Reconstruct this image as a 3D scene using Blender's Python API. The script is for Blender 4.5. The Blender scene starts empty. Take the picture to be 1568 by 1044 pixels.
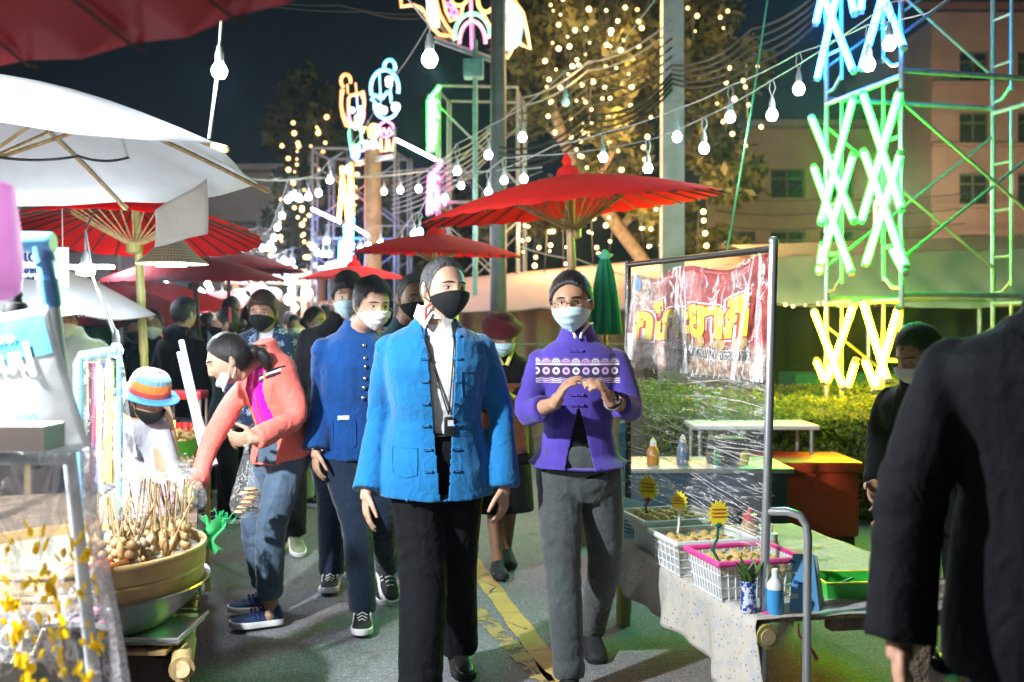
import bpy, bmesh, math, random
import numpy as np
from mathutils import Vector, Matrix, noise as mnoise
from mathutils.bvhtree import BVHTree
random.seed(7); RNG = np.random.default_rng(7)
SC = bpy.context.scene; COL = SC.collection; D = bpy.data
R = math.radians
# ---------------------------------------------------------------- camera, world, exposure
CAMZ, FPX, CX, HY = 1.42, 1524.0, 784.0, 500.0
cam_d = D.cameras.new('camera'); cam = D.objects.new('camera', cam_d); COL.objects.link(cam)
cam.location = (0, 0, CAMZ); cam.rotation_euler = (R(90), 0, 0)
cam_d.sensor_width = 36; cam_d.lens = 35; cam_d.shift_y = -22/1568
cam_d.clip_start = .05; cam_d.clip_end = 400
cam_d.dof.use_dof = True; cam_d.dof.focus_distance = 4.0; cam_d.dof.aperture_fstop = 2.5
SC.camera = cam
W = D.worlds.new('World'); SC.world = W; W.use_nodes = True
_bg = W.node_tree.nodes['Background']
_bg.inputs[0].default_value = (.22, .40, .62, 1); _bg.inputs[1].default_value = .014
SC.view_settings.view_transform = 'Standard'; SC.view_settings.look = 'None'
SC.view_settings.exposure = 0.35; SC.view_settings.gamma = 1; SC.view_settings.use_curve_mapping = False
cy = SC.cycles
cy.use_denoising = True; cy.max_bounces = 6; cy.diffuse_bounces = 2; cy.glossy_bounces = 3
cy.transmission_bounces = 4; cy.transparent_max_bounces = 12; cy.volume_bounces = 0
cy.sample_clamp_indirect = 4; cy.sample_clamp_direct = 0; cy.caustics_reflective = False; cy.caustics_refractive = False
cy.use_light_tree = True
# ---------------------------------------------------------------- helpers
def P(px, py, Y):
    return Vector(((px-CX)/FPX*Y, Y, CAMZ+(HY-py)/FPX*Y))
def G(px, Y):                                                        # a point on the ground
    return Vector(((px-CX)/FPX*Y, Y, 0))
def tag(o, label=None, cat=None, group=None, kind=None):
    if label: o['label'] = label
    if cat: o['category'] = cat
    if group: o['group'] = group
    if kind: o['kind'] = kind
    return o
def empty(name, loc=(0,0,0), label=None, cat=None, group=None, rz=0, kind=None):
    o = D.objects.new(name, None); COL.objects.link(o); o.location = loc; o.rotation_euler = (0,0,rz)
    o.empty_display_size = .1
    return tag(o, label, cat, group, kind)
def copy_tree(o, parent=None):
    c = o.copy(); COL.objects.link(c)
    if parent: c.parent = parent
    for ch in list(o.children): copy_tree(ch, c)
    return c
def link(name, me, mats, parent=None, smooth=None, loc=None):
    o = D.objects.new(name, me); COL.objects.link(o)
    if mats is not None:
        for m in (mats if isinstance(mats, (list, tuple)) else [mats]): me.materials.append(m)
    if parent: o.parent = parent
    if loc is not None: o.location = loc
    return o
def share(name, src, parent=None, loc=(0,0,0), rot=(0,0,0), scale=(1,1,1), mesh=None):
    o = D.objects.new(name, mesh or src.data); COL.objects.link(o)
    if parent: o.parent = parent
    o.location = loc; o.rotation_euler = rot; o.scale = scale
    return o
def frame(t, up=Vector((0,0,1))):
    t = t.normalized()
    if abs(t.dot(up)) > .98: up = Vector((0,1,0))
    r = t.cross(up).normalized(); f = r.cross(t).normalized()
    return r, f
class MB:
    def __init__(s): s.v = []; s.f = []; s.m = []; s.uv = None
    def add(s, vs, fs, m=0):
        b = len(s.v); s.v += [tuple(v) for v in vs]
        s.f += [tuple(b+i for i in f) for f in fs]; s.m += [m]*len(fs); return s
    def box(s, c, d, rz=0, m=0, taper=1.0, M=None):
        hx, hy, hz = d[0]/2, d[1]/2, d[2]/2; ca, sa = math.cos(rz), math.sin(rz); vs = []
        for z, k in ((-hz,1),(hz,taper)):
            for x, y in ((-hx,-hy),(hx,-hy),(hx,hy),(-hx,hy)):
                x2, y2 = x*k, y*k
                p = Vector((x2*ca-y2*sa, x2*sa+y2*ca, z))
                if M: p = M @ p
                vs.append(Vector(c)+p)
        return s.add(vs, [(3,2,1,0),(4,5,6,7),(0,1,5,4),(1,2,6,5),(2,3,7,6),(3,0,4,7)], m)
    def bbox(s, c, d, b=.01, rz=0, m=0):                             # bevelled box
        bm = bmesh.new(); bmesh.ops.create_cube(bm, size=1)
        for v in bm.verts: v.co = Vector((v.co.x*d[0], v.co.y*d[1], v.co.z*d[2]))
        bmesh.ops.bevel(bm, geom=bm.edges[:], offset=b, segments=2, affect='EDGES', profile=.6)
        M = Matrix.Rotation(rz, 4, 'Z'); bm.verts.index_update()
        s.add([Vector(c)+M@v.co for v in bm.verts], [tuple(v.index for v in f.verts) for f in bm.faces], m); bm.free(); return s
    def tube(s, pts, r, n=6, m=0, cap=True, flat=1.0):
        pts = [Vector(p) for p in pts]; k = len(pts)
        rr = r if isinstance(r, (list, tuple)) else [r]*k
        vs = []; up = Vector((0,0,1)); pr = None
        for i, p in enumerate(pts):
            t = (pts[min(i+1,k-1)]-pts[max(i-1,0)])
            if t.length < 1e-9: t = Vector((0,0,1))
            t.normalize()
            if pr is None: rg, f = frame(t)
            else:
                rg = (pr - t*pr.dot(t))
                rg = rg.normalized() if rg.length > 1e-6 else frame(t)[0]
                f = rg.cross(t).normalized()
            pr = rg
            for j in range(n):
                a = 2*math.pi*j/n
                vs.append(p + rg*(math.cos(a)*rr[i]) + f*(math.sin(a)*rr[i]*flat))
        fs = [(i*n+j, i*n+(j+1)%n, (i+1)*n+(j+1)%n, (i+1)*n+j) for i in range(k-1) for j in range(n)]
        if cap: fs += [tuple(range(n-1,-1,-1)), tuple(range((k-1)*n, k*n))]
        return s.add(vs, fs, m)
    def rings(s, rings, m=0, cap=True, closed=True):                 # list of equal-length point lists
        n = len(rings[0]); k = len(rings); vs = [p for r in rings for p in r]
        fs = [(i*n+j, i*n+(j+1)%n, (i+1)*n+(j+1)%n, (i+1)*n+j) for i in range(k-1) for j in range(n if closed else n-1)]
        if cap and closed: fs += [tuple(range(n-1,-1,-1)), tuple(range((k-1)*n, k*n))]
        return s.add(vs, fs, m)
    def lathe(s, prof, c=(0,0,0), n=24, m=0, cap=True, ax=None):
        c = Vector(c); rg = []
        if ax is None: X, Y, Z = Vector((1,0,0)), Vector((0,1,0)), Vector((0,0,1))
        else: Z = Vector(ax).normalized(); X, Y = frame(Z)
        for (r, z) in prof:
            rg.append([c + X*(r*math.cos(2*math.pi*j/n)) + Y*(r*math.sin(2*math.pi*j/n)) + Z*z for j in range(n)])
        return s.rings(rg, m, cap)
    def ball(s, c, r, n=12, k=8, m=0, M=None):
        c = Vector(c); r = (r,r,r) if not isinstance(r,(tuple,list)) else r; rg = []
        for i in range(k+1):
            e = -math.pi/2 + math.pi*i/k; e = max(-1.5, min(1.5, e)); row = []
            for j in range(n):
                a = 2*math.pi*j/n
                p = Vector((r[0]*math.cos(e)*math.cos(a), r[1]*math.cos(e)*math.sin(a), r[2]*math.sin(e)))
                row.append(c + (M@p if M else p))
            rg.append(row)
        return s.rings(rg, m)
    def sheet(s, fn, nu, nv, m=0):
        vs = [fn(i/nu, j/nv) for j in range(nv+1) for i in range(nu+1)]
        fs = [(j*(nu+1)+i, j*(nu+1)+i+1, (j+1)*(nu+1)+i+1, (j+1)*(nu+1)+i) for j in range(nv) for i in range(nu)]
        return s.add(vs, fs, m)
    def mesh(s, name, smooth=True, ang=40):
        me = D.meshes.new(name); me.from_pydata(s.v, [], s.f)
        if any(s.m): me.polygons.foreach_set('material_index', s.m)
        if smooth:
            me.polygons.foreach_set('use_smooth', [True]*len(me.polygons))
            if ang < 179: me.set_sharp_from_angle(angle=R(ang))
        me.update(); return me
    def build(s, name, mats, parent=None, smooth=True, ang=40, loc=None):
        return link(name, s.mesh(name, smooth, ang), mats, parent, loc=loc)
def apply_mods(me, mods):
    o = D.objects.new('tmp_build', me); COL.objects.link(o)
    for typ, kw in mods:
        md = o.modifiers.new(typ, typ)
        for k, v in kw.items(): setattr(md, k, v)
    dg = bpy.context.evaluated_depsgraph_get(); dg.update()
    out = D.meshes.new_from_object(o.evaluated_get(dg)); D.objects.remove(o); D.meshes.remove(me)
    return out
def remesh(mb, vox, sm=3, fac=.5):
    me = mb.mesh('remesh_src', False)
    mods = [('REMESH', dict(mode='VOXEL', voxel_size=vox, use_smooth_shade=True))]
    if sm: mods.append(('SMOOTH', dict(factor=fac, iterations=sm)))
    return apply_mods(me, mods)
def text_mesh(body, size, extrude=0.0, bold=0.0, align='CENTER', res=3):
    c = D.curves.new('text_src', 'FONT'); c.body = body; c.size = size; c.extrude = extrude; c.offset = bold
    c.align_x = align; c.align_y = 'CENTER'; c.resolution_u = res
    o = D.objects.new('text_src', c); COL.objects.link(o)
    dg = bpy.context.evaluated_depsgraph_get(); dg.update()
    me = D.meshes.new_from_object(o.evaluated_get(dg)); D.objects.remove(o); D.curves.remove(c)
    return me
# ---------------------------------------------------------------- materials
class N:                                                             # a socket with arithmetic
    def __init__(s, g, k): s.g = g; s.k = k
    def _b(s, op, o, rev=False):
        return s.g.math(op, o, s) if rev else s.g.math(op, s, o)
    def __add__(s, o): return s._b('ADD', o)
    __radd__ = __add__
    def __sub__(s, o): return s._b('SUBTRACT', o)
    def __rsub__(s, o): return s._b('SUBTRACT', o, True)
    def __mul__(s, o): return s._b('MULTIPLY', o)
    __rmul__ = __mul__
    def __truediv__(s, o): return s._b('DIVIDE', o)
    def __gt__(s, o): return s._b('GREATER_THAN', o)
    def __lt__(s, o): return s._b('LESS_THAN', o)
class GR:
    def __init__(s, name):
        s.mat = D.materials.new(name); s.mat.use_nodes = True; s.t = s.mat.node_tree
        s.b = s.t.nodes['Principled BSDF']; s.out = s.t.nodes['Material Output']; s._co = None
    def node(s, typ, **kw):
        n = s.t.nodes.new('ShaderNode'+typ)
        for k, v in kw.items(): setattr(n, k, v)
        return n
    def put(s, sock, v):
        if isinstance(v, N): s.t.links.new(v.k, sock)
        elif isinstance(v, (tuple, list)) and len(v) == 3 and sock.type == 'RGBA': sock.default_value = (*v, 1)
        else: sock.default_value = v
    def math(s, op, a, b=None, clamp=False):
        n = s.node('Math', operation=op, use_clamp=clamp); s.put(n.inputs[0], a)
        if b is not None: s.put(n.inputs[1], b)
        return N(s, n.outputs[0])
    def co(s, kind='Object'):
        n = s.node('TexCoord'); return N(s, n.outputs[kind])
    def xyz(s, v):
        n = s.node('SeparateXYZ'); s.put(n.inputs[0], v); return [N(s, o) for o in n.outputs]
    def vec(s, x, y, z):
        n = s.node('CombineXYZ'); s.put(n.inputs[0], x); s.put(n.inputs[1], y); s.put(n.inputs[2], z); return N(s, n.outputs[0])
    def scale(s, v, k):
        n = s.node('Mapping'); s.put(n.inputs[0], v); n.inputs[3].default_value = k if isinstance(k,(tuple,list)) else (k,k,k); return N(s, n.outputs[0])
    def noise(s, v, sc, det=3, rough=.5, dist=0, col=False):
        n = s.node('TexNoise'); s.put(n.inputs['Vector'], v); n.inputs['Scale'].default_value = sc
        n.inputs['Detail'].default_value = det; n.inputs['Roughness'].default_value = rough; n.inputs['Distortion'].default_value = dist
        return N(s, n.outputs['Color' if col else 0])
    def vor(s, v, sc, feat='F1', out='Distance', rnd=1.0):
        n = s.node('TexVoronoi', feature=feat); s.put(n.inputs['Vector'], v); n.inputs['Scale'].default_value = sc
        n.inputs['Randomness'].default_value = rnd
        return N(s, n.outputs[out])
    def ramp(s, v, stops, interp='LINEAR'):
        n = s.node('ValToRGB'); s.put(n.inputs[0], v); n.color_ramp.interpolation = interp; e = n.color_ramp.elements
        while len(e) < len(stops): e.new(.5)
        for i, (p, c) in enumerate(stops):
            e[i].position = p; e[i].color = (*c, 1) if not isinstance(c, float) else (c,c,c,1)
        return N(s, n.outputs[0])
    def sstep(s, v, a, b):
        n = s.node('MapRange', interpolation_type='SMOOTHSTEP'); s.put(n.inputs[0], v); n.inputs[1].default_value = a; n.inputs[2].default_value = b
        return N(s, n.outputs[0])
    def mix(s, f, a, b, typ='MIX'):
        n = s.node('Mix', data_type='RGBA', blend_type=typ); s.put(n.inputs[0], f); s.put(n.inputs[6], a); s.put(n.inputs[7], b); return N(s, n.outputs[2])
    def set(s, **kw):
        nm = dict(col='Base Color', rough='Roughness', metal='Metallic', alpha='Alpha', trans='Transmission Weight', ior='IOR', ecol='Emission Color', est='Emission Strength', spec='Specular IOR Level', sheen='Sheen Weight', coat='Coat Weight', sss='Subsurface Weight')
        for k, v in kw.items(): s.put(s.b.inputs[nm[k]], v)
        return s
    def bump(s, h, dist=.01, st=1.0):
        n = s.node('Bump'); n.inputs['Strength'].default_value = st; n.inputs['Distance'].default_value = dist
        s.put(n.inputs['Height'], h); s.t.links.new(n.outputs[0], s.b.inputs['Normal']); return s
_MC = {}
def mat(name, col, rough=.6, metal=0, var=.25, vs=8, bs=0, bd=.002, spec=.5, sheen=0, coat=0, alpha=1, trans=0, grime=0):
    if name in _MC: return _MC[name]
    g = GR(name); c = g.co()
    n = g.noise(c, vs, 4, .6)
    lo = tuple(x*(1-var) for x in col); hi = tuple(min(1, x*(1+var)) for x in col)
    k = g.ramp(n, [(.3, lo), (.7, hi)])
    if grime:
        gn = g.sstep(g.noise(c, vs*.6, 6, .7, .6), .52, .75); k = g.mix(gn*grime, k, tuple(x*.35 for x in col))
    g.set(col=k, rough=rough, metal=metal, spec=spec, sheen=sheen, coat=coat)
    if alpha < 1: g.set(alpha=alpha)
    if trans: g.set(trans=trans)
    if bs: g.bump(g.noise(c, bs, 4, .6), bd)
    _MC[name] = g.mat; return g.mat
def emit(name, col, st, sample=True):
    if name in _MC: return _MC[name]
    g = GR(name); g.set(col=(.8,.8,.8), ecol=col, est=st, rough=.5)
    g.mat.cycles.emission_sampling = 'FRONT_BACK' if sample else 'NONE'
    if sample: g.mat.cycles.emission_sampling = 'AUTO'
    _MC[name] = g.mat; return g.mat
def cloth(name, col, weave=900, var=.12, rough=.85, sheen=.25, dirt=0):
    if name in _MC: return _MC[name]
    g = GR(name); c = g.co(); x, y, z = g.xyz(c)
    w = g.noise(g.scale(c, (1,1,.15)), weave*.35, 2) * .5 + g.noise(g.scale(c, (.15,.15,1)), weave*.35, 2) * .5
    big = g.noise(c, 5, 4, .6)
    f = (w*.5 + big*.5)
    g.set(col=g.ramp(f, [(.35, tuple(v*(1-var*1.3) for v in col)), (.65, tuple(min(1,v*(1+var)) for v in col))]), rough=rough, sheen=sheen, spec=.2)
    rd = 1 - g.math('ABSOLUTE', g.noise(g.scale(c,(1,1,.6)), 11, 2, .5, .6)-.5)*2.6
    g.bump(w*.25 + g.noise(c, 38, 3, .55)*.8 + rd*1.6, .007, .6)
    _MC[name] = g.mat; return g.mat
def fvnoise(p, f, seed=0, octv=3):                                   # cheap smooth vector noise on an (n,3) array
    r = np.random.default_rng(seed); o = np.zeros(len(p)); a = 1.0
    for k in range(octv):
        for _ in range(3):
            d = r.normal(size=3); d /= np.linalg.norm(d); ph = r.uniform(0, 6.28)
            o += a/3*np.sin(p@d*f*(2**k) + ph + 1.3*np.sin(p@np.roll(d,1)*f*(2**k)*.7+ph*2))
        a *= .5
    return o
def get_v(me):
    a = np.empty(len(me.vertices)*3, np.float32); me.vertices.foreach_get('co', a); return a.reshape(-1,3).astype(float)
def get_n(me):
    a = np.empty(len(me.vertices)*3, np.float32); me.vertices.foreach_get('normal', a); return a.reshape(-1,3).astype(float)
def set_v(me, a): me.vertices.foreach_set('co', a.astype(np.float32).ravel()); me.update()
def solidify(me, th): return apply_mods(me, [('SOLIDIFY', dict(thickness=th, offset=-1, use_even_offset=False))])
# ---------------------------------------------------------------- ground and painted lines
g = GR('asphalt'); c = g.co(); sp = g.vor(c, 120); n1 = g.noise(c, 1.1, 5, .6); n2 = g.noise(c, 60, 5, .75); pt = g.sstep(g.noise(c, .5, 4, .6), .42, .62)
cr = g.sstep(g.vor(g.vec(*[q + g.noise(c, 3, 3)*.25 for q in g.xyz(c)]), 1.1, 'DISTANCE_TO_EDGE'), .0, .012)
k = g.ramp(n2*.65 + sp*.45, [(.25,(.07,.073,.079)),(.5,(.165,.172,.184)),(.78,(.33,.34,.36))]); k = g.mix(n1*.55, k, g.mix(.5, k, (.045,.047,.05))); k = g.mix(pt*.3, k, (.10,.104,.108)); k = g.mix((1-cr)*.12, k, (.03,.03,.031))
st_ = g.sstep(g.noise(c, 2.3, 5, .7, .8), .60, .70); k = g.mix(st_*.5, k, (.035,.036,.038))
g.set(col=k, rough=g.ramp(n1, [(.3,.82),(.7,.62)]), spec=.35); g.bump(n2*.5 + sp*.8, .0045, .8)
b = MB(); b.sheet(lambda u, v: Vector((-70+140*u, -8+110*v, 0)), 20, 20); tag(b.build('asphalt_road', g.mat), kind='structure')
def painted(name, col, a, bb, w, wear, seed):
    g = GR(name+'_paint'); c = g.co(); d = g.noise(c, 7+seed, 5, .65); f = g.noise(c, 120, 3, .7)
    cr = g.sstep(g.vor(g.vec(*[q + g.noise(c, 4, 3)*.2 for q in g.xyz(c)]), 3.2, 'DISTANCE_TO_EDGE'), .004, .012)
    g.set(col=g.ramp(d*.5+f*.5, [(.3,tuple(q*.6 for q in col)),(.7,col)]), rough=.7, alpha=g.math('MULTIPLY', g.sstep(d*.75+f*.25, wear-.03, wear+.03), cr)); g.bump(f, .002, .6)
    a, bb = Vector(a), Vector(bb); t = (bb-a).normalized(); s = Vector((t.y,-t.x,0)); m = MB()
    m.sheet(lambda u, v: a.lerp(bb, v) + s*((u-.5)*(w + .012*math.sin(v*61+seed)*math.sin(v*23))) + Vector((0,0,.004)), 2, 60); tag(m.build(name, g.mat), kind='structure')
painted('yellow_road_line', (.62,.43,.11), G(712,6.2)+Vector((-.10,.5,0)), G(856,3.92)+Vector((.33,-1.4,0)), .105, .33, 1)
painted('faded_yellow_road_line', (.46,.34,.12), G(724,5.05), G(842,3.92), .085, .47, 3)
# ---------------------------------------------------------------- buildings
WALLT = mat('tan_render', (.34,.27,.18), .85, var=.18, vs=.8, grime=.3); WALLP = mat('pinkish_render', (.34,.22,.19), .85, var=.15, vs=.8, grime=.3); WALLG = mat('grey_render', (.26,.24,.24), .85, var=.15, vs=.8, grime=.3)
GLASSD = mat('dark_window_glass', (.012,.016,.016), .12, var=.2); FRM = mat('window_frame_metal', (.10,.095,.085), .5); ROOFR = mat('red_roof_sheet', (.24,.09,.07), .7, var=.2, vs=2)
def building(label, x0, x1, Y, floors, z0, fh, wh, ww, gap, wallm, depth=9, roof=None, name='school_building'):
    B = empty(name, ((x0+x1)/2, Y, 0), label, 'building'); o = Vector(((x0+x1)/2, Y, 0)); wd = x1-x0; top = z0+floors*fh
    n = max(1, int((wd-gap)/(ww+gap))); pw = (wd-n*ww)/(n+1)
    b = MB(); b.box((0, depth/2+.35, top/2), (wd, depth, top)); b.build('core_wall', wallm, B, smooth=False)
    for f in range(floors+1):
        lo = 0 if f == 0 else z0+(f-1)*fh+wh; hi = z0 if f == 0 else z0+f*fh
        if f == floors: hi = top+.3
        b = MB(); b.box((0, .17, (lo+hi)/2), (wd, .34, hi-lo)); b.build('floor_band', wallm, B, smooth=False)
    for f in range(floors):
        for i in range(n+1): b = MB(); b.box((-wd/2+pw/2+i*(pw+ww), .20, z0+f*fh+wh/2), (pw, .28, wh)); b.build('pier', wallm, B, smooth=False)
    b = MB()
    for f in range(floors): b = MB(); b.box((0, -.12, z0+f*fh-.08), (wd+.1, .26, .10)); b.build('ledge', wallm, B, smooth=False)
    fr = MB()
    for q in (-.5, 0, .5): fr.box((q*(ww-.06), 0, wh/2), (.06,.06,wh))
    for q in (.03, wh-.03, wh*.68): fr.box((0, .0, q), (ww-.01,.05,.055))
    fm = fr.mesh('window_frame', False); fm.materials.append(FRM); pm = MB().box((0,.03,wh/2), (ww-.02,.012,wh-.02)).mesh('pane', False); pm.materials.append(GLASSD)
    for f in range(floors):
        for i in range(n):
            w = share('window', None, B, (-wd/2+pw+ww/2+i*(pw+ww), .22, z0+f*fh), mesh=fm); share('pane', None, w, mesh=pm)
    if roof: roof(B, wd, top)
    return B
def gable(B, wd, top):
    b = MB(); b.add([(-wd/2-1.4,-2.2,top-.3),(wd/2+1,-2.2,top-.3),(wd/2+1,4,top+2.6),(-wd/2-1.4,4,top+2.6),(-wd/2-1.4,-2.2,top-.05),(wd/2+1,-2.2,top-.05),(wd/2+1,4,top+2.9),(-wd/2-1.4,4,top+2.9)], [(3,2,1,0),(4,5,6,7),(0,1,5,4),(1,2,6,5),(2,3,7,6),(3,0,4,7)]); b.build('roof', ROOFR, B, smooth=False)
def flat(B, wd, top):
    b = MB(); b.box((0,3.5,top+.42), (wd+.8,8.6,.22)); b.build('roof', WALLG, B, smooth=False)
building('long tan two storey school block with dark windows beyond the booths', 8.2, 17.2, 42, 3, 1.6, 2.62, 1.25, 1.45, .42, WALLT, roof=flat)
building('taller pinkish school wing with deep red eaves rising behind the scaffold tower', 15.4, 25, 36.5, 5, 1.4, 2.25, 1.15, 1.1, 1.0, WALLP, roof=gable)
building('dim grey building block with dark windows beyond the red umbrellas', -24, -8.6, 40, 2, 1.5, 2.9, 1.3, 1.8, 1.2, WALLG, roof=flat)
# ---------------------------------------------------------------- timber, steel, cloth
BAM = None
g = GR('bamboo'); c = g.co(); x, y, z = g.xyz(c); n = g.noise(g.scale(c,(40,40,3)), 1, 3, .6); g.set(col=g.ramp(n, [(.3,(.30,.19,.075)),(.7,(.56,.40,.18))]), rough=.45); g.bump(n, .002, .5); BAM = g.mat
g = GR('green_bamboo'); c = g.co(); n = g.noise(g.scale(c,(30,30,3)), 1, 3, .6); g.set(col=g.ramp(n, [(.3,(.26,.24,.06)),(.7,(.50,.45,.16))]), rough=.4); BAMG = g.mat
DWOOD = mat('dark_umbrella_wood', (.055,.03,.02), .6, var=.4, vs=40); CONC = mat('pole_concrete', (.36,.36,.32), .85, var=.15, vs=5, bs=30, grime=.4); STEEL = mat('scaffold_steel', (.42,.45,.44), .38, .7, var=.15, vs=12, grime=.25); CHROME = mat('chrome_tube', (.62,.63,.65), .28, .75, var=.05)
BARK = mat('pale_bark', (.22,.16,.11), .9, var=.35, vs=14, bs=30, bd=.02); WIRE = mat('black_cable', (.010,.010,.011), .5); WIREW = mat('pale_cable', (.24,.24,.23), .5); SOCK = mat('white_bulb_socket', (.20,.22,.22), .5)
GREENW = mat('green_guy_wire', (.05,.32,.12), .5)
def bamboo(mb, a, bb, r, n=10, seg=.28):
    a, bb = Vector(a), Vector(bb); L = (bb-a).length; k = max(2, int(L/seg)); pts, rs = [], []
    for i in range(k):
        t = i/k; pts += [a.lerp(bb, t), a.lerp(bb, t+.012/L), a.lerp(bb, t+.03/L)]; rs += [r*1.12, r*1.12, r*.97]
    pts.append(bb); rs.append(r); mb.tube(pts, rs, n)
def translucent(name, col, tr=.45, rough=.8):
    g = GR(name); c = g.co(); n = g.noise(c, 7, 4, .6); w = g.noise(c, 240, 2); k = g.ramp(n*.7+w*.3, [(.3,tuple(v*.86 for v in col)),(.7,col)]); g.set(col=k, rough=rough, spec=.2); g.bump(g.noise(c, 9, 3)+w*.12, .01, .4)
    t = g.node('BsdfTranslucent'); g.put(t.inputs[0], k); m = g.node('MixShader'); m.inputs[0].default_value = tr
    g.t.links.new(g.b.outputs[0], m.inputs[1]); g.t.links.new(t.outputs[0], m.inputs[2]); g.t.links.new(m.outputs[0], g.out.inputs[0]); return g.mat
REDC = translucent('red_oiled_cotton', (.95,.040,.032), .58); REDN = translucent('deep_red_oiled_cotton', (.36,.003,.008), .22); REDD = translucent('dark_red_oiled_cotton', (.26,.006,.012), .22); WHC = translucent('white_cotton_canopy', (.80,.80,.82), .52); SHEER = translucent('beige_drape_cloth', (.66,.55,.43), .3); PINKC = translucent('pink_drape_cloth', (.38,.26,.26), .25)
def umbrella(label, loc, Rr, drop, cm, nr, base_z=0, tilt=(0,0,0), pole=True, pr=.022, polem=None, hubz=None, strut=.48, ribm=None, tips=False, sag=.02, group='oiled cotton parasols over the stalls', scallop=0, pole_to=None, cap=True, name='parasol', ribw=.006):
    U = empty(name, loc, label, 'parasol', group); U.rotation_euler = tilt; ribm = ribm or DWOOD; hubz = hubz if hubz is not None else -drop*1.15
    prof = lambda t: -drop*(t**1.12) + .045*math.sin(t*math.pi)*Rr*.6
    b = MB(); nt = 7; sub = 4 if nr < 16 else 2
    def cp(i, t):
        a = 2*math.pi*i/(nr*sub); w = math.sin(math.pi*(i % sub)/sub); r = Rr*t*(1 - scallop*w*t**2) ; return Vector((r*math.cos(a), r*math.sin(a), prof(t) - sag*w*t))
    rings = [[cp(i, t) for i in range(nr*sub)] for t in [.03+.97*q/nt for q in range(nt+1)]]
    b.rings(rings, cap=False); me = b.mesh('canopy', True, 179); me = solidify(me, .004); link('canopy', me, cm, U)
    rb = MB(); rb.tube([(.03,0,prof(.03)-.012)] + [(Rr*t, 0, prof(t)-.010) for t in (.2,.4,.6,.8,1.0)] + [(Rr*1.015,0,prof(1)-.008)], ribw, 4); rm = rb.mesh('rib'); rm.materials.append(ribm)
    sb = MB(); h0 = Vector((.035,0,hubz)); h1 = Vector((Rr*strut,0,prof(strut)-.02)); sb.tube([h0, h0.lerp(h1,.5)+Vector((0,0,.0)), h1], ribw*.85, 4); sm = sb.mesh('strut'); sm.materials.append(BAM)
    tb = MB(); tb.tube([(Rr*.99,0,prof(.99)-.008),(Rr*1.045,0,prof(1.03)-.010),(Rr*1.055,0,prof(1.04)-.012)], [.011,.015,.006], 8); tm = tb.mesh('rib_tip'); tm.materials.append(BAM)
    for i in range(nr):
        a = 2*math.pi*i/nr; share('rib', None, U, rot=(0,0,a), mesh=rm); share('strut', None, U, rot=(0,0,a), mesh=sm)
        if tips: share('rib_tip', None, U, rot=(0,0,a), mesh=tm)
    h = MB(); h.lathe([(.020,hubz-.06),(.045,hubz-.05),(.050,hubz+.01),(.030,hubz+.03)], n=14); h.build('runner', BAMG if polem is None else polem, U)
    if cap:
        h = MB(); h.lathe([(.085,prof(.06)-.01),(.075,.02),(.055,.05),(.030,.06),(.026,.075),(.034,.09),(.010,.14)], n=14); h.build('finial', cm, U)
    if pole:
        M = U.matrix_basis.inverted() if False else None
        h = MB(); bot = Vector(pole_to) - Vector(loc) if pole_to is not None else Vector((0,0,base_z-loc[2])); R_ = Matrix.LocRotScale(None, U.rotation_euler, None).to_3x3() if any(tilt) else Matrix.Identity(3)
        bamboo(h, Vector((0,0,.02)), R_.inverted() @ bot if any(tilt) else bot, pr); h.build('pole', polem or BAM, U)
    return U
# ---------------------------------------------------------------- foliage
def leafmat(name, lo, hi, tr=.35):
    g = GR(name); oi = g.node('NewGeometry'); rnd = N(g, oi.outputs['Random Per Island']); k = g.ramp(rnd, [(.0,lo),(1,hi)]); g.set(col=k, rough=.55, spec=.3); t = g.node('BsdfTranslucent'); g.put(t.inputs[0], k); m = g.node('MixShader'); m.inputs[0].default_value = tr
    g.t.links.new(g.b.outputs[0], m.inputs[1]); g.t.links.new(t.outputs[0], m.inputs[2]); g.t.links.new(m.outputs[0], g.out.inputs[0]); return g.mat
def leaves(name, pts, size, m, parent, nrm=None, asp=.45, kind='stuff'):
    n = len(pts); a = RNG.normal(size=(n,3)); 
    if nrm is not None: a = a*.7 + nrm
    a /= np.linalg.norm(a, axis=1)[:,None]; t = RNG.normal(size=(n,3)); t -= a*(t*a).sum(1)[:,None]; t /= np.linalg.norm(t, axis=1)[:,None]; s = np.cross(a, t); L = size*RNG.uniform(.6,1.35,n)[:,None]
    v = np.stack([pts - t*L*.5, pts + s*L*asp*.5 + a*L*.08, pts + t*L*.5, pts - s*L*asp*.5 + a*L*.08], 1).reshape(-1,3)
    me = D.meshes.new(name); me.vertices.add(n*4); me.vertices.foreach_set('co', v.astype(np.float32).ravel()); me.loops.add(n*4); me.loops.foreach_set('vertex_index', np.arange(n*4, dtype=np.int32)); me.polygons.add(n); me.polygons.foreach_set('loop_start', np.arange(0, n*4, 4, dtype=np.int32)); me.polygons.foreach_set('loop_total', np.full(n, 4, np.int32)); me.update(calc_edges=True)
    o = link(name, me, m, parent); tag(o, kind=kind); return o
LEAF = leafmat('olive_leaf', (.045,.050,.014), (.15,.135,.04)); LEAFG = leafmat('hedge_leaf', (.055,.095,.014), (.19,.24,.04)); LEAFD = leafmat('dark_leaf', (.02,.03,.012), (.07,.07,.028))
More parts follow.
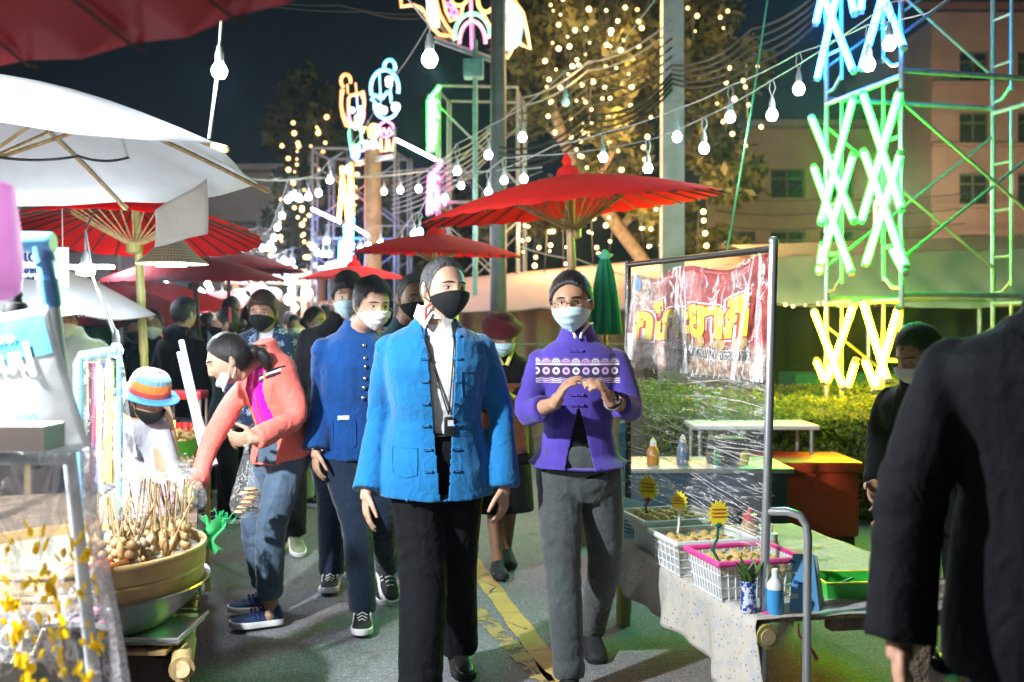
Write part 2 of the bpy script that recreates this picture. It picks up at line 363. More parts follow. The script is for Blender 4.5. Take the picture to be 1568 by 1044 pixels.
def tree(label, base, h, trunk, limbs, blobs, n, leaf, m, name='street_tree'):
    T = empty(name, base, label, 'tree'); b = MB(); base = Vector(base)
    b.tube([Vector(p)-base for p in trunk[0]], trunk[1], 10)
    for p, r in limbs: b.tube([Vector(q)-base for q in p], r, 7)
    b.build('trunk', BARK, T, ang=180); P_ = []
    vol = np.array([bl[1][0]*bl[1][1]*bl[1][2] for bl in blobs])**.8; cnt = (n*vol/vol.sum()).astype(int)
    for (c, r), k in zip(blobs, cnt):
        cl = max(6, k//60); cc = RNG.normal(size=(cl,3)); cc /= np.linalg.norm(cc,axis=1)[:,None]; cc *= RNG.uniform(.35,1,cl)[:,None]**.6
        q = cc[RNG.integers(0,cl,k)] + RNG.normal(size=(k,3))*.13; P_.append(np.array(Vector(c)-base) + q*np.array(r))
    leaves('crown', np.concatenate(P_), leaf, m, T)
    return T
def limbset(a, pts, r0):
    return [([a] + p, [r0*(1-.75*i/len(p)) for i in range(len(p)+1)]) for p in pts]
Y = 14.0
t0 = [G(1000,Y), P(985,400,Y), P(948,350,Y), P(905,290,Y), P(868,225,Y), P(846,165,Y), P(838,90,Y), P(850,0,Y), P(862,-90,Y)]
lm = limbset(P(905,290,Y), [[P(938,230,Y-.5), P(965,150,Y-.8), P(985,60,Y-.6), P(1000,-40,Y)]], .065) + limbset(P(868,225,Y), [[P(835,190,Y+.6), P(800,120,Y+.8), P(775,40,Y+1)]], .06) + limbset(P(948,350,Y), [[P(1000,300,Y+.3), P(1050,230,Y+.5), P(1075,140,Y+.6), P(1085,40,Y)]], .06) + limbset(P(1050,230,Y+.5), [[P(1100,250,Y), P(1140,300,Y-.3)]], .05)
bl = [(P(px,py,Y+dy), (rx*Y/FPX, 1.1, rz*Y/FPX)) for px,py,dy,rx,rz in ((850,60,0,80,70),(920,-10,.5,90,60),(965,110,-.5,75,75),(890,150,.6,60,60),(1050,60,.2,70,80),(1075,180,.3,60,70),(815,160,.8,50,55),(935,230,-.3,60,55),(1110,270,-.2,55,45),(1000,330,.3,60,40),(860,310,1,70,45),(1130,110,.6,45,60),(800,40,.9,50,55),(780,330,1.2,60,40),(1090,380,.2,45,30))]
tree('big leafy tree hung with warm fairy lights behind the large red parasol', G(1000,Y), 9, (t0, [.12,.11,.10,.095,.085,.075,.06,.05,.03]), lm, bl, 30000, .17, LEAF)
Y = 21.0
t1 = [G(485,Y), P(485,420,Y), P(480,330,Y), P(478,240,Y), P(482,150,Y)]; lm = limbset(P(480,330,Y), [[P(460,290,Y), P(445,230,Y)], [P(505,290,Y), P(520,220,Y)]], .09)
bl = [(P(px,py,Y+dy), (rx*Y/FPX, 1.4, rz*Y/FPX)) for px,py,dy,rx,rz in ((478,160,0,45,45),(455,215,.4,38,45),(505,220,-.3,38,55),(480,280,.5,50,45),(450,330,0,35,40),(515,320,.5,35,45),(480,380,0,45,30))]
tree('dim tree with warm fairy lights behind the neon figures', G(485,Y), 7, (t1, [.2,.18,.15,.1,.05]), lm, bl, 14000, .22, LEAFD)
Y = 19.0
bl = [(P(px,py,Y), (rx*Y/FPX, 1.4, rz*Y/FPX)) for px,py,rx,rz in ((725,420,60,60),(650,400,50,45),(700,330,45,60),(620,330,40,50))]
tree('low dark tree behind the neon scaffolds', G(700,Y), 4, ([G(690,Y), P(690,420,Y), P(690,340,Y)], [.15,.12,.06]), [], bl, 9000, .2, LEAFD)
# clipped hedge
HX0, HX1, HY0, HY1 = .95, 6.3, 7.15, 9.1
H = empty('hedge', ((HX0+HX1)/2, HY0, 0), 'clipped green hedge lit yellow by the light tubes above it', 'hedge'); o = np.array([(HX0+HX1)/2, HY0, 0])
b = MB(); b.bbox((0, (HY1-HY0)/2, .40), (HX1-HX0-.2, HY1-HY0-.2, .72), .08); b.build('hedge_core', mat('dark_twigs', (.03,.035,.015), .9), H)
k = 30000; u = RNG.uniform(0,1,(k,3)); pt = np.empty((k,3)); nm = np.zeros((k,3)); sel = RNG.uniform(0,1,k)
top_ = sel < .55; pt[:,0] = HX0+(HX1-HX0)*u[:,0]; pt[:,1] = np.where(top_, HY0+(HY1-HY0)*u[:,1], HY0+.05*u[:,1]); pt[:,2] = np.where(top_, .84+.05*np.sin(pt[:,0]*2.1)+.04*np.sin(pt[:,1]*5+pt[:,0]*3)+RNG.normal(0,.022,k)+.035*np.clip((pt[:,1]-HY0)/1.5,0,1), .05+.79*u[:,2]); e = np.minimum(np.clip((pt[:,1]-HY0)/.12,0,1),1); pt[:,2] -= np.where(top_, .05*(1-e), 0); pt[:,1] += np.where(top_, 0, RNG.normal(0,.03,k)+.04*np.sin(pt[:,0]*7)*np.sin(pt[:,2]*9))
nm[:,2] = np.where(top_, 1, .2); nm[:,1] = np.where(top_, 0, -1)
leaves('foliage', pt - o, .042, LEAFG, H, nrm=nm*.6)
# ---------------------------------------------------------------- poles
def pole(name, label, px, Y, w, d, h, m, cat='utility pole'):
    b = MB(); p = G(px, Y); b.box((0,0,h/2), (w,d,h), 0, taper=.8); o = b.build(name, m, loc=p, smooth=False); tag(o, label, cat); return o
pl = pole('concrete_pole', 'square pale concrete utility pole in front of the big tree', 1029, 11.6, .27, .25, 9.0, CONC)
b = MB()
for z in (6.6, 7.2): b.box((0,-.16,z), (.5,.08,.07)); 
b.build('cable_bracket', STEEL, pl, smooth=False)
b = MB(); b.tube([G(763,11.2)-G(763,11.2), Vector((0,0,5.2))], [.10,.085], 12); o = b.build('lamp_post', mat('dark_pole_paint',(.055,.05,.05),.6,var=.3), loc=G(763,11.2)); tag(o, 'dark round steel post carrying cables beside the neon scaffold', 'utility pole')
# ---------------------------------------------------------------- drape covered booths
def drape(u, v, p00, p10, p01, p11, amp, fr, sagk):
    a = p00.lerp(p10, u); c_ = p01.lerp(p11, u); p = a.lerp(c_, v); sw = abs(math.sin(u*math.pi*fr)); return p + Vector((0, amp*math.sin(u*fr*19+2*math.sin(v*5)) , -sagk*sw*(.2+.6*v) + .006*math.sin(u*40+v*7)))
T = empty('draped_booth', G(1350,11.0), 'long market booth with a draped beige cloth roof behind the hedge', 'booth'); o = T.location
bx = lambda px, py, Y: P(px,py,Y) - o
b = MB(); b.sheet(lambda u, v: drape(u, v, bx(1150,392,11.6), bx(1750,372,11.6), bx(1150,463,10.6), bx(1750,470,10.6), .012, 3, .05), 110, 16); link('roof_cloth', solidify(b.mesh('roof_cloth', True, 180), .01), SHEER, T)
b = MB(); b.sheet(lambda u, v: bx(1150,392,11.6).lerp(bx(1750,372,11.6), u) + Vector((0, 3.2*v, .25*math.sin(v*3.1))), 20, 6); b.build('roof_back_cloth', SHEER, T)
b = MB(); b.sheet(lambda u, v: bx(1150,470,13.2).lerp(bx(1750,470,13.2), u) + Vector((0,.04*math.sin(u*70),-1.45*v)), 80, 8); b.build('back_cloth', translucent('dark_green_net', (.05,.10,.06), .2), T)
for px in (1175, 1330, 1500, 1680): b = MB(); b.tube([bx(px,0,10.7)*0 + Vector((G(px,10.7)-o)), Vector((G(px,10.7)-o)) + Vector((0,0,1.7))], .025, 8); b.build('post', STEEL, T)
b = MB(); b.box(G(1450,11.2)-o+Vector((0,0,.45)), (3.6,.7,.9)); b.build('counter', mat('green_counter_cloth', (.02,.16,.08), .8), T, smooth=False)
T = empty('draped_booth', G(840,11.4), 'lower pale pink draped booth with white side cloth behind the woman in violet', 'booth'); o = T.location; bx = lambda px, py, Y: P(px,py,Y) - o
b = MB(); b.sheet(lambda u, v: drape(u, v, bx(665,448,12.4), bx(1165,400,12.4), bx(655,475,11.2), bx(1165,470,11.2), .014, 3, .04), 90, 16); link('roof_cloth', solidify(b.mesh('roof_cloth', True, 180), .01), PINKC, T)
b = MB(); b.sheet(lambda u, v: bx(665,448,12.4).lerp(bx(1165,400,12.4), u) + Vector((0, 2.5*v, .22*math.sin(v*3.1))), 20, 6); b.build('roof_back_cloth', PINKC, T)
b = MB(); b.sheet(lambda u, v: bx(665,474,11.9).lerp(bx(985,474,11.9), u) + Vector((0,.05*math.sin(u*60)+.03*math.sin(u*23),-1.5*v)), 90, 8); b.build('side_cloth', PINKC, T)
for px in (700, 860, 1010, 1130): b = MB(); b.tube([G(px,11.3)-o, G(px,11.3)-o+Vector((0,0,1.62))], .022, 8); b.build('post', STEEL, T)
b = MB()
for z in (.62, .95, 1.22): b.tube([G(655,11.25)-o+Vector((0,0,z)), G(985,11.25)-o+Vector((0,0,z))], .018, 6)
b.build('rail', BARK, T)
# ---------------------------------------------------------------- lamps
def lamp(loc, w, col, rad=.04, parent=None, name='bulb_light'):
    l = D.lights.new(name, 'POINT'); l.energy = w*(.5 if col is COOL else 1); l.color = col; l.shadow_soft_size = rad; o = D.objects.new(name, l); COL.objects.link(o); o.location = loc
    if parent: o.parent = parent
    return o
COOL = (.80,.92,1.0); WARM = (1.0,.62,.24)
BULBM = emit('lit_led_bulb', (.80,.92,1.0), 25, False); FAIRYM = emit('lit_fairy_bulb', (1.0,.50,.12), 3.6, False); FAIRYW = emit('lit_white_fairy_bulb', (.9,.95,1.0), 22, False); OFFM = mat('unlit_bulb_glass', (.6,.66,.66), .15, var=.05)
_b = MB(); _b.lathe([(.004,-.062),(.022,-.058),(.034,-.040),(.037,-.022),(.030,-.004),(.019,.012),(.017,.018)], n=14); BULB = _b.mesh('bulb', True, 60); BULB.materials.append(BULBM)
_b = MB(); _b.lathe([(.018,.014),(.021,.020),(.021,.052),(.016,.062),(.013,.085),(.006,.092)], n=12); SOCKET = _b.mesh('bulb_socket', True, 40); SOCKET.materials.append(SOCK)
_b = MB(); _b.ball((0,0,0), .5, 8, 6); FBALL = _b.mesh('fairy_bulb', True, 180); FBALL.materials.append(FAIRYM)
def hang(root, p, top, sc=1.0, off=False, loop=True):                # one bulb below a cable point
    s = share('bulb_socket', None, root, p, scale=(sc,)*3, mesh=SOCKET)
    b = MB(); t = top - p
    if loop: b.tube([Vector((0,0,.09)), Vector((.022,0,.15)), Vector((.010,0,(.15+t.z/sc)/2+.02)), Vector((t.x/sc,t.y/sc,t.z/sc))], .0032, 5); b.tube([Vector((0,0,.09)), Vector((-.018,0,.14)), Vector((-.012,0,(.15+t.z/sc)/2)), Vector((t.x/sc-.02,t.y/sc,t.z/sc))], .0032, 5)
    else: b.tube([Vector((0,0,.09)), Vector((t.x/sc,t.y/sc,t.z/sc))], .0032, 5)
    b.build('drop_wire', WIREW, s)
    g_ = share('bulb', None, s, mesh=BULB)
    return g_
def string(label, bulbs, ends, drop=.22, sc=1.0, watt=14, every=1, r=.0042, offs=(), group='strings of white bulbs over the lane', jit=.0):
    """bulbs: (px,py,Y) of each globe; ends: cable points before / after"""
    pts = [P(*b) for b in bulbs]; o = pts[len(pts)//2].copy(); S = empty('bulb_string', o, label, 'string lights', group)
    tops = [p + Vector((0,0,drop*sc)) for p in pts]; line = [P(*e) for e in ends[0]] + tops + [P(*e) for e in ends[1]]
    cab = []
    for i in range(len(line)-1):
        L = (line[i+1]-line[i]).length
        for t in (0,.25,.5,.75): cab.append(line[i].lerp(line[i+1], t) - Vector((0,0,.06*L*t*(1-t)*4*.25)) - o)
    cab.append(line[-1]-o); b = MB(); b.tube(cab, r, 5); b.build('cable', WIREW, S)
    for i, p in enumerate(pts):
        g_ = hang(S, p-o, tops[i]-o, sc)
        if i in offs: g_.data = OFFB
        elif watt and i % every == 0: lamp(p-o-Vector((0,0,.085*sc)), watt*every, COOL, .035, S)
    return S
OFFB = BULB.copy(); OFFB.materials.clear(); OFFB.materials.append(OFFM)
string('nearest bulb string crossing from the concrete pole to the scaffold top', [(924,237,9.0),(1037,205,7.9),(1118,174,7.1),(1223,130,6.2),(1330,92,5.6)], ([(760,262,10.6),(850,222,9.8)],[(1420,20,5.2),(1500,-40,5.0)]), .20, 1.0, 20)
string('bulb string running just above the large red parasol', [(700,258,9.6),(748,233,9.2),(800,206,8.8),(866,152,8.4)], ([(640,300,10.2)],[(935,85,8.0),(1010,-10,7.6)]), .24, 1.0, 15, offs=(3,))
string('bulb string passing behind the large red parasol to the concrete pole', [(748,290,10.2),(772,272,10),(802,270,9.7),(992,253,8.0),(1078,222,7.2),(1182,170,6.4),(1362,60,5.4)], ([(650,300,10.8)],[(1470,-20,5.0)]), .20, 1.0, 15)
string('bulb string between the two neon scaffolds', [(588,290,12.6),(613,288,12.4),(641,286,12.2),(706,281,11.8),(740,320,11.6)], ([(520,272,13.2)],[(830,262,11)]), .22, 1.0, 12, 2)
string('bright cluster of bulbs at the corner of the rope beside the dim tree', [(441,302,12),(448,297,12),(458,300,12),(472,298,11.9),(488,292,11.8),(505,272,11.7),(533,256,11.6)], ([(360,271,10),(430,272,12)],[(610,110,9.5),(655,40,8.6)]), .20, 1.05, 14, 2)
string('bulb string falling from the rope corner towards the archway', [(432,327,12.8),(425,345,13.4),(420,361,14),(414,371,14.6),(408,377,15),(402,378,15.5),(418,379,16)], ([(442,272,12)],[(380,380,17)]), .2, 1.05, 12, 2)
string('drooping bulb string over the small pink parasol', [(479,375,13),(486,384,13),(495,386,13),(504,386,13),(500,366,13),(538,372,13),(552,377,13),(564,373,13),(583,369,13),(616,369,13)], ([(470,350,13)],[(650,345,13)]), .2, 1.0, 9, 3)
string('bulb string by the magenta light panel', [(634,355,11),(643,352,11),(664,308,10.8),(681,300,10.6)], ([(600,372,11.4)],[(720,280,10.4)]), .2, 1.0, 9, 2)
string('row of bulbs leading to the archway', [(316,340,11),(317,365,11.5),(317,376,12),(338,384,13),(362,376,14),(382,372,15),(395,368,15.5)], ([(300,330,10.5)],[(440,350,17)]), .2, 1.0, 24, 3)
string('bulbs between the dark red parasols', [(160,375,7.6),(175,378,7.8),(188,374,8.0),(110,320,7.4)], ([(60,352,7)],[(250,365,9)]), .18, .9, 40, 2)
string('low bulbs along the distant stalls', [(254,433,13),(259,441,13),(254,453,13),(312,417,14),(318,432,14.5),(322,440,15),(340,448,16),(354,412,15),(385,402,16)], ([(240,420,12)],[(420,395,17)]), .2, 1.1, 10, 3)
string('bulb string dropping down the archway side', [(425,408,16),(436,402,16),(447,398,16),(451,410,16),(440,428,16),(446,440,16),(444,452,16),(470,433,16),(452,468,16)], ([(415,395,16)],[(470,480,16)]), .15, 1.25, 10, 3)
# single bulbs close to the camera
def single(label, px, py, Y, wire, sc=1.15, watt=24, tail=None):
    p = P(px,py,Y); S = empty('hanging_bulb', p, label, 'light bulb'); q = [P(*w)-p for w in wire]; b = MB(); b.tube([Vector((0,0,.09*sc))] + q, .006, 6); b.build('cable', WIREW, S)
    s = share('bulb_socket', None, S, scale=(sc,)*3, mesh=SOCKET); share('bulb', None, s, mesh=BULB); lamp((0,0,-.09*sc), watt, COOL, .04, S)
    if tail: b = MB(); b.tube([P(*t)-p for t in tail], .006, 6); b.build('pull_cord', WIREW, S)
single('bulb on a knotted cord between the red canopy and the white parasol', 336,100,3.6, [(337,60,3.6),(340,12,3.55)], .80, 16, [(333,110,3.6),(328,150,3.62),(320,212,3.65)])
single('large bulb hanging alone below the winged neon sign', 658,82,5.6, [(659,45,5.6),(654,35,5.6),(610,-20,5.4)], 1.25, 26)
# the stall lamp just out of the picture that lights the lane
p = Vector((-2.0,2.2,2.45)); S = empty('hanging_bulb', p, 'strong bulb under the white parasol over the steamer stall', 'light bulb'); s = share('bulb_socket', None, S, scale=(1.4,)*3, mesh=SOCKET); share('bulb', None, s, mesh=BULB)
b = MB(); b.tube([(0,0,.12),(-.1,.4,.28)], .005, 5); b.build('cable', WIREW, S); KEY = lamp((0,0,-.14), 700, (.93,.97,1.0), .05, S)
p = Vector((-.95,.75,2.25)); S = empty('hanging_bulb', p, 'fill bulb added out of view under the red canopy', 'light bulb'); s = share('bulb_socket', None, S, scale=(1.2,)*3, mesh=SOCKET); share('bulb', None, s, mesh=BULB)
b = MB(); b.tube([(0,0,.1),(-.1,0,.28)], .005, 5); b.build('cable', WIREW, S); KEY2 = lamp((0,0,-.12), 24, (.93,.97,1.0), .05, S)  # added front fill near the camera, outside the view
p = Vector((-1.62,2.72,1.42)); S = empty('hanging_bulb', p, 'low bulb hanging behind the white sign over the steamer', 'light bulb'); s = share('bulb_socket', None, S, scale=(1.2,)*3, mesh=SOCKET); share('bulb', None, s, mesh=BULB); b = MB(); b.tube([(0,0,.1),(-.1,.3,.75)], .005, 5); b.build('cable', WIREW, S); lamp((0,0,-.12), 20, (.95,.98,1.0), .05, S)
# ---------------------------------------------------------------- fairy lights in the trees
def fairy(label, pts, step, m, w=0, size=.048, jit=.06):
    pts = [P(*q) for q in pts]; o = pts[0].copy(); F = empty('fairy_light_string', o, label, 'fairy lights', 'fairy light strings in the trees'); b = MB(); b.tube([q-o for q in pts], .006, 4); b.build('wire', WIRE, F)
    L = 0; lamps_ = []
    for i in range(len(pts)-1):
        d = (pts[i+1]-pts[i]).length; t = step-L if L else 0
        while t < d:
            q = pts[i].lerp(pts[i+1], t/d) - o + Vector((RNG.normal(0,jit), RNG.normal(0,jit), RNG.normal(0,jit*.5))); sz = size*RNG.uniform(.55,1.45); share('bulb', None, F, q, scale=(sz,)*3, mesh=m); lamps_.append(q); t += step*RNG.uniform(.75,1.35)
        L = 0
    if w:
        for q in lamps_[::max(1,len(lamps_)//3)][:3]: lamp(q + Vector((0,-.35,.05)), w, WARM, .1, F)
FW = FBALL.copy(); FW.materials.clear(); FW.materials.append(FAIRYW); 
for i, (px, y0, y1, Y, dx) in enumerate(sorted(((850,20,250,12.7,-4),(862,330,470,13,2),(893,-10,170,12.6,6),(905,120,290,12.6,-10),(922,130,300,12.9,4),(946,-20,110,12.6,-8),(975,-10,92,12.8,4),(942,160,260,13,10),(838,350,420,13,-5),(1109,-10,65,12.6,3),(1115,100,210,12.7,-4),(1143,98,240,12.5,4),(1070,318,400,12.9,-3),(980,325,380,13,6),(940,330,400,13.2,-10),(1010,350,410,13,-2),(872,60,210,12.5,3),(885,190,300,12.7,-4),(958,60,200,12.5,5),(930,20,130,12.4,-3),(865,-10,90,12.4,2),(990,180,260,12.9,-3),(1058,-10,60,12.6,4),(905,310,400,13,3),(800,330,400,13.5,6),(820,300,420,14,-3)))):
    fairy(('first','second','third','fourth','fifth','sixth','seventh','eighth','ninth','tenth','eleventh','twelfth','thirteenth','fourteenth','fifteenth','sixteenth','seventeenth','eighteenth','nineteenth','twentieth','twenty first','twenty second','twenty third','twenty fourth','twenty fifth','last')[i] + ' fairy light strand of the big leafy tree, counted from its lane side', [(px,y0,Y),(px+dx*.4,(y0+y1)/2,Y-.1),(px+dx,y1,Y)], .19, FBALL, 15 if i % 2 == 0 else 0)
for i, (px, y0, y1, Y, dx) in enumerate(sorted(((447,190,268,19,6),(455,215,262,18.8,-3),(441,225,330,19,6),(482,195,262,18.6,-2),(452,280,340,18.6,8),(465,290,400,18.6,4),(470,330,410,18.4,2),(432,310,400,18.6,-6),(495,180,240,19.2,-1),(548,250,330,18.2,2)))):
    fairy(('first','second','third','fourth','fifth','sixth','seventh','eighth','ninth','last')[i] + ' fairy light strand of the dim tree, counted from the lane side', [(px,y0,Y),(px+dx,y1,Y)], .20, FBALL, 10 if i % 3 == 0 else 0, .07)
fairy('warm fairy lights along the edge of the draped beige booth', [(1180,462,10.4),(1215,470,10.4),(1260,464,10.4),(1330,470,10.4)], .12, FBALL, 5, .04, .01)
# lamps added behind the booths to light the building fronts
def added_lamp(label, p, w, col):
    S = empty('added_lamp', p, label, 'added lamp'); b = MB(); b.tube([(0,0,0),(0,0,5.2),(0,-.3,5.5),(0,-.9,5.6)], [.07,.055,.04,.035], 10); b.build('post', STEEL, S)
    b = MB(); b.bbox((0,-1.05,5.58), (.22,.5,.10), .03); h = b.build('lamp_head', STEEL, S); b = MB(); b.box((0,-1.05,5.525), (.16,.4,.01)); b.build('lens', emit('added_lamp_lens', col, 8, False), h); lamp((0,-1.05,5.40), w, col, .12, S)
added_lamp('lamp added behind the beige booth to light the tan building', (11.3,31,0), 1700, (1.0,.74,.36)); added_lamp('lamp added behind the scaffold to light the pinkish wing', (18.5,28,0), 1200, (1.0,.70,.50)); added_lamp('lamp added to light the dim grey block', (-13,33,0), 600, (1.0,.86,.74))
# ---------------------------------------------------------------- scaffolds and light tubes
def scaffold(label, c0, side, front, lv, h, m, planks=False, r=.021, group='scaffold towers', z0=.02):
    S = empty('scaffold_tower', c0, label, 'scaffold', group); s, f = Vector(side), Vector(front); su = s.normalized()
    L = MB(); W_ = s.length
    for q in (0, 1): L.tube([s*q, s*q+Vector((0,0,h))], r, 8)
    for q in (.22, .78): L.tube([s*q+Vector((0,0,.10)) , s*q+Vector((0,0,h-.06))], r*.75, 6)
    L.tube([Vector((0,0,h-.05)), s+Vector((0,0,h-.05))], r, 8)
    for z in (.35,.75,1.15): 
        for q in ((0,.22),(.78,1)): L.tube([s*q[0]+Vector((0,0,z)), s*q[1]+Vector((0,0,z))], r*.65, 6)
    for q in ((0,.22),(1,.78)): L.tube([s*q[0]+Vector((0,0,.04)), s*(q[0]*.5+q[1]*.5)+Vector((0,0,.05)), s*q[1]+Vector((0,0,.14))], r*.75, 6)
    lm = L.mesh('ladder_frame'); lm.materials.append(m)
    X = MB(); X.tube([Vector((0,0,.25)), f+Vector((0,0,h-.25))], r*.6, 6); X.tube([Vector((0,0,h-.25)) - su*.02, f+Vector((0,0,.25)) - su*.02], r*.6, 6); xm = X.mesh('cross_brace'); xm.materials.append(m)
    H_ = MB(); H_.tube([Vector((0,0,h-.01)), f+Vector((0,0,h-.01))], r, 8); hm = H_.mesh('ledger'); hm.materials.append(m)
    for k in range(lv):
        for q in (0, 1):
            share('ladder_frame', None, S, f*q+Vector((0,0,z0+k*h)), mesh=lm); share('cross_brace', None, S, s*q+Vector((0,0,z0+k*h)), mesh=xm); share('ledger', None, S, s*q+Vector((0,0,z0+k*h)), mesh=hm)
    return S
def tubes(label, segs, m, o, r=.026, cat='light tubes', group='coloured light tubes on the scaffolds', name='light_tube_sign', body=None):
    T = empty(name, o, label, cat, group)
    for a, b_ in segs:
        t = MB(); t.tube([a-o, b_-o], r, 8); e = t.build('light_tube', m, T)
        d = (b_-a).normalized()
        for p_, q_ in ((a-o-d*.03, a-o), (b_-o, b_-o+d*.03)): c = MB(); c.tube([p_, q_], r*1.05, 8); c.build('end_cap', SOCK, e)
    return T
NG = emit('green_light_tube', (.003,1.0,.008), 85); NY = emit('yellow_light_tube', (1.0,.58,.004), 95); NB = emit('blue_light_tube', (.004,.17,1.0), 105); NW = emit('white_light_tube', (.92,.97,1.0), 9); NO = emit('orange_light_tube', (1.0,.26,.006), 26); NM = emit('magenta_light_tube', (1.0,.005,.45), 55); NGT = emit('mint_light_tube', (.003,1.0,.02), 55); NP = emit('pink_light_tube', (1.0,.22,.50), 6); NC = emit('cyan_light_tube', (.25,.85,1.0), 7)
C0 = Vector((2.855,7.3,0)); SD = Vector((-.255,.93,0)); FR_ = Vector((1.55,.36,0)); HH = 1.645
scaffold('tall scaffold tower carrying blue green and yellow light tubes beside the hedge', C0, SD, FR_, 3, HH, STEEL)
def sidept(px, py, out=.05):                                          # on the tower's lane side face
    k = (px-CX)/FPX; n = Vector((-SD.y, SD.x, 0)).normalized()*-1; n = Vector((-.964,-.264,0))*out; o = C0 + n; t = (k*o.y - o.x)/(SD.x - k*SD.y); q = o + SD*t; return Vector((q.x, q.y, CAMZ+(HY-py)/FPX*q.y))
zz4 = lambda x, y: (1168+x*.3831, y*.3831); zz5 = lambda x, y: (1168+x*.4024, 380+y*.4024)
def sg(f, L): return [(sidept(*f(*a)), sidept(*f(*b_))) for a, b_ in L]
tubes('green crossed light tubes on the middle stage of the tall scaffold', sg(zz4, [((360,395),(232,885)),((195,472),(362,880)),((205,672),(352,1085)),((360,622),(232,1050)),((402,380),(552,830)),((545,370),(395,878)),((404,610),(568,1060)),((548,620),(412,1050)),((240,980),(225,1085)),((520,1000),(565,1085))]), NG, C0)
tubes('yellow crossed light tubes low on the tall scaffold behind the hedge', sg(zz5, [((195,242),(305,525)),((345,215),(245,505)),((205,432),(235,505)),((382,208),(472,498)),((514,235),(428,535)),((352,432),(325,522)),((390,432),(430,530))]), NY, C0)
tubes('blue crossed light tubes at the top of the tall scaffold', sg(zz4, [((225,-60),(360,280)),((300,-40),(218,310)),((480,-20),(395,270)),((470,-40),(560,185)),((240,-30),(212,90)),((345,-60),(365,50)),((400,-60),(392,40))]), NB, C0)
# second scaffold with the green and magenta panels
DULL = mat('dull_scaffold_steel', (.13,.14,.15), .6, .2, var=.2)
C1 = P(757,500,12.2); C1.z = 0; s2 = Vector((-.75,.75,0)); f2 = Vector((.28,.30,0))
scaffold('scaffold tower with mint and magenta light panels beside the dark post', Vector((-.98,13.0,0)), Vector((.12,.9,0)), Vector((1.05,.10,0)), 3, 1.52, DULL, r=.020)
YP = 12.9; q = lambda x, y: P(400+x*.3353, y*.3353, YP)
tubes('mint green fan of light tubes on the upper corner of the scaffold', [(q(*a), q(*b_)) for a, b_ in (((770,450),(815,395)),((765,455),(765,690)),((780,455),(775,690)),((792,470),(785,685)),((785,460),(808,540)),((800,560),(790,660)),((770,440),(808,470)))], NGT, q(790,560), .022)
tubes('magenta fan of light tubes on the lower corner of the scaffold', [(q(*a), q(*b_)) for a, b_ in (((770,800),(822,752)),((768,800),(762,975)),((782,800),(778,970)),((790,810),(800,960)),((782,790),(815,820)),((800,850),(812,940)),((830,900),(838,935)))], NM, q(790,860), .022)
scaffold('further scaffold tower carrying the neon figures', Vector((-3.05,15.2,0)), Vector((.15,1.0,0)), Vector((1.25,.1,0)), 3, 1.38, DULL, r=.022)
tubes('orange light tubes on the edge of the further scaffold', [(P(523,256,15),P(540,398,15)), (P(537,250,15),P(530,396,15)), (P(538,255,15),P(540,330,15)), (P(525,262,15),P(519,335,15))], NO, P(530,320,15), .026)
tubes('blue light tubes low on the further scaffold', [(P(540,330,15.1),P(537,405,15.1)), (P(529,345,15.1),P(530,405,15.1)), (P(536,345,15),P(541,402,15)), (P(522,370,15),P(520,405,15))], NB, P(532,370,15), .026)
tubes('long white light tube slanting from the neon figures to the mint panel', [(P(605,213,14.2),P(677,249,13.0))], NW, P(640,230,13.5), .024)
tubes('white light tube slanting beside the dim tree', [(P(478,320,15),P(523,341,14.4)), (P(540,346,14.2),P(566,362,13.8))], NW, P(500,330,14.8), .022)
tubes('flat white light tubes over the small pink parasol', [(P(488,411,14),P(530,405,14)), (P(500,405,14),P(532,398,14))], NW, P(505,408,14), .024)
b = MB(); b.lathe([(.14,0),(.13,2.1),(.12,4.0)], n=10); o = b.build('orange_lit_post', mat('ochre_post_paint',(.26,.14,.07),.7,var=.3), loc=G(571,14.6)); tag(o, 'ochre post rising through the further scaffold', 'post')
# neon figure sign: two generic round faces and a row of lettering
SG_ = {k.name: emit('sign_'+k.name, c, s) for k, c, s in ((NO,(1.0,.26,.02),2.4),(NP,(1.0,.10,.30),2.6),(NM,(1.0,.05,.55),2.6),(NC,(.08,.50,1.0),2.6),(NB,(.05,.20,1.0),3.0),(NY,(1.0,.60,.04),2.2),(NGT,(.04,1.0,.30),2.4),(NW,(.85,.92,1.0),2.0))}
def neon_sign(label, o, lines, back, name='neon_sign'):
    S = empty(name, o, label, 'neon sign')
    for m, r, pts in lines:
        pts = [p-o for p in pts]; b = MB(); b.tube(pts, r*1.3, 6); b.build('neon_tube', SG_[m.name], S)
    b = MB()
    for a, c_ in back: b.tube([a-o, c_-o], .02, 5)
    b.build('sign_frame', STEEL, S); return S
YF = 14.7; F = lambda x, y: P(510+x*.16281, 80+y*.16281, YF+.004*(x-300)*-.5)
def oval(cx_, cy_, rx, ry, a0=0, a1=360, n=22): return [F(cx_+rx*math.cos(R(a0+(a1-a0)*i/n)), cy_+ry*math.sin(R(a0+(a1-a0)*i/n))) for i in range(n+1)]
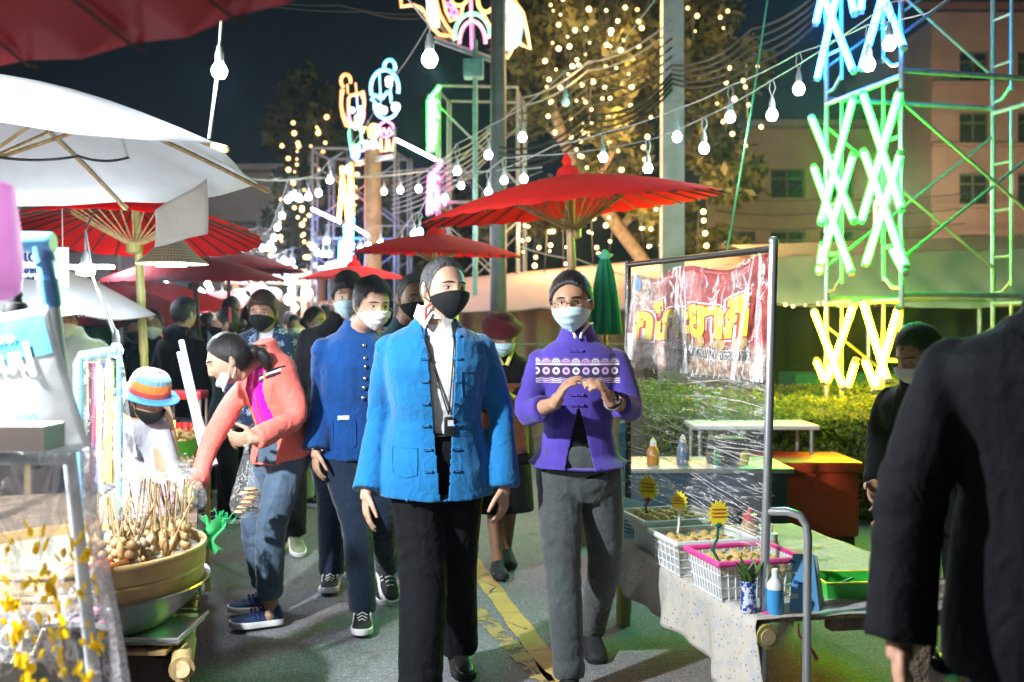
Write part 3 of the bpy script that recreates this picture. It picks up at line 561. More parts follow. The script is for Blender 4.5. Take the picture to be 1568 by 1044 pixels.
fl = [(NO,.020,oval(185,470,108,205,-30,215)), (NO,.020,oval(120,270,45,62,120,380)), (NO,.018,[F(*p) for p in ((80,350),(75,500),(90,600),(125,690),(150,690))]), (NO,.018,[F(*p) for p in ((145,560),(145,440),(165,405),(265,385),(280,430))]), (NP,.018,oval(218,560,72,140,0,180)), (NO,.010,[F(135,300),F(140,390)]), (NO,.010,[F(212,290),F(222,390)]), (NW,.022,oval(180,545,12,14)), (NW,.022,oval(258,535,10,14)), (NW,.022,oval(232,620,16,20)), (NB,.012,[F(222,400),F(236,590)]),
      (NC,.022,oval(485,340,130,175,160,375)), (NC,.020,oval(532,140,52,68,170,385)), (NC,.018,[F(*p) for p in ((360,450),(400,400),(430,430),(445,385),(470,430),(510,370),(540,400),(545,440))]), (NC,.018,oval(500,500,112,125,20,200)), (NW,.018,oval(528,262,26,24)), (NW,.016,oval(526,300,22,18)), (NC,.010,[F(435,190),F(450,470)]), (NC,.010,[F(540,300),F(545,480)]), (NW,.030,oval(425,520,16,16)), (NW,.030,oval(590,515,20,22)), (NW,.024,oval(475,545,20,22)),
      (NGT,.016,[F(*p) for p in ((170,690),(150,760),(160,860),(230,880),(270,830),(262,740),(225,690))]), (NW,.018,[F(*p) for p in ((180,670),(210,720),(240,690),(285,720))]), (NC,.016,[F(*p) for p in ((165,870),(180,980),(210,1010),(240,980),(250,880))]), (NW,.018,[F(*p) for p in ((195,880),(205,980),(225,900),(235,985))]), (NY,.016,oval(305,740,26,32,150,390)), (NY,.030,oval(385,720,26,30)), (NY,.026,oval(378,775,30,22)), (NM,.014,[F(*p) for p in ((440,680),(445,780),(500,800),(580,750),(560,680),(500,640),(440,680))]), (NP,.016,[F(*p) for p in ((455,760),(480,720),(505,765),(530,715),(560,760))]), (NO,.016,[F(*p) for p in ((450,810),(455,930),(500,930),(505,820))]), (NO,.016,[F(*p) for p in ((520,820),(530,920),(560,925),(578,800))]), (NW,.016,[F(*p) for p in ((290,830),(300,920),(330,830),(335,930),(360,840),(380,920),(400,830),(430,900))]), (NM,.012,[F(*p) for p in ((260,930),(350,905),(440,880))])]
neon_sign('neon sign of two round faced figures with topknots above a row of lettering', F(330,600), fl, [(F(200,1030),F(580,960)), (F(210,1060),F(575,985)), (F(150,600),F(210,1040)), (F(580,700),F(578,985)), (F(330,640),F(345,1040)), (F(350,1030),F(352,1080))])
YT = 12.0; F = lambda x, y: P(590+x*.16582, y*.16582, YT)
sc_ = lambda cx_, cy_, n, dx, dy, r: [F(cx_+dx*i/n + r*math.cos(R(90*i)), cy_+dy*i/n + r*math.sin(R(90*i))) for i in range(n+1)]
tl = [(NO,.018,[F(*p) for p in ((140,-40),(150,60),(250,45),(330,75),(385,150),(410,230),(500,320),(640,340))]), (NO,.018,[F(*p) for p in ((980,440),(1060,500),(1130,530),(1160,470),(1200,390),(1260,410),(1335,450),(1310,300),(1270,120),(1200,20),(1110,-20))]), (NGT,.018,oval(805,330,165,205,170,360)), (NP,.018,oval(805,400,120,205,180,360)), (NP,.016,[F(790,0),F(795,200)]), (NM,.016,[F(795,200),F(800,450)]), (NY,.016,oval(680,-10,70,60,0,170)), (NY,.018,oval(930,0,75,110,0,180)), (NO,.018,[F(*p) for p in ((715,60),(695,150),(600,190),(560,100),(540,0))]), (NM,.016,sc_(560,20,8,60,150,28)), (NP,.016,sc_(610,30,8,50,160,30)), (NM,.016,sc_(1075,10,9,-90,290,30)), (NP,.016,sc_(1040,60,8,-60,240,26)), (NP,.016,oval(950,250,80,90,0,120)),
      (NY,.016,[F(*p) for p in ((900,120),(960,230),(1060,220),(1090,60))]), (NY,.016,[F(*p) for p in ((990,410),(1060,330),(1100,250))]), (NO,.018,[F(*p) for p in ((470,0),(500,120),(560,230),(610,300))])]
for i in range(9): tl.append((NW if i % 2 else NC, .015, [F(1120+i*13,20+i*6), F(1135+i*17,180), F(1110+i*16,330+i*6), F(1080+i*14,470-i*4)]))
for i in range(4): tl.append((NW, .015, [F(390+i*22,-20), F(400+i*22,120), F(440+i*20,250)]))
neon_sign('large winged neon arch sign glowing in many colours at the top of its mast', F(800,200), tl, [(F(450,345),F(1000,540)), (F(455,380),F(990,570)), (F(620,360),F(620,400)), (F(830,470),F(850,560)), (F(800,100),F(820,520)), (F(470,200),F(620,380)), (F(1000,560),F(1130,500))])
b = MB(); M0 = F(830,600); b.tube([Vector((0,0,-M0.z)), Vector((0,0,.3))], .03, 8)
b.bbox((-.02,0,-.05), (.24,.2,.22), .02); o = b.build('sign_mast', mat('teal_mast_paint',(.10,.22,.20),.6,var=.3), loc=M0); tag(o, 'teal steel mast with a control box under the winged neon sign', 'mast')
# ---------------------------------------------------------------- cables in the air
def cable(label, pts, r=.012, m=WIRE, sag=.0, name='overhead_cable', group='cables strung between poles'):
    q = [P(*p) for p in pts]; o = q[0].copy(); L = []
    for i in range(len(q)-1):
        for t in [j/8 for j in range(8)]: L.append(q[i].lerp(q[i+1], t) - Vector((0,0,4*sag*t*(1-t))) - o)
    L.append(q[-1]-o); b = MB(); b.tube(L, r, 5); c_ = b.build(name, m, loc=o); tag(c_, label, 'cable', group)
NTH = ('topmost','second','third','fourth','fifth','sixth','lowest')
for i in range(6): cable(NTH[i]+' black cable from the concrete pole towards the neon mast', [(1029,30+i*14,11.45),(900,95+i*13,12),(790,150+i*12,13.2)], .011, WIRE if i > 1 else WIREW, .10)
for i in range(5): cable(NTH[i]+' black cable from the concrete pole over the booths', [(1029,100+i*7,11.4),(1150,45+i*14,10.5),(1300,-60+i*10,9.5)], .013, WIRE, .12)
for i in range(4): cable(NTH[i]+' slack dark cable looping between the dark post and the concrete pole', [(763,225+i*9,11.1),(900,175+i*10,11.2),(1029,112+i*8,11.4)], .014, WIRE, .16)
for i in range(7): cable(NTH[i]+' thin pale wire fanning out from the mint panel scaffold', [(757,190+i*7,13.4),(690,235+i*9,13.0),(600,285+i*7,14.4)], .007, WIREW, .05)
cable('high thin cable crossing the dark sky', [(330,-5,11),(560,18,11.5),(655,26,12)], .008, WIRE, .05); cable('second thin cable crossing the dark sky just below the first', [(330,-12,11),(520,8,11.5),(655,20,12)], .008, WIRE, .05)
cable('taut pale rope from the white parasol to the neon scaffold', [(365,271,9),(470,272,11),(650,262,12.5),(830,256,12)], .010, WIREW, .03)
cable('green lit guy wire running up from the banner frame', [(1113,385,6.8),(1150,170,7.2),(1178,-20,7.5)], .007, GREENW)
cable('pale wire under the parasol in front of the tree', [(790,375,12),(885,397,12),(1000,430,12)], .008, WIREW, .03)
for i in range(4): cable(NTH[i]+' power cable along the tan building', [(1095,300+i*22,33),(1250,305+i*22,33),(1480,296+i*23,33)], .02, WIRE, .1)
# ---------------------------------------------------------------- people
def head_pts(u, v, detail=1.0):
    """u azimuth (0 = face, -Y), v elevation, radians -> (n,3) points of a head 0.23 m high centred on 0"""
    x = .0755*np.cos(v)*np.sin(u); y = -.096*np.cos(v)*np.cos(u); z = .115*np.sin(v)
    fr = np.clip(-y/.096, 0, 1)
    s = np.clip(-z/.115, 0, 1); up = np.clip(z/.115, 0, 1)
    sq = np.abs(np.cos(u)); x = x*(1+.06*np.sin(2*u)**2*np.cos(v)); y = y*(1+.03*np.sin(2*u)**2)
    x = x*(1-.34*s**2.0*(.4+.6*np.clip(fr*1.3,0,1))); x = x*(1+.05*up)
    y = np.where(y > 0, y*(1-.42*s**1.3) + .012*up*np.clip(y/.09,0,1), y*(1-.10*up**2))
    y = y - .020*np.clip(s-.45,0,1)*np.clip(fr*2,0,1)*1.2
    y = np.where(z < 0, y + .0*z, y)
    if detail:
        g = lambda a, m, w: np.exp(-((a-m)/w)**2)
        f2 = np.clip(fr*1.6-.3, 0, 1)*detail
        y -= .006*g(z,.026,.012)*g(x,0,.05)*f2
        for sx in (-1, 1):
            y += .010*g(x,sx*.031,.018)*g(z,.004,.013)*f2
            y -= .006*g(x,sx*.042,.018)*g(z,-.026,.018)*f2
            y -= .007*g(x,sx*.013,.008)*g(z,-.040,.009)*f2
        nz = np.clip((.016-z)/.056, 0, 1); prof = np.where(z > .016, 0, np.where(z > -.038, .007+.019*nz**1.2, .026*np.exp(-((z+.038)/.008)**2)))
        prof = np.where((z > .016)&(z < .04), .007*(1-(z-.016)/.024), prof)
        y -= prof*g(x,0,.0105+.004*nz)*f2
        y -= .0055*(g(z,-.061,.005)+g(z,-.072,.006)*1.1)*g(x,0,.023)*f2
        y += .004*g(z,-.0665,.0025)*g(x,0,.024)*f2
        y += .004*g(z,-.083,.007)*g(x,0,.03)*f2
        y -= .006*g(z,-.102,.012)*g(x,0,.022)*f2
    return np.stack([x, y, z], 1)
def head_grid(nu=88, nv=64):
    us = np.linspace(-math.pi, math.pi, nu, endpoint=False); vs = np.linspace(-1.53, 1.53, nv)
    V, U = np.meshgrid(vs, us, indexing='ij')
    p = head_pts(U.ravel(), V.ravel())
    f = [(i*nu+j, i*nu+(j+1)%nu, (i+1)*nu+(j+1)%nu, (i+1)*nu+j) for i in range(nv-1) for j in range(nu)]
    f += [tuple(range(nu-1,-1,-1)), tuple(range((nv-1)*nu, nv*nu))]
    return p, f
_HG = head_grid(); _HBVH = BVHTree.FromPolygons([Vector(p) for p in _HG[0]], _HG[1])
def face_y(x, z):
    h = _HBVH.ray_cast(Vector((x,-.4,z)), Vector((0,1,0)))
    return h[0].y if h[0] else -.08
SKIN = {}
def skin(tone):
    if tone in SKIN: return SKIN[tone]
    c = dict(light=(.52,.33,.23), mid=(.45,.265,.175), tan=(.40,.225,.14), dark=(.27,.15,.095))[tone]
    g = GR('skin_'+tone); o = g.co(); n = g.noise(o, 22, 4, .65); big = g.noise(o, 6, 2)
    k = g.ramp(n*.6+big*.4, [(.3, (c[0]*.82,c[1]*.74,c[2]*.70)), (.7, (c[0]*1.08,c[1]*1.06,c[2]*1.04))])
    g.set(col=k, rough=.48, spec=.45); g.bump(g.noise(o, 260, 3), .0008, .6); SKIN[tone] = g.mat; return g.mat
_g = GR('hair'); _c = _g.co(); _n = _g.noise(_g.scale(_c, (260,260,22)), 1, 3, .6)
_g.set(col=_g.ramp(_n, [(.35,(.004,.0035,.004)),(.75,(.030,.024,.021))]), rough=.42, spec=.5); _g.bump(_n, .004, .8); HAIR = _g.mat
_g = GR('greying_hair'); _c = _g.co(); _n = _g.noise(_g.scale(_c, (240,240,40)), 1, 3, .7)
_g.set(col=_g.ramp(_n, [(.35,(.022,.022,.025)),(.8,(.24,.23,.23))]), rough=.55); _g.bump(_n, .003, .7); HAIRG = _g.mat
_g = GR('brown_hair'); _c = _g.co(); _n = _g.noise(_g.scale(_c, (220,220,22)), 1, 3, .6)
_g.set(col=_g.ramp(_n, [(.35,(.014,.007,.004)),(.75,(.085,.045,.024))]), rough=.42); _g.bump(_n, .004, .8); HAIRB = _g.mat
EYEW = mat('eye_white', (.62,.58,.54), .25, var=.05); EYED = mat('iris_dark', (.012,.008,.006), .12, var=.1)
BROW = mat('brow_hair', (.02,.014,.011), .7, var=.3, vs=200)
def paper(name, col):
    g = GR(name); c = g.co(); n = g.noise(c, 420, 2)
    g.set(col=g.ramp(g.noise(c, 30, 3), [(.3,tuple(v*.9 for v in col)),(.7,col)]), rough=.85, spec=.2); g.bump(n, .0006, .5); return g.mat
MASKW = paper('white_mask', (.80,.80,.80)); MASKB = paper('pale_blue_mask', (.52,.72,.80)); MASKK = paper('black_mask', (.012,.013,.015))
STRAP = mat('ear_loop', (.75,.75,.74), .8, var=.05); STRAPK = mat('ear_loop_dark', (.015,.015,.017), .8, var=.05)
def ring(c, X, Y, rx, ry, n=20, e=2.3):
    out = []
    for j in range(n):
        a = 2*math.pi*j/n; ca, sa = math.cos(a), math.sin(a)
        out.append(c + X*(rx*math.copysign(abs(ca)**(2/e), ca)) + Y*(ry*math.copysign(abs(sa)**(2/e), sa)))
    return out
def limb(mb, pts, rad, n=14, sub=3):                                 # smooth tapered limb through joints
    pts = [Vector(p) for p in pts]; P2, R2 = [], []
    for i in range(len(pts)-1):
        for k in range(sub):
            t = k/sub; P2.append(pts[i].lerp(pts[i+1], t)); R2.append(rad[i]*(1-t)+rad[i+1]*t)
    P2.append(pts[-1]); R2.append(rad[-1])
    for _ in range(2):
        Q = P2[:]
        for i in range(1, len(P2)-1):
            if i % sub == 0: Q[i] = P2[i]*.6 + (P2[i-1]+P2[i+1])*.2
        P2 = Q
    mb.tube(P2, R2, n)
def hand(mb, w, d, pn, side, curl=.5, k=1.0, spread=.0, point=False):
    """palm from wrist w along d; pn = palm-facing normal; side = direction of the thumb"""
    d = d.normalized(); side = (side - d*side.dot(d)).normalized(); pn = d.cross(side) if pn is None else (pn - d*pn.dot(d) - side*pn.dot(side)).normalized()
    M = Matrix((side, d, pn)).transposed()
    mb.ball(w + d*.050*k, (.041*k, .058*k, .0165*k), 12, 8, M=M)
    mb.tube([w - d*.02*k, w + d*.03*k], [.026*k, .028*k], 10)
    for i, (off, L) in enumerate(((.029,.074),(.0095,.083),(-.0105,.078),(-.030,.061))):
        p = w + side*off*k + d*(.088 - .006*abs(i-1.2))*k; a = .10 + (0 if (point and i == 0) else curl*.6); q = [p - d*.03*k, p]; dirn = d + side*(off*spread*6)
        for sgl in (.45, .30, .25):
            v = (dirn*math.cos(a) + pn*math.sin(a)).normalized(); p = p + v*L*sgl*k; q.append(p); a += (0.05 if (point and i == 0) else curl*.75)
        mb.tube(q, [.0090*k, .0092*k, .0086*k, .0078*k, .0064*k], 8)
    p = w + side*.030*k + d*.022*k; v1 = (side*.75 + d*.75 + pn*.25).normalized(); v2 = (side*.25 + d*.9 + pn*(.25+.3*curl)).normalized()
    p1 = p + v1*.040*k; p2 = p1 + v2*.032*k; p3 = p2 + v2*.024*k
    mb.tube([p - v1*.012*k, p, p1, p2, p3], [.014*k, .0140*k, .0112*k, .0100*k, .0072*k], 8)
def fold(me, amp, joints=(), seed=0, torso=.5, f=22):
    p = get_v(me); n = get_n(me)
    base = fvnoise(p*np.array([1,1,.38]), f, seed, 2)*torso + fvnoise(p*np.array([.7,.7,1.2]), f*.8, seed+5, 2)*torso*.5
    rd = 1-2.2*np.abs(fvnoise(p*np.array([1,1,.42]), f*.62, seed+21, 2)); rd2 = 1-2.2*np.abs(fvnoise(p*np.array([.8,.8,1.3]), f*.55, seed+31, 2))
    d = base*.35 + torso*(rd*.55 + rd2*.35)
    for (j, ax, rad, k) in joints:
        j = np.array(j); ax = np.array(Vector(ax).normalized()); q = p-j
        g = np.exp(-(np.linalg.norm(q, axis=1)/rad)**2)
        al = q@ax + .012*fvnoise(p, 30, seed+2, 1)
        d += g*k*(.55+.75*fvnoise(p, 13, seed+7, 1))*(np.abs(np.sin(al*46+fvnoise(p, 15, seed+3, 2)*2.1))*1.3-.75)*.85
    set_v(me, p + n*(d*amp)[:,None])
def shoe(root, ank, yaw, pitch, up_m, sole_m, L=.27, lace_m=None, name='shoe', acc=None):
    M = Matrix.Translation(ank) @ Matrix.Rotation(yaw, 4, 'Z') @ Matrix.Rotation(pitch, 4, 'X')
    mb = MB(); rs = []
    prof = [(-.065,.028,.030),(-.055,.036,.085),(-.02,.040,.098),(.02,.040,.092),(.06,.042,.070),(.10,.046,.056),(.14,.047,.048),(.175,.040,.040),(.195,.026,.030),(.203,.010,.018)]
    kk = L/.27
    for (t, w, h) in prof:
        row = []
        for j in range(14):
            a = math.pi*2*j/14; ca, sa = math.cos(a), math.sin(a)
            x = w*math.copysign(abs(ca)**.75, ca)*(1-.35*max(0,sa)*(h > .06)); z = (h*.5)*(1+math.copysign(abs(sa)**.75, sa))
            row.append(M @ Vector((x*kk, -t*kk, z - .078 + (.012 if t > .15 else 0)*(t-.15)/.05)))
        rs.append(row)
    mb.rings(rs); up = mb.build(name, up_m, root, ang=180)
    s = MB(); rs = []
    for z, gr in ((-.080,.96),(-.078,1.06),(-.056,1.08),(-.052,1.0)):
        row = []
        for (t, w, h) in prof: row.append(M @ Vector((w*1.08*gr*kk, -t*kk*1.03, z + (.010*(t-.13)/.07 if t > .13 else 0))))
        for (t, w, h) in reversed(prof): row.append(M @ Vector((-w*1.08*gr*kk, -t*kk*1.03, z + (.010*(t-.13)/.07 if t > .13 else 0))))
        rs.append(row)
    s.rings(rs); s.build('sole', sole_m, up, ang=50)
    if lace_m:
        l = MB()
        for i in range(5):
            t = .035+.02*i; h = .088-.0095*i-.078+.004
            l.tube([M@Vector((-.024*kk,-t*kk,h-.008)), M@Vector((0,-(t+.003)*kk,h+.006)), M@Vector((.024*kk,-t*kk,h-.008))], .0032, 5)
        if acc:
            for sx in (-1,1):
                for q in range(3): l.tube([M@Vector((sx*.0435*kk,-(.03+.022*q)*kk,-.045)), M@Vector((sx*.040*kk,-(.048+.022*q)*kk,-.005))], .0045, 4)
        l.build('laces', lace_m, up)
    return up
def human(label, loc, H=1.68, yaw=0, pelvis=None, chest=None, chest_yaw=None, head=None, hyaw=None, hpitch=.05, hroll=0, arms=None, legs=None, tone='mid', lod=1,
          top=None, pants=None, shoes=None, hair='short', hair_m=None, mask=None, mask_down=False, glasses=False, group=None, wide=1.0, curl=.45, face=True, skirt=False, headk=1.0, body_legs=True):
    k = H/1.70; loc = Vector(loc); root = empty('person', loc, label, 'person', group); random.seed(int(abs(loc.x*977+loc.y*613)))
    chest_yaw = yaw if chest_yaw is None else chest_yaw; hyaw = chest_yaw if hyaw is None else hyaw
    Sp = Vector((math.cos(yaw), math.sin(yaw), 0)); Sc = Vector((math.cos(chest_yaw), math.sin(chest_yaw), 0))
    Fp = Vector((math.sin(yaw), -math.cos(yaw), 0)); Fc = Vector((math.sin(chest_yaw), -math.cos(chest_yaw), 0))
    rel = lambda p: Vector(p) - loc
    pel = rel(pelvis) if pelvis is not None else Vector((0,0,.93*k))
    ch = rel(chest) if chest is not None else Vector((0,0,1.375*k)) - Fc*.01
    spine = (ch-pel).normalized(); nb = ch + spine*.085*k
    hk = k**.5*headk; hd = rel(head) if head is not None else Vector((0,0,H-.115*hk)) + Fc*.03
    HM = Matrix.Translation(hd) @ Matrix.Rotation(hyaw, 4, 'Z') @ Matrix.Rotation(hpitch, 4, 'X') @ Matrix.Rotation(hroll, 4, 'Y') @ Matrix.Scale(hk, 4)
    sw = .160*k*wide
    sh = [ch - Sc*sw - spine*.036*k, ch + Sc*sw - spine*.036*k]
    A = []
    for i, sg in enumerate((-1, 1)):
        a = (arms or [None, None])[i]
        if a is None:
            e = sh[i] + Sc*sg*.045*k - Vector((0,0,.285*k)) + Fc*random.uniform(-.05,.02); w = e + Sc*sg*.01 - Vector((0,0,.245*k)) + Fc*random.uniform(.02,.10); dd = Vector((0,0,-1)) + Fc*.15; thumb = Fc.copy(); c = curl
        else:
            e, w = rel(a[0]), rel(a[1]); dd = Vector(a[2]) if len(a) > 2 and a[2] is not None else (w-e).normalized(); thumb = Vector(a[3]) if len(a) > 3 and a[3] is not None else Fc.copy(); c = a[4] if len(a) > 4 else curl
        A.append((sh[i], e, w, dd, thumb, c, a[5] if a is not None and len(a) > 5 else False))
    hp = [pel - Sp*.088*k*wide - Vector((0,0,.03)), pel + Sp*.088*k*wide - Vector((0,0,.03))]
    L = []
    for i, sg in enumerate((-1, 1)):
        l = (legs or [None, None])[i]
        if l is None:
            an = Vector((hp[i].x, hp[i].y, .085*k)) + Sp*sg*.01 + Fp*random.uniform(-.08,.08); kn = hp[i].lerp(an, .5) + Fp*.015; fy, fp = yaw, 0
        else: kn, an = rel(l[0]), rel(l[1]); fy = l[2] if len(l) > 2 else yaw; fp = l[3] if len(l) > 3 else 0
        L.append((hp[i], kn, an, fy, fp))
    vox = (.0058, .0085, .013)[lod]; sk = skin(tone)
    # ---- the body: one continuous surface
    mb = MB(); hp_, hf_ = _HG
    mb.add([HM @ Vector(p) for p in hp_], hf_)
    for sx in (-1, 1):
        EM = HM.to_3x3() @ Matrix.Rotation(sx*.35, 3, 'Z') @ Matrix.Rotation(-.18, 3, 'X')
        mb.ball(HM @ Vector((sx*.079,.014,-.004)), (.011,.019,.033), 10, 8, M=EM)
        mb.ball(HM @ Vector((sx*.074,.010,-.024)), (.008,.011,.014), 8, 6, M=EM)
    hb = HM @ Vector((0,.022,-.075)); mb.tube([nb - spine*.05*k, nb.lerp(hb,.5), hb, HM @ Vector((0,.012,-.03))], [.070*k,.056*k*wide,.056*k*wide,.06*k], 16)
    up = lambda t: pel.lerp(ch, t)
    def torso(m, add, hem=None, sx=1.0, neck=True, flare=0):
        rs = []; kk = k
        X0, X1, F0, F1 = Sp, Sc, Fp, Fc
        lay = [(-.20,.150,.110),(-.06,.168,.118),(.10,.160,.112),(.32,.142,.105),(.55,.152,.112),(.78,.168,.118),(.90,.168,.108),(.985,.160,.096),(1.045,.122,.080),(1.10,.082,.066),(1.16,.070,.060)]
        if hem is not None:
            lay = [(hem,(.170 if hem < .1 else .148)+flare,(.126 if hem < .1 else .104)+flare*1.7)] + ([(hem*.5-.01,.172+flare*.6,.126+flare*1.1)] if hem < -.06 else []) + [x for x in lay if x[0] > max(-.03, hem+.05)]
        for (t, rx, ry) in lay:
            tt = max(0, min(1, t)); X = X0.lerp(X1, tt).normalized(); c = pel + (ch-pel)*t - spine*0
            Fv = F0.lerp(F1, tt).normalized(); Fv = (Fv - spine*Fv.dot(spine)).normalized()
            a2 = add*(1 if t < 1.1 else .5)
            rs.append(ring(c + Fv*(.012*kk if .5 < t < .9 else 0), X, Fv, rx*kk*wide*sx+a2, ry*kk*(.5+.5*wide)*sx+a2, 24))
        m.rings(rs)
    torso(mb, -.012)
    for i, (s, e, w, dd, th, c, pt) in enumerate(A):
        limb(mb, [s, s.lerp(e,.5), e, e.lerp(w,.35), w], [.046*k,.042*k,.036*k,.037*k,.025*k])
        pn = None
        d1 = dd.normalized(); t1 = (th - d1*th.dot(d1)).normalized(); n1 = d1.cross(t1)*(-1 if i == 0 else 1)
        hand(mb, w, dd, n1, th, c, .96*k**.5, point=pt)
    for (h, kn, an, fy, fp) in L if body_legs else []:
        limb(mb, [h, h.lerp(kn,.5), kn, kn.lerp(an,.35)+Vector((math.sin(fy),-math.cos(fy),0))*-.012, an], [.068*k,.062*k,.048*k,.050*k,.036*k])
        mb.ball(an - Vector((0,0,.03)), (.034,.05,.04), 10, 6)
    me = remesh(mb, vox, 2, .4); body = link('body', me, sk, root)
    # ---- face
    if face and lod < 2:
        for sx in (-1, 1):
            x, z = sx*.0315, .004; y = face_y(x, z)
            eb = MB(); eb.ball(HM @ Vector((x, y+.0030, z)), (.0145*hk,.0062*hk,.0058*hk), 12, 8, M=Matrix.Rotation(hyaw, 3, 'Z'), m=0)
            eb.ball(HM @ Vector((x+.002, y-.0016, z)), (.0055*hk,.0026*hk,.0055*hk), 10, 6, M=Matrix.Rotation(hyaw, 3, 'Z'), m=1)
            ey = eb.build('eye', [EYEW, EYED], body)
            lb = MB(); lb.tube([HM @ Vector((x+q*.0165, face_y(x+q*.0165, z)-.0022+.003*abs(q), z+.0062-.0055*q*q)) for q in (-1,-.6,-.2,.2,.6,1)], [.0007,.0016,.002,.002,.0017,.0008], 5)
            lb.build('eyelid', BROW, ey)
            bb = MB(); bb.tube([HM @ Vector((x*1.02+q*.022, face_y(x*1.02+q*.022, z+.021)-.0008, z+.0195+.004*(1-q*q)-.002*q*sx)) for q in (-1,-.6,-.2,.2,.6,1)], [.001,.0028,.0034,.0034,.0028,.001], 6, flat=1.0)
            bb.build('eyebrow', BROW, body)
    # ---- hair
    if hair:
        nu, nv = (112, 60) if lod == 0 else (72, 40)
        us = np.linspace(-math.pi, math.pi, nu, endpoint=False); vs = np.linspace(-1.1, 1.54, nv); Vv, Uu = np.meshgrid(vs, us, indexing='ij'); Uu, Vv = Uu.ravel(), Vv.ravel()
        p = head_pts(Uu, Vv, 0); z = p[:,2]; au = np.degrees(np.abs(Uu))
        if hair in ('short','buzz','mop'):
            hl = np.interp(au, [0,28,45,58,68,78,86,100,118,140,180], [.083,.081,.076,.060,.030,-.012,-.020,.012,-.030,-.066,-.074] if hair == 'buzz' else [.066,.068,.062,.040,.020,-.012,-.020,.012,-.030,-.066,-.074] if hair != 'mop' else [.050,.048,.042,.026,.012,-.012,-.020,.012,-.030,-.066,-.076])
            tt = np.interp(z, [-.08,-.02,.03,.07,.115], [.003,.006,.010,.016,.022] if hair != 'buzz' else [.0025,.0035,.0045,.007,.009]); 
            if hair == 'mop': tt = tt*1.45 + .008*np.clip(z/.1,0,1)*np.cos(Uu)
        else:
            hl = np.interp(au, [0,15,35,55,70,84,100,120,180], [.072,.070,.058,.036,.012,-.015,-.045,-.078,-.085]); tt = np.interp(z, [-.09,0,.06,.115], [.006,.010,.011,.013])
        e = fvnoise(p, 60, 3, 2)*.004
        m = np.clip((z-hl+e)/.012, 0, 1); m = m*m*(3-2*m)
        n = p/np.array([.0755**2,.096**2,.115**2]); n /= np.linalg.norm(n, axis=1)[:,None]
        st = fvnoise(np.stack([Uu*3, Vv*.8, Uu*0],1), 9, 4, 3)*.0022 + fvnoise(p, 70, 9, 2)*.0016
        if hair in ('short','mop'): st = st*1.7
        p = p + n*((-.004 + (tt+.004)*m + st*m)[:,None]); keep = m > 0
        fs = []
        for i in range(nv-1):
            for j in range(nu):
                q = (i*nu+j, i*nu+(j+1)%nu, (i+1)*nu+(j+1)%nu, (i+1)*nu+j)
                if any(keep[list(q)]): fs.append(q)
        fs.append(tuple(range((nv-1)*nu, nv*nu)))
        hb = MB(); hb.add([HM @ Vector(v) for v in p], fs)
        if hair == 'bun': hb.ball(HM @ Vector((0,.118,-.005)), (.040,.034,.040), 14, 10)
        if hair == 'pony':
            hb.ball(HM @ Vector((0,.122,-.012)), (.034,.034,.034), 12, 8)
            hb.tube([HM @ Vector(q) for q in ((0,.12,-.01),(0,.150,-.03),(.005,.160,-.07),(.008,.150,-.10),(.008,.140,-.12))], [.022,.030,.030,.022,.006], 10)
        if hair == 'long':
            rs = []
            for z_, rx, ry, yo in ((.02,.082,.075,.030),(-.05,.088,.070,.040),(-.12,.085,.055,.055),(-.20,.080,.045,.060),(-.25,.060,.030,.060)):
                rs.append([HM @ Vector((rx*math.cos(a), yo + ry*math.sin(a), z_)) for a in [2*math.pi*j/20 for j in range(20)]])
            hb.rings(rs)
        hobj = hb.build('hair', hair_m or HAIR, root, ang=180)
        if lod < 2:                                                  # loose strands over the cap
            ns = (3400, 1300)[lod]; rg = np.random.default_rng(5); ii = rg.integers(nu*3, nu*(nv-1), ns*2); ii = ii[keep[ii] & (m[ii] > .12)][:ns]; q = p[ii]; nn = n[ii]; zz_ = np.array([0,0,1.0])
            if hair in ('short','buzz','mop'): fl_ = np.stack([q[:,0]*1.2, np.where(q[:,2] > .05, -.05+q[:,1]*.6, q[:,1]*.4), -.05-.06*(q[:,2] < .06)],1) + rg.normal(0,.022,(len(q),3)); L_ = {'short':.030,'buzz':.010,'mop':.036}[hair]*rg.uniform(.5,1.2,len(q)); lf = {'short':.22,'buzz':.45,'mop':.18}[hair]
            else: fl_ = np.array([0,.12,-.01]) - q + rg.normal(0,.012,(len(q),3)); L_ = .045*rg.uniform(.5,1.1,len(q)); lf = .05
            fl_ -= nn*(fl_*nn).sum(1)[:,None]; fl_ /= np.linalg.norm(fl_,axis=1)[:,None]+1e-9; sd_ = np.cross(nn, fl_)*(.0011 if lod == 0 else .0018)
            p1 = q + fl_*(L_*.5)[:,None] + nn*(L_*lf*.6+.001)[:,None]; p2 = q + fl_*L_[:,None] + nn*(L_*lf*.7)[:,None]; 
            V_ = np.stack([q-sd_, q+sd_, p1+sd_*.8, p1-sd_*.8, p2],1).reshape(-1,3); Mh = np.array(HM); V_ = V_@Mh[:3,:3].T + Mh[:3,3]
            sb_ = MB(); sb_.v = [tuple(a) for a in V_]; sb_.f = [f_ for t_ in range(len(q)) for f_ in ((5*t_,5*t_+1,5*t_+2,5*t_+3),(5*t_+3,5*t_+2,5*t_+4))]; sb_.m = [0]*len(sb_.f)
            tag(sb_.build('hair_strands', hair_m or HAIR, hobj, ang=180), kind='stuff')
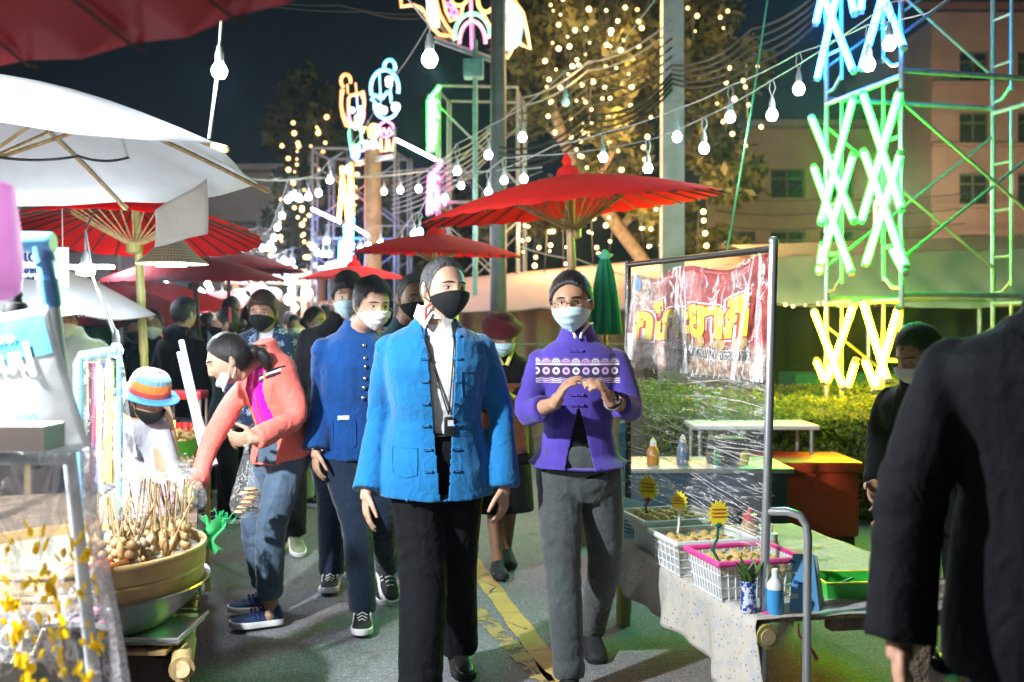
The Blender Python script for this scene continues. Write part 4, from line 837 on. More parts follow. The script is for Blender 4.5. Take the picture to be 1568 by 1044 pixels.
    # ---- mask
    if mask:
        mm = dict(white=MASKW, blue=MASKB, black=MASKK)[mask]; cl = mask == 'black'; nu, nv = 32, 22
        def mp(s, t):
            uu = s*R(74); a = abs(s)
            zt = (-.004 if cl else -.008) - .030*a**1.6; zb = -.113 + .058*a**2.2
            if mask_down: zt, zb = -.055-.02*a**1.6, -.117+.01*a
            zz = zb + (zt-zb)*t; vv = math.asin(max(-.985, min(.985, zz/.115)))
            q = head_pts(np.array([uu]), np.array([vv]), .0)[0]
            tent = .021*math.exp(-(s*1.9)**2)*math.exp(-((zz+.040)/.040)**2) + .008*math.exp(-(s*1.5)**2)
            lim = -.062 if zz < -.075 else -.0
            n = Vector((q[0]/.0755**2, q[1]/.096**2, 0)).normalized()
            off = .0065 + tent + (0 if cl else .0022*math.sin(t*math.pi*6.5)*(1-a**4)*(.15 < t < .85)) + (.004*math.exp(-(s/.05)**2) if cl else 0) + .0022*math.sin(s*9+t*4)*(1-a)
            r = Vector(q) + n*off
            if zz < -.085: r.y = min(r.y, -.070 + .10*a*a + .25*(-.085-zz)); 
            return HM @ r
        sm = MB(); sm.sheet(lambda a, b: mp(a*2-1, b), nu, nv); me = solidify(sm.mesh('mask', True, 180), -.0018*hk)
        mk = link('face_mask', me, mm, root)
        for sx in (-1, 1):
            lp = MB(); lp.tube([mp(sx, .93), HM @ Vector((sx*.082,-.004,.022)), HM @ Vector((sx*.083,.020,.030)), HM @ Vector((sx*.081,.034,.012)), HM @ Vector((sx*.080,.030,-.02)), HM @ Vector((sx*.079,.004,-.035)), mp(sx, .07)], .0016 if not cl else .0022, 5)
            lp.build('ear_loop', STRAPK if cl else STRAP, mk)
    if glasses:
        gb = MB()
        for sx in (-1, 1):
            c = Vector((sx*.0335, -.103, .001))
            gb.tube([HM @ (c + Vector((.0255*math.cos(a), .006*abs(math.cos(a))*0 + (.012 if sx*math.cos(a) > .5 else 0)*abs(math.cos(a)), .019*math.sin(a)))) for a in [2*math.pi*j/24 for j in range(25)]], .0012, 5)
            gb.tube([HM @ Vector((sx*.058,-.092,.006)), HM @ Vector((sx*.079,-.05,.010)), HM @ Vector((sx*.083,.01,.010))], .0014, 5)
        gb.tube([HM @ Vector((-.009,-.104,.004)), HM @ Vector((0,-.108,.007)), HM @ Vector((.009,-.104,.004))], .0012, 5)
        gb.build('glasses', mat('spectacle_metal', (.18,.13,.09), .3, .9, var=.1), root)
    out = dict(root=root, body=body, HM=HM, A=A, L=L, pel=pel, ch=ch, nb=nb, Sc=Sc, Fc=Fc, Sp=Sp, Fp=Fp, spine=spine, k=k)
    cv = (.0095, .0125, .017)[lod]
    # ---- trousers
    if pants:
        pm = pants['m']; wd = pants.get('w', 1.0); mb = MB()
        rs = [ring(pel + spine*.09*k, Sp, Fp, .158*k*wide, .115*k, 20), ring(pel, Sp, Fp, .176*k*wide, .130*k, 20), ring(pel - Vector((0,0,.08*k)), Sp, Fp, .178*k*wide, .128*k, 20), ring(pel - Vector((0,0,.15*k)), Sp, Fp, .150*k*wide, .105*k, 20)]
        mb.rings(rs); J = []
        en = pants.get('end', 1.0)
        if skirt:
            zb = pants['hem']; b = Vector((pel.x, pel.y, zb)); mb.rings([ring(pel, Sp, Fp, .18*k, .135*k, 24), ring(pel.lerp(b,.5), Sp, Fp, .195*k, .15*k, 24), ring(b, Sp, Fp, .215*k, .17*k, 24)])
        else:
            for (h, kn, an, fy, fp) in L:
                lo = kn.lerp(an, en) - Vector((0,0,.02)) if en >= 1 else kn.lerp(an, en)
                limb(mb, [h + Vector((0,0,.02)), h.lerp(kn,.5), kn, kn.lerp(lo,.5), lo], [.096*k*wide**.5*(.85+.15*wd), .089*k*(.75+.25*wd), .069*k*wd, .064*k*wd, .056*k*wd*(1.06 if wd > 1 else 1)], 16)
                J += [(kn, an-kn, .13, 1.0), (lo, an-kn, .12, 1.25), (h, kn-h, .14, .7)]
        me = remesh(mb, cv, 3); fold(me, pants.get('fold', .0065), J, 11, .25); out['pants'] = link('trousers' if not skirt else 'skirt', me, pm, root)
    # ---- shoes
    if shoes:
        for (h, kn, an, fy, fp) in L: shoe(root, an + Vector((0,0,0)), fy, fp, shoes[0], shoes[1], .26*k, shoes[2] if len(shoes) > 2 else None, 'shoe', acc=len(shoes) > 3)
    # ---- top
    if top:
        if top.get('inner'):
            mb = MB(); torso(mb, .004, hem=top.get('ihem', -.10)); me = remesh(mb, cv, 2); fold(me, .003, (), 8, .5); out['inner'] = link('shirt', me, top['inner'], root)
        mb = MB(); lo = top.get('loose', .018); Hm = top['hem']; t0 = (Hm - pel.z)/max(.05, (ch.z-pel.z)) if not top.get('t') else top['t']
        torso(mb, lo, hem=min(t0, .12), flare=top.get('flare', .012)); J = []
        for i, (s, e, w, dd, th, c, pt) in enumerate(A):
            sl = top.get('sleeve', 1.0); sl = sl[i] if isinstance(sl, tuple) else sl
            r = top.get('sr', 1.0)
            if sl <= .5: q = s.lerp(e, sl*2); limb(mb, [s - (e-s)*.05, s.lerp(q,.5), q], [.070*k*r,.068*k*r,.066*k*r], 16)
            else:
                q = e.lerp(w, (sl-.5)*2)
                limb(mb, [s - (e-s)*.04, s.lerp(e,.5), e, e.lerp(q,.5), q], [.059*k*min(r,1.1),.060*k*r,.056*k*r,.052*k*r,.049*k*r*top.get('cuff',1.0)], 16)
                J += [(e, w-e, .11, 1.0), (s, e-s, .10, .6), (q, w-e, .07, .5)]
            mb.ball(s - spine*.006, (.058*k*min(r,1.12),)*3, 14, 10)
        if top.get('collar', True): mb.tube([nb - spine*.03*k - Fc*.004, nb + spine*.030*k + Fc*.002], [.074*k*wide**.5, .064*k*wide**.5], 20)
        if top.get('hood'): mb.ball(nb - Fc*.075*k - spine*.02, (.11*k,.06*k,.07*k), 14, 10, M=Matrix.Rotation(chest_yaw, 3, 'Z'))
        me = remesh(mb, top.get('vox', cv), 3); fold(me, top.get('fold', .006), J, 3, top.get('tf', .6))
        gp = top.get('gap')
        if gp:                                                       # open front: two straight cuts, faces between removed
            zt, zb, gt, gb = gp[:4]; sh0 = gp[4] if len(gp) > 4 else 0; bm = bmesh.new(); bm.from_mesh(me)
            c0 = pel.lerp(ch, .5); ct = Vector((pel.lerp(ch,1).x, pel.lerp(ch,1).y, 0))
            pc = lambda z: pel + (ch-pel)*((z-pel.z)/(ch.z-pel.z))
            for sg in (-1, 1):
                a = pc(zt) + Sc*(sh0 + sg*gt); b = pc(zb) + Sp*(sh0 + sg*gb); nrm = (a-b).cross(Fc).normalized()
                bmesh.ops.bisect_plane(bm, geom=bm.verts[:]+bm.edges[:]+bm.faces[:], plane_co=a, plane_no=nrm)
            dl = []
            for f in bm.faces:
                cc = f.calc_center_median()
                if zb-.02 < cc.z < zt:
                    t = (zt-cc.z)/(zt-zb); lat = (cc-pc(cc.z)).dot(Sc.lerp(Sp, t).normalized()) - sh0; g_ = gt + (gb-gt)*t
                    if abs(lat) < g_ and .02 < (cc-pc(cc.z)).dot(Fc) < .24*k and f.normal.dot(Fc) > .0: dl.append(f)
            bmesh.ops.delete(bm, geom=dl, context='FACES'); bm.to_mesh(me); bm.free(); me = solidify(me, .006)
            me.polygons.foreach_set('use_smooth', [True]*len(me.polygons))
        out['top'] = link(top.get('name', 'jacket'), me, top['m'], root)
        vs_ = [v.co.copy() for v in me.vertices]; fs_ = [tuple(p.vertices) for p in me.polygons]
        if out.get('inner'): nb_ = len(vs_); im = out['inner'].data; vs_ += [v.co.copy() for v in im.vertices]; fs_ += [tuple(nb_+i for i in p.vertices) for p in im.polygons]
        out['bvh'] = BVHTree.FromPolygons(vs_, fs_)
    return out
def on_front(o, lat, z, off=.004):                                   # a point on the front of the top at side offset lat, height z
    c = o['pel'].lerp(o['ch'], (z-o['pel'].z)/(o['ch'].z-o['pel'].z)); q = c + o['Sc']*lat
    h = o['bvh'].ray_cast(q + o['Fc']*1.0, -o['Fc'])
    return (h[0] + o['Fc']*off) if h[0] else q + o['Fc']*.14
# ---------------------------------------------------------------- the people in the lane
TEAL = cloth('sky_blue_cotton', (.006,.135,.34)); NAVY = cloth('navy_wool', (.0008,.0011,.0034), sheen=.0); BLK = cloth('black_cotton', (.004,.004,.006), sheen=.03)
ROYAL = cloth('royal_blue_cotton', (.005,.060,.24)); CORAL = cloth('coral_nylon', (.95,.20,.155), weave=300, rough=.6, sheen=.1); MAG = cloth('magenta_jersey', (.80,.0,.52))
JEAN = cloth('dark_denim', (.009,.020,.042)); JEANL = cloth('bright_blue_denim', (.03,.17,.36)); JEANG = cloth('grey_denim', (.055,.066,.068), var=.3); SLATE = cloth('slate_track_fabric', (.085,.135,.205), rough=.6)
SUIT = cloth('black_suiting', (.0025,.003,.0055), sheen=.02); TEE = cloth('white_jersey', (.72,.73,.76)); TAN_ = cloth('tan_knit', (.50,.34,.21), weave=250); KHAKI = cloth('khaki_twill', (.26,.25,.17)); GREYC = cloth('grey_jersey', (.20,.21,.23)); DTEAL = cloth('dark_teal_cotton', (.012,.05,.06)); MAROON = cloth('maroon_cloth', (.10,.008,.014)); BROWN = cloth('russet_vest_cloth', (.13,.035,.012)); LJEAN = cloth('pale_denim', (.20,.28,.38))
RUB = mat('white_rubber', (.72,.72,.73), .6, var=.06); RUBK = mat('black_rubber', (.012,.012,.013), .6); LEA = mat('black_shoe_leather', (.010,.009,.009), .35, bs=30); LEAB = mat('brown_shoe_leather', (.05,.03,.02), .4, bs=30)
MESHB = mat('navy_knit_upper', (.018,.06,.16), .75, bs=300, bd=.001); MESHK = mat('black_knit_upper', (.010,.011,.014), .75, bs=300, bd=.001); OLIVE = mat('olive_suede', (.20,.21,.13), .8, bs=120, bd=.001); LACE = mat('white_lace', (.7,.7,.7), .8); LACEB = mat('blue_lace', (.03,.05,.2), .8); PEARL = mat('pale_bead', (.75,.72,.68), .25, var=.05); SILV = mat('steel_bright', (.6,.6,.6), .25, 1, var=.05); KNOT = cloth('frog_cord_blue', (.005,.12,.30), weave=1500)
g = GR('white_pinstripe_cotton'); c = g.co(); x, y, z = g.xyz(c); st = g.sstep(g.math('ABSOLUTE', g.math('FRACT', x*70)-.5), .40, .46)
g.set(col=g.mix(st, (.72,.72,.70), (.45,.45,.47)), rough=.8, sheen=.1); g.bump(g.noise(c, 30, 3), .004, .6); PIN = g.mat
g = GR('indigo_floral_print'); c = g.co(); x, y, z = g.xyz(c)          # rosettes scattered over navy cotton, flat print
vn = g.node('TexVoronoi', feature='F1'); g.put(vn.inputs['Vector'], g.vec(x, y*.6, z)); vn.inputs['Scale'].default_value = 11.5; vn.inputs['Randomness'].default_value = .55
dn = N(g, vn.outputs['Distance']); sv = g.node('VectorMath', operation='SUBTRACT'); g.put(sv.inputs[0], g.scale(g.vec(x, y*.6, z), 11.5)); g.t.links.new(vn.outputs['Position'], sv.inputs[1])
sv2 = g.node('VectorMath', operation='SCALE'); g.t.links.new(vn.outputs['Position'], sv2.inputs[0]); sv2.inputs['Scale'].default_value = 11.5; g.t.links.new(sv2.outputs[0], sv.inputs[1])
px_, py_, pz_ = g.xyz(N(g, sv.outputs[0])); an = g.math('ARCTAN2', pz_, px_)
pet = g.math('SINE', an*9.0); rr = dn + pet*.05
rose = g.math('ADD', g.math('MULTIPLY', g.math('LESS_THAN', rr, .36), g.math('GREATER_THAN', rr, .25)), g.math('MULTIPLY', g.math('LESS_THAN', rr, .17), g.math('GREATER_THAN', rr, .09)), clamp=True)
fl = g.sstep(g.noise(c, 34, 3, .6), .60, .66); rose = g.math('MAXIMUM', rose, fl*.75); brk = g.sstep(g.noise(c, 80, 2), .34, .46)
g.set(col=g.mix(rose*brk, (.008,.026,.085), (.36,.46,.60)), rough=.85, sheen=.1); g.bump(g.noise(c, 30, 3), .004, .6); FLORAL = g.mat
g = GR('violet_woven_cotton'); c = g.co(); x, y, z = g.xyz(c)          # violet cotton with a woven band across the breast (flat pattern)
zz = z - 1.205; w = x*26.0; cx_ = g.math('FRACT', w)-.5; band = g.math('MULTIPLY', g.math('GREATER_THAN', zz, -.005), g.math('LESS_THAN', zz, .098))
row = (zz-.042)*26.0; r2 = g.math('SQRT', cx_*cx_ + row*row); a2 = g.math('ARCTAN2', row, cx_)
fl = g.math('MULTIPLY', g.math('LESS_THAN', r2, .37+.0), g.math('GREATER_THAN', r2 + g.math('SINE', a2*8)*.07, .17))
arcy = (zz-.074)*26.0; ra = g.math('SQRT', cx_*cx_ + arcy*arcy); arc = g.math('MULTIPLY', g.math('GREATER_THAN', arcy, .0), g.math('MULTIPLY', g.math('LESS_THAN', ra, .5), g.math('GREATER_THAN', g.math('FRACT', ra*5.0), .38)))
ln = g.math('MULTIPLY', g.math('LESS_THAN', zz, .016), g.math('GREATER_THAN', g.math('FRACT', zz*150.0 + g.math('ABSOLUTE', cx_)*.9), .5)); ln2 = g.math('MULTIPLY', g.math('GREATER_THAN', zz, .064), g.math('LESS_THAN', zz, .072))
dark = g.math('MULTIPLY', band, g.math('LESS_THAN', g.math('MULTIPLY', g.math('GREATER_THAN', arcy, .0), g.math('GREATER_THAN', ra, .5)), .5))
pat = g.math('MAXIMUM', g.math('MAXIMUM', fl, arc), g.math('MAXIMUM', ln, ln2)); front = g.math('MULTIPLY', g.math('LESS_THAN', y, -.02), g.math('LESS_THAN', g.math('ABSOLUTE', x+.01), .165))
alt = g.math('GREATER_THAN', g.math('FRACT', w*.5), .5)
base = g.ramp(g.noise(c, 6, 4, .6), [(.3,(.040,.021,.22)),(.7,(.062,.034,.33))])
pc = g.mix(alt, (.50,.32,.62), (.62,.55,.70)); col = g.mix(dark*front, base, (.022,.012,.060)); col = g.mix(band*front*pat, col, pc)
wv = g.noise(g.scale(c,(1,1,.15)), 320, 2)
g.set(col=col, rough=.85, sheen=.2); g.bump(wv*.35 + g.noise(c, 30, 3, .55), .004, .55); VIOLET = g.mat
def XY(px, Y, z): return Vector(((px-CX)/FPX*Y, Y, z))
def buttons(o, lats, zs, r, m, nm='button', kind='ball'):
    for z in zs:
        for lt in (lats if isinstance(lats, (list, tuple)) else [lats]):
            b = MB(); p = on_front(o, lt, z, .004)
            if kind == 'ball': b.ball(p - Vector((0,0,0)), (r, r*.6, r), 10, 6, M=None)
            else:
                sd = 1 if lt > 0.03 else -1
                q = [on_front(o, lt + sd*d, z + zz, .005) for d, zz in ((-.004,.000),(.008,.003),(.022,.003),(.025,0),(.022,-.003),(.008,-.003),(-.004,0))]
                b.tube(q, .0030, 6); b.ball(q[0], .0062, 8, 6)
            b.build(nm, m, o['root'])
def lanyard(o, m, z0, z1, lat0, lat1):
    pts = lambda s: [o['nb'] + o['Sc']*(s*.062) + o['Fc']*.03, on_front(o, s*.055+lat0, z0, .006)] + [on_front(o, (s*.055+lat0)*(1-t) + lat1*t, z0+(z1-z0)*t, .007) for t in (.35,.7,1)]
    b = MB(); b.tube(pts(-1), .0028, 5); b.tube(pts(1), .0028, 5); return b
def bracelet(o, i, m, beads=True, frac=.93):
    s, e, w = o['A'][i][:3]; c = e.lerp(w, frac); ax = (w-e).normalized(); X, Y_ = frame(ax); b = MB()
    for j in range(14):
        a = 2*math.pi*j/14; p = c + (X*math.cos(a)+Y_*math.sin(a))*.034
        b.ball(p, .0075, 8, 6, m=j % 3 == 0)
    return b
# man in the sky-blue jacket
def make_blue_man():
    o = human('man in an open sky blue jacket over a white shirt, wearing a black mask', G(668,3.9), 1.72, R(7), pelvis=XY(668,3.92,.93), chest=XY(666,3.88,1.375), chest_yaw=R(6),
        head=P(679,443,3.84), hyaw=R(36), hpitch=.02, hroll=.03, tone='light', lod=0, wide=1.10,
        arms=[(P(585,632,3.98), P(562,752,3.84), (-.02,-.1,-1), (.35,-.9,0), .35), (P(768,628,3.95), P(771,745,3.88), (.0,-.08,-1), (-.45,-.85,0), .5)],
        legs=[(XY(650,3.83,.50), XY(643,3.66,.09), R(4), 0), (XY(694,3.98,.49), XY(703,4.16,.10), R(12), .12)],
        top=dict(m=TEAL, hem=.775, loose=.022, sr=1.0, cuff=1.28, gap=(1.49,.77,.066,.018,.022), inner=PIN, ihem=.19, fold=.0085, flare=.022, vox=.008, name='jacket'), pants=dict(m=SUIT, w=1.36, fold=.007), shoes=(LEA, RUBK, None),
        hair='buzz', hair_m=HAIRG, mask='black')
    root = o['root']
    buttons(o, [-.036,.070], [1.385,1.30,1.215,1.13,1.045], .006, KNOT, 'frog_button', 'frog'); buttons(o, [-.028,.062], [.955,.875], .006, KNOT, 'frog_button', 'frog')
    for (x0,x1,z0,z1) in ((.095,.175,1.14,1.25),(-.17,-.075,.85,.96)):
        b = MB(); b.tube([on_front(o, a, z, .002) for a, z in ((x0,z1),(x0,(z0+z1)/2),(x0+.004,z0+.01),((x0+x1)/2,z0),(x1-.004,z0+.01),(x1,(z0+z1)/2),(x1,z1),((x0+x1)/2,z1),(x0,z1))], .0022, 5); b.build('pocket', KNOT, root)
    b = MB()                                                          # white collar points of the shirt
    for s in (-1, 1):
        n = o['nb']; S, F = o['Sc'], o['Fc']; q = [n + S*s*.066 + F*.015 + Vector((0,0,.048)), n + S*s*.010 + F*.082 + Vector((0,0,.010)), n + S*s*.040 + F*.104 + Vector((0,0,-.046)), n + S*s*.082 + F*.040 + Vector((0,0,.0))]
        b.add([p for p in q]+[p - F*.006 - Vector((0,0,.002)) for p in q], [(0,1,2,3),(7,6,5,4),(0,4,5,1),(1,5,6,2),(2,6,7,3),(3,7,4,0)])
    b.tube([o['nb'] - o['Fc']*.0 + Vector((0,0,-.01)), o['nb'] + Vector((0,0,.040))], [.079,.069], 20)
    b.build('shirt_collar', PIN, root)
    ly = lanyard(o, None, 1.36, 1.085, .015, .045); l = ly.build('lanyard', mat('black_cord', (.01,.01,.01), .7), root)
    b = MB(); p = on_front(o, .05, 1.04, .016); b.bbox(p, (.045,.022,.075), .008, R(6)); dv = b.build('pocket_recorder', mat('black_plastic', (.012,.012,.014), .3), root)
    b = MB(); b.box(p + Vector((.003,-.0125,.014)), (.022,.003,.022), R(6)); b.build('recorder_label', mat('grey_label', (.45,.45,.47), .5), dv)
    b = MB(); HM = o['HM']
    b.tube([HM @ Vector(q) for q in ((-.070,-.035,-.055),(-.080,-.010,-.075),(-.078,-.005,-.110),(-.074,-.015,-.150))], [.005,.006,.005,.004], 6)
    b.build('mask_cord_red', mat('red_cord', (.65,.05,.03), .6), root)
    b = MB(); b.tube([o['pel'] + Vector((0,0,.072)) + (o['Sp']*math.cos(a)*.172 + o['Fp']*math.sin(a)*.128) for a in [2*math.pi*j/24 for j in range(25)]], .017, 6, flat=.3); b.build('belt', LEA, root)
    b = bracelet(o, 1, None, frac=1.3)
# woman in violet
def make_violet_woman():
    o = human('woman in a violet jacket with patterned band, pale blue mask, glasses, hands raised', G(886,4.02), 1.63, R(-2), pelvis=XY(886,4.03,.865), chest=XY(884,4.0,1.318), head=P(875,463,3.95), hyaw=R(-9), hpitch=.10, hroll=-.05, tone='tan', lod=0, wide=.98,
        arms=[(P(806,634,3.90), P(850,617,3.74), (.45,-.25,.85), (.1,.8,.45), .55), (P(966,628,3.92), P(935,612,3.73), (-.50,-.35,.70), (-.2,.7,.6), .95)],
        legs=[(XY(862,3.88,.47), XY(872,3.82,.09), R(-4), 0), (XY(928,4.06,.46), XY(906,4.34,.125), R(6), .35)],
        top=dict(m=VIOLET, hem=.87, t=-.0, loose=.012, sleeve=.80, sr=.98, cuff=1.1, gap=(1.10,.86,.004,.060,.0), inner=BLK, fold=.008, flare=.035, vox=.008), pants=dict(m=JEANG, w=1.06, fold=.008), shoes=(MESHK, RUBK, None), hair='tied', hair_m=HAIR, mask='blue', glasses=True)
    root = o['root']
    b = MB(); n = o['nb']; S, F = o['Sc'], o['Fc']
    for s in (-1,1):
        b.tube([n + S*s*.060 + F*.03 + Vector((0,0,.034)), n + S*s*.045 + F*.066 + Vector((0,0,.030)), n + S*s*.014 + F*.082 + Vector((0,0,-.005)), n + S*s*.010 + F*.092 + Vector((0,0,-.025))], .0055, 6)
    b.build('pearl_collar_edge', PEARL, root)
    buttons(o, [-.012,.012], [1.325,1.155,1.115], .006, cloth('frog_cord_violet', (.06,.03,.30)), 'frog_button', 'frog')
    e, w = o['A'][1][1:3]; ax = (w-e).normalized(); c = e.lerp(w,.90); b = MB(); X, Y_ = frame(ax)
    b.tube([c + (X*math.cos(a)+Y_*math.sin(a))*.031 for a in [2*math.pi*j/20 for j in range(21)]], .006, 6, flat=1.6); b.ball(c + Vector((.012,-.03,.008)), (.017,.009,.017), 12, 6); b.build('wristwatch', SILV, root)
# woman in the coral jacket bending over the stall
def make_coral_woman():
    o = human('woman in a coral jacket and magenta top bending towards the steamer stall', G(428,4.78), 1.58, R(-48), pelvis=XY(434,4.80,.855), chest=XY(410,4.71,1.245), chest_yaw=R(-46), head=P(350,550,4.52), hyaw=R(-72), hpitch=.40, tone='light', lod=0, wide=.88, headk=.98,
        arms=[(P(322,676,4.72), P(303,742,4.52), (-.25,-.25,-.75), (-.2,-.9,0), .15), (P(459,640,4.62), P(392,672,4.42), (-.95,-.25,.0), (-.1,-.3,.9), .8)],
        legs=[(XY(388,4.84,.46), XY(408,4.92,.10), R(-72), 0), (XY(414,4.66,.47), XY(413,4.70,.095), R(-66), 0)],
        top=dict(m=CORAL, hem=.80, t=-.14, loose=.015, sr=1.0, cuff=1.1, gap=(1.34,.74,.050,.075,.045), inner=MAG, fold=.010, tf=.8, flare=.022, vox=.009), pants=dict(m=SLATE, w=1.12, end=.86, fold=.008), shoes=(MESHB, RUB, LACEB, 1), hair='pony', mask=None)
    root = o['root']; HM = o['HM']
    b = MB(); b.sheet(lambda u, v: HM @ Vector((.066 - .0*u, -.085+.105*u - .02*(1-u)*math.sin(v*3.1), -.045 - .065*v - .02*u)) if True else None, 8, 8)
    def chinmask(u, v):
        a = (u*2-1)*R(70); return HM @ Vector((.066*math.sin(a), -.100*math.cos(a)*(1-.25*v) - .006*math.sin(v*9), -.070 - .020*(1-abs(u*2-1)) - .050*v + .045*abs(u*2-1)**1.5))
    b = MB(); b.sheet(chinmask, 24, 10); mk = link('lowered_mask', solidify(b.mesh('mask', True, 180), -.002), MASKW, root)
    b = MB()
    for sx in (-1,1): b.tube([HM @ Vector(q) for q in ((sx*.060,-.030,-.055),(sx*.078,.0,-.02),(sx*.084,.018,.028),(sx*.082,.034,.01),(sx*.072,.01,-.05),(sx*.062,-.02,-.085))], .0016, 5)
    b.build('ear_loop', STRAP, mk)
    # stripes on the breast and the high collar
    for k_, (m_, dz) in enumerate(((mat('dark_stripe',(.02,.02,.035),.6), .0),(mat('white_stripe',(.75,.75,.78),.6), .014),(mat('dark_stripe',(.02,.02,.035),.6), .028))):
        b = MB(); b.tube([on_front(o, .07+.10*t, 1.165+.045*t+dz, .003) for t in (0,.25,.5,.75,1)], .0055, 5); b.build('chest_stripe', m_, root)
    b = MB(); zp = [on_front(o, .035, z, .004) for z in (1.25,1.15,1.05,.95,.85)]; b.tube(zp, .004, 5); b.build('zip', mat('coral_zip', (.75,.10,.08), .4), root)
    hb = P(377,690,4.36)                                              # the clear bag of food she holds
    B = empty('food_bag', hb, 'clear knotted plastic bag of sliced food hanging from the hand of the woman in coral', 'bag')
    b = MB(); rs = []
    for z, r in ((.03,.012),(.0,.010),(-.05,.022),(-.11,.040),(-.17,.058),(-.23,.066),(-.27,.060),(-.29,.035)):
        rs.append([Vector((r*math.cos(a)*(1+.10*math.sin(5*a+z*40)), r*.8*math.sin(a)*(1+.1*math.sin(4*a+z*30)), z)) for a in [2*math.pi*j/28 for j in range(28)]])
    b.rings(rs); b.build('plastic_film', FILM, B)
    b = MB()
    for i in range(16): b.ball((random.uniform(-.035,.035), random.uniform(-.025,.025), -.27+.007*i), (.028,.024,.007), 10, 4, m=i % 3 == 2)
    b.build('sliced_food', [mat('yellow_food', (.62,.40,.14), .5), mat('brown_food', (.22,.10,.05), .5)], B)
def make_royal_man():
    o = human('man in a royal blue silver buttoned jacket and white mask looking down', G(542,4.86), 1.68, R(24), pelvis=XY(538,4.88,.91), chest=XY(545,4.84,1.345), chest_yaw=R(28), head=P(569,466,4.74), hyaw=R(34), hpitch=.20, tone='light', lod=0, wide=1.02,
        arms=[(P(494,600,4.84), P(484,690,4.70), (.02,-.1,-1), (.5,-.8,0), .5), (P(610,610,4.9), P(612,690,4.8))], legs=[(XY(547,4.70,.49), XY(556,4.70,.092), R(6), 0), (XY(585,4.85,.50), XY(592,5.12,.20), R(25), .75)],
        top=dict(m=ROYAL, hem=.80, loose=.020, sr=1.08, cuff=1.25, fold=.008, flare=.02, vox=.009), pants=dict(m=JEAN, w=1.08, fold=.008), shoes=(MESHK, RUB, LACE, 1), hair='short', mask='white')
    buttons(o, [.0], [1.33,1.27,1.23,1.175,1.13,1.08], .0095, SILV)
    b = MB(); b.tube([on_front(o, a, z, .003) for a, z in ((-.13,.98),(-.13,.86),(-.12,.845),(-.04,.845),(-.03,.86),(-.03,.98),(-.13,.98))], .0025, 5); b.build('pocket', ROYAL, o['root'])
    b = MB(); b.box(on_front(o, -.085, .988, .006), (.055,.004,.02), R(24)); b.build('folded_paper', TEE, o['root'])
    bracelet(o, 0, None, frac=1.0).build('beaded_bracelet', [RUBK, PEARL], o['root'])
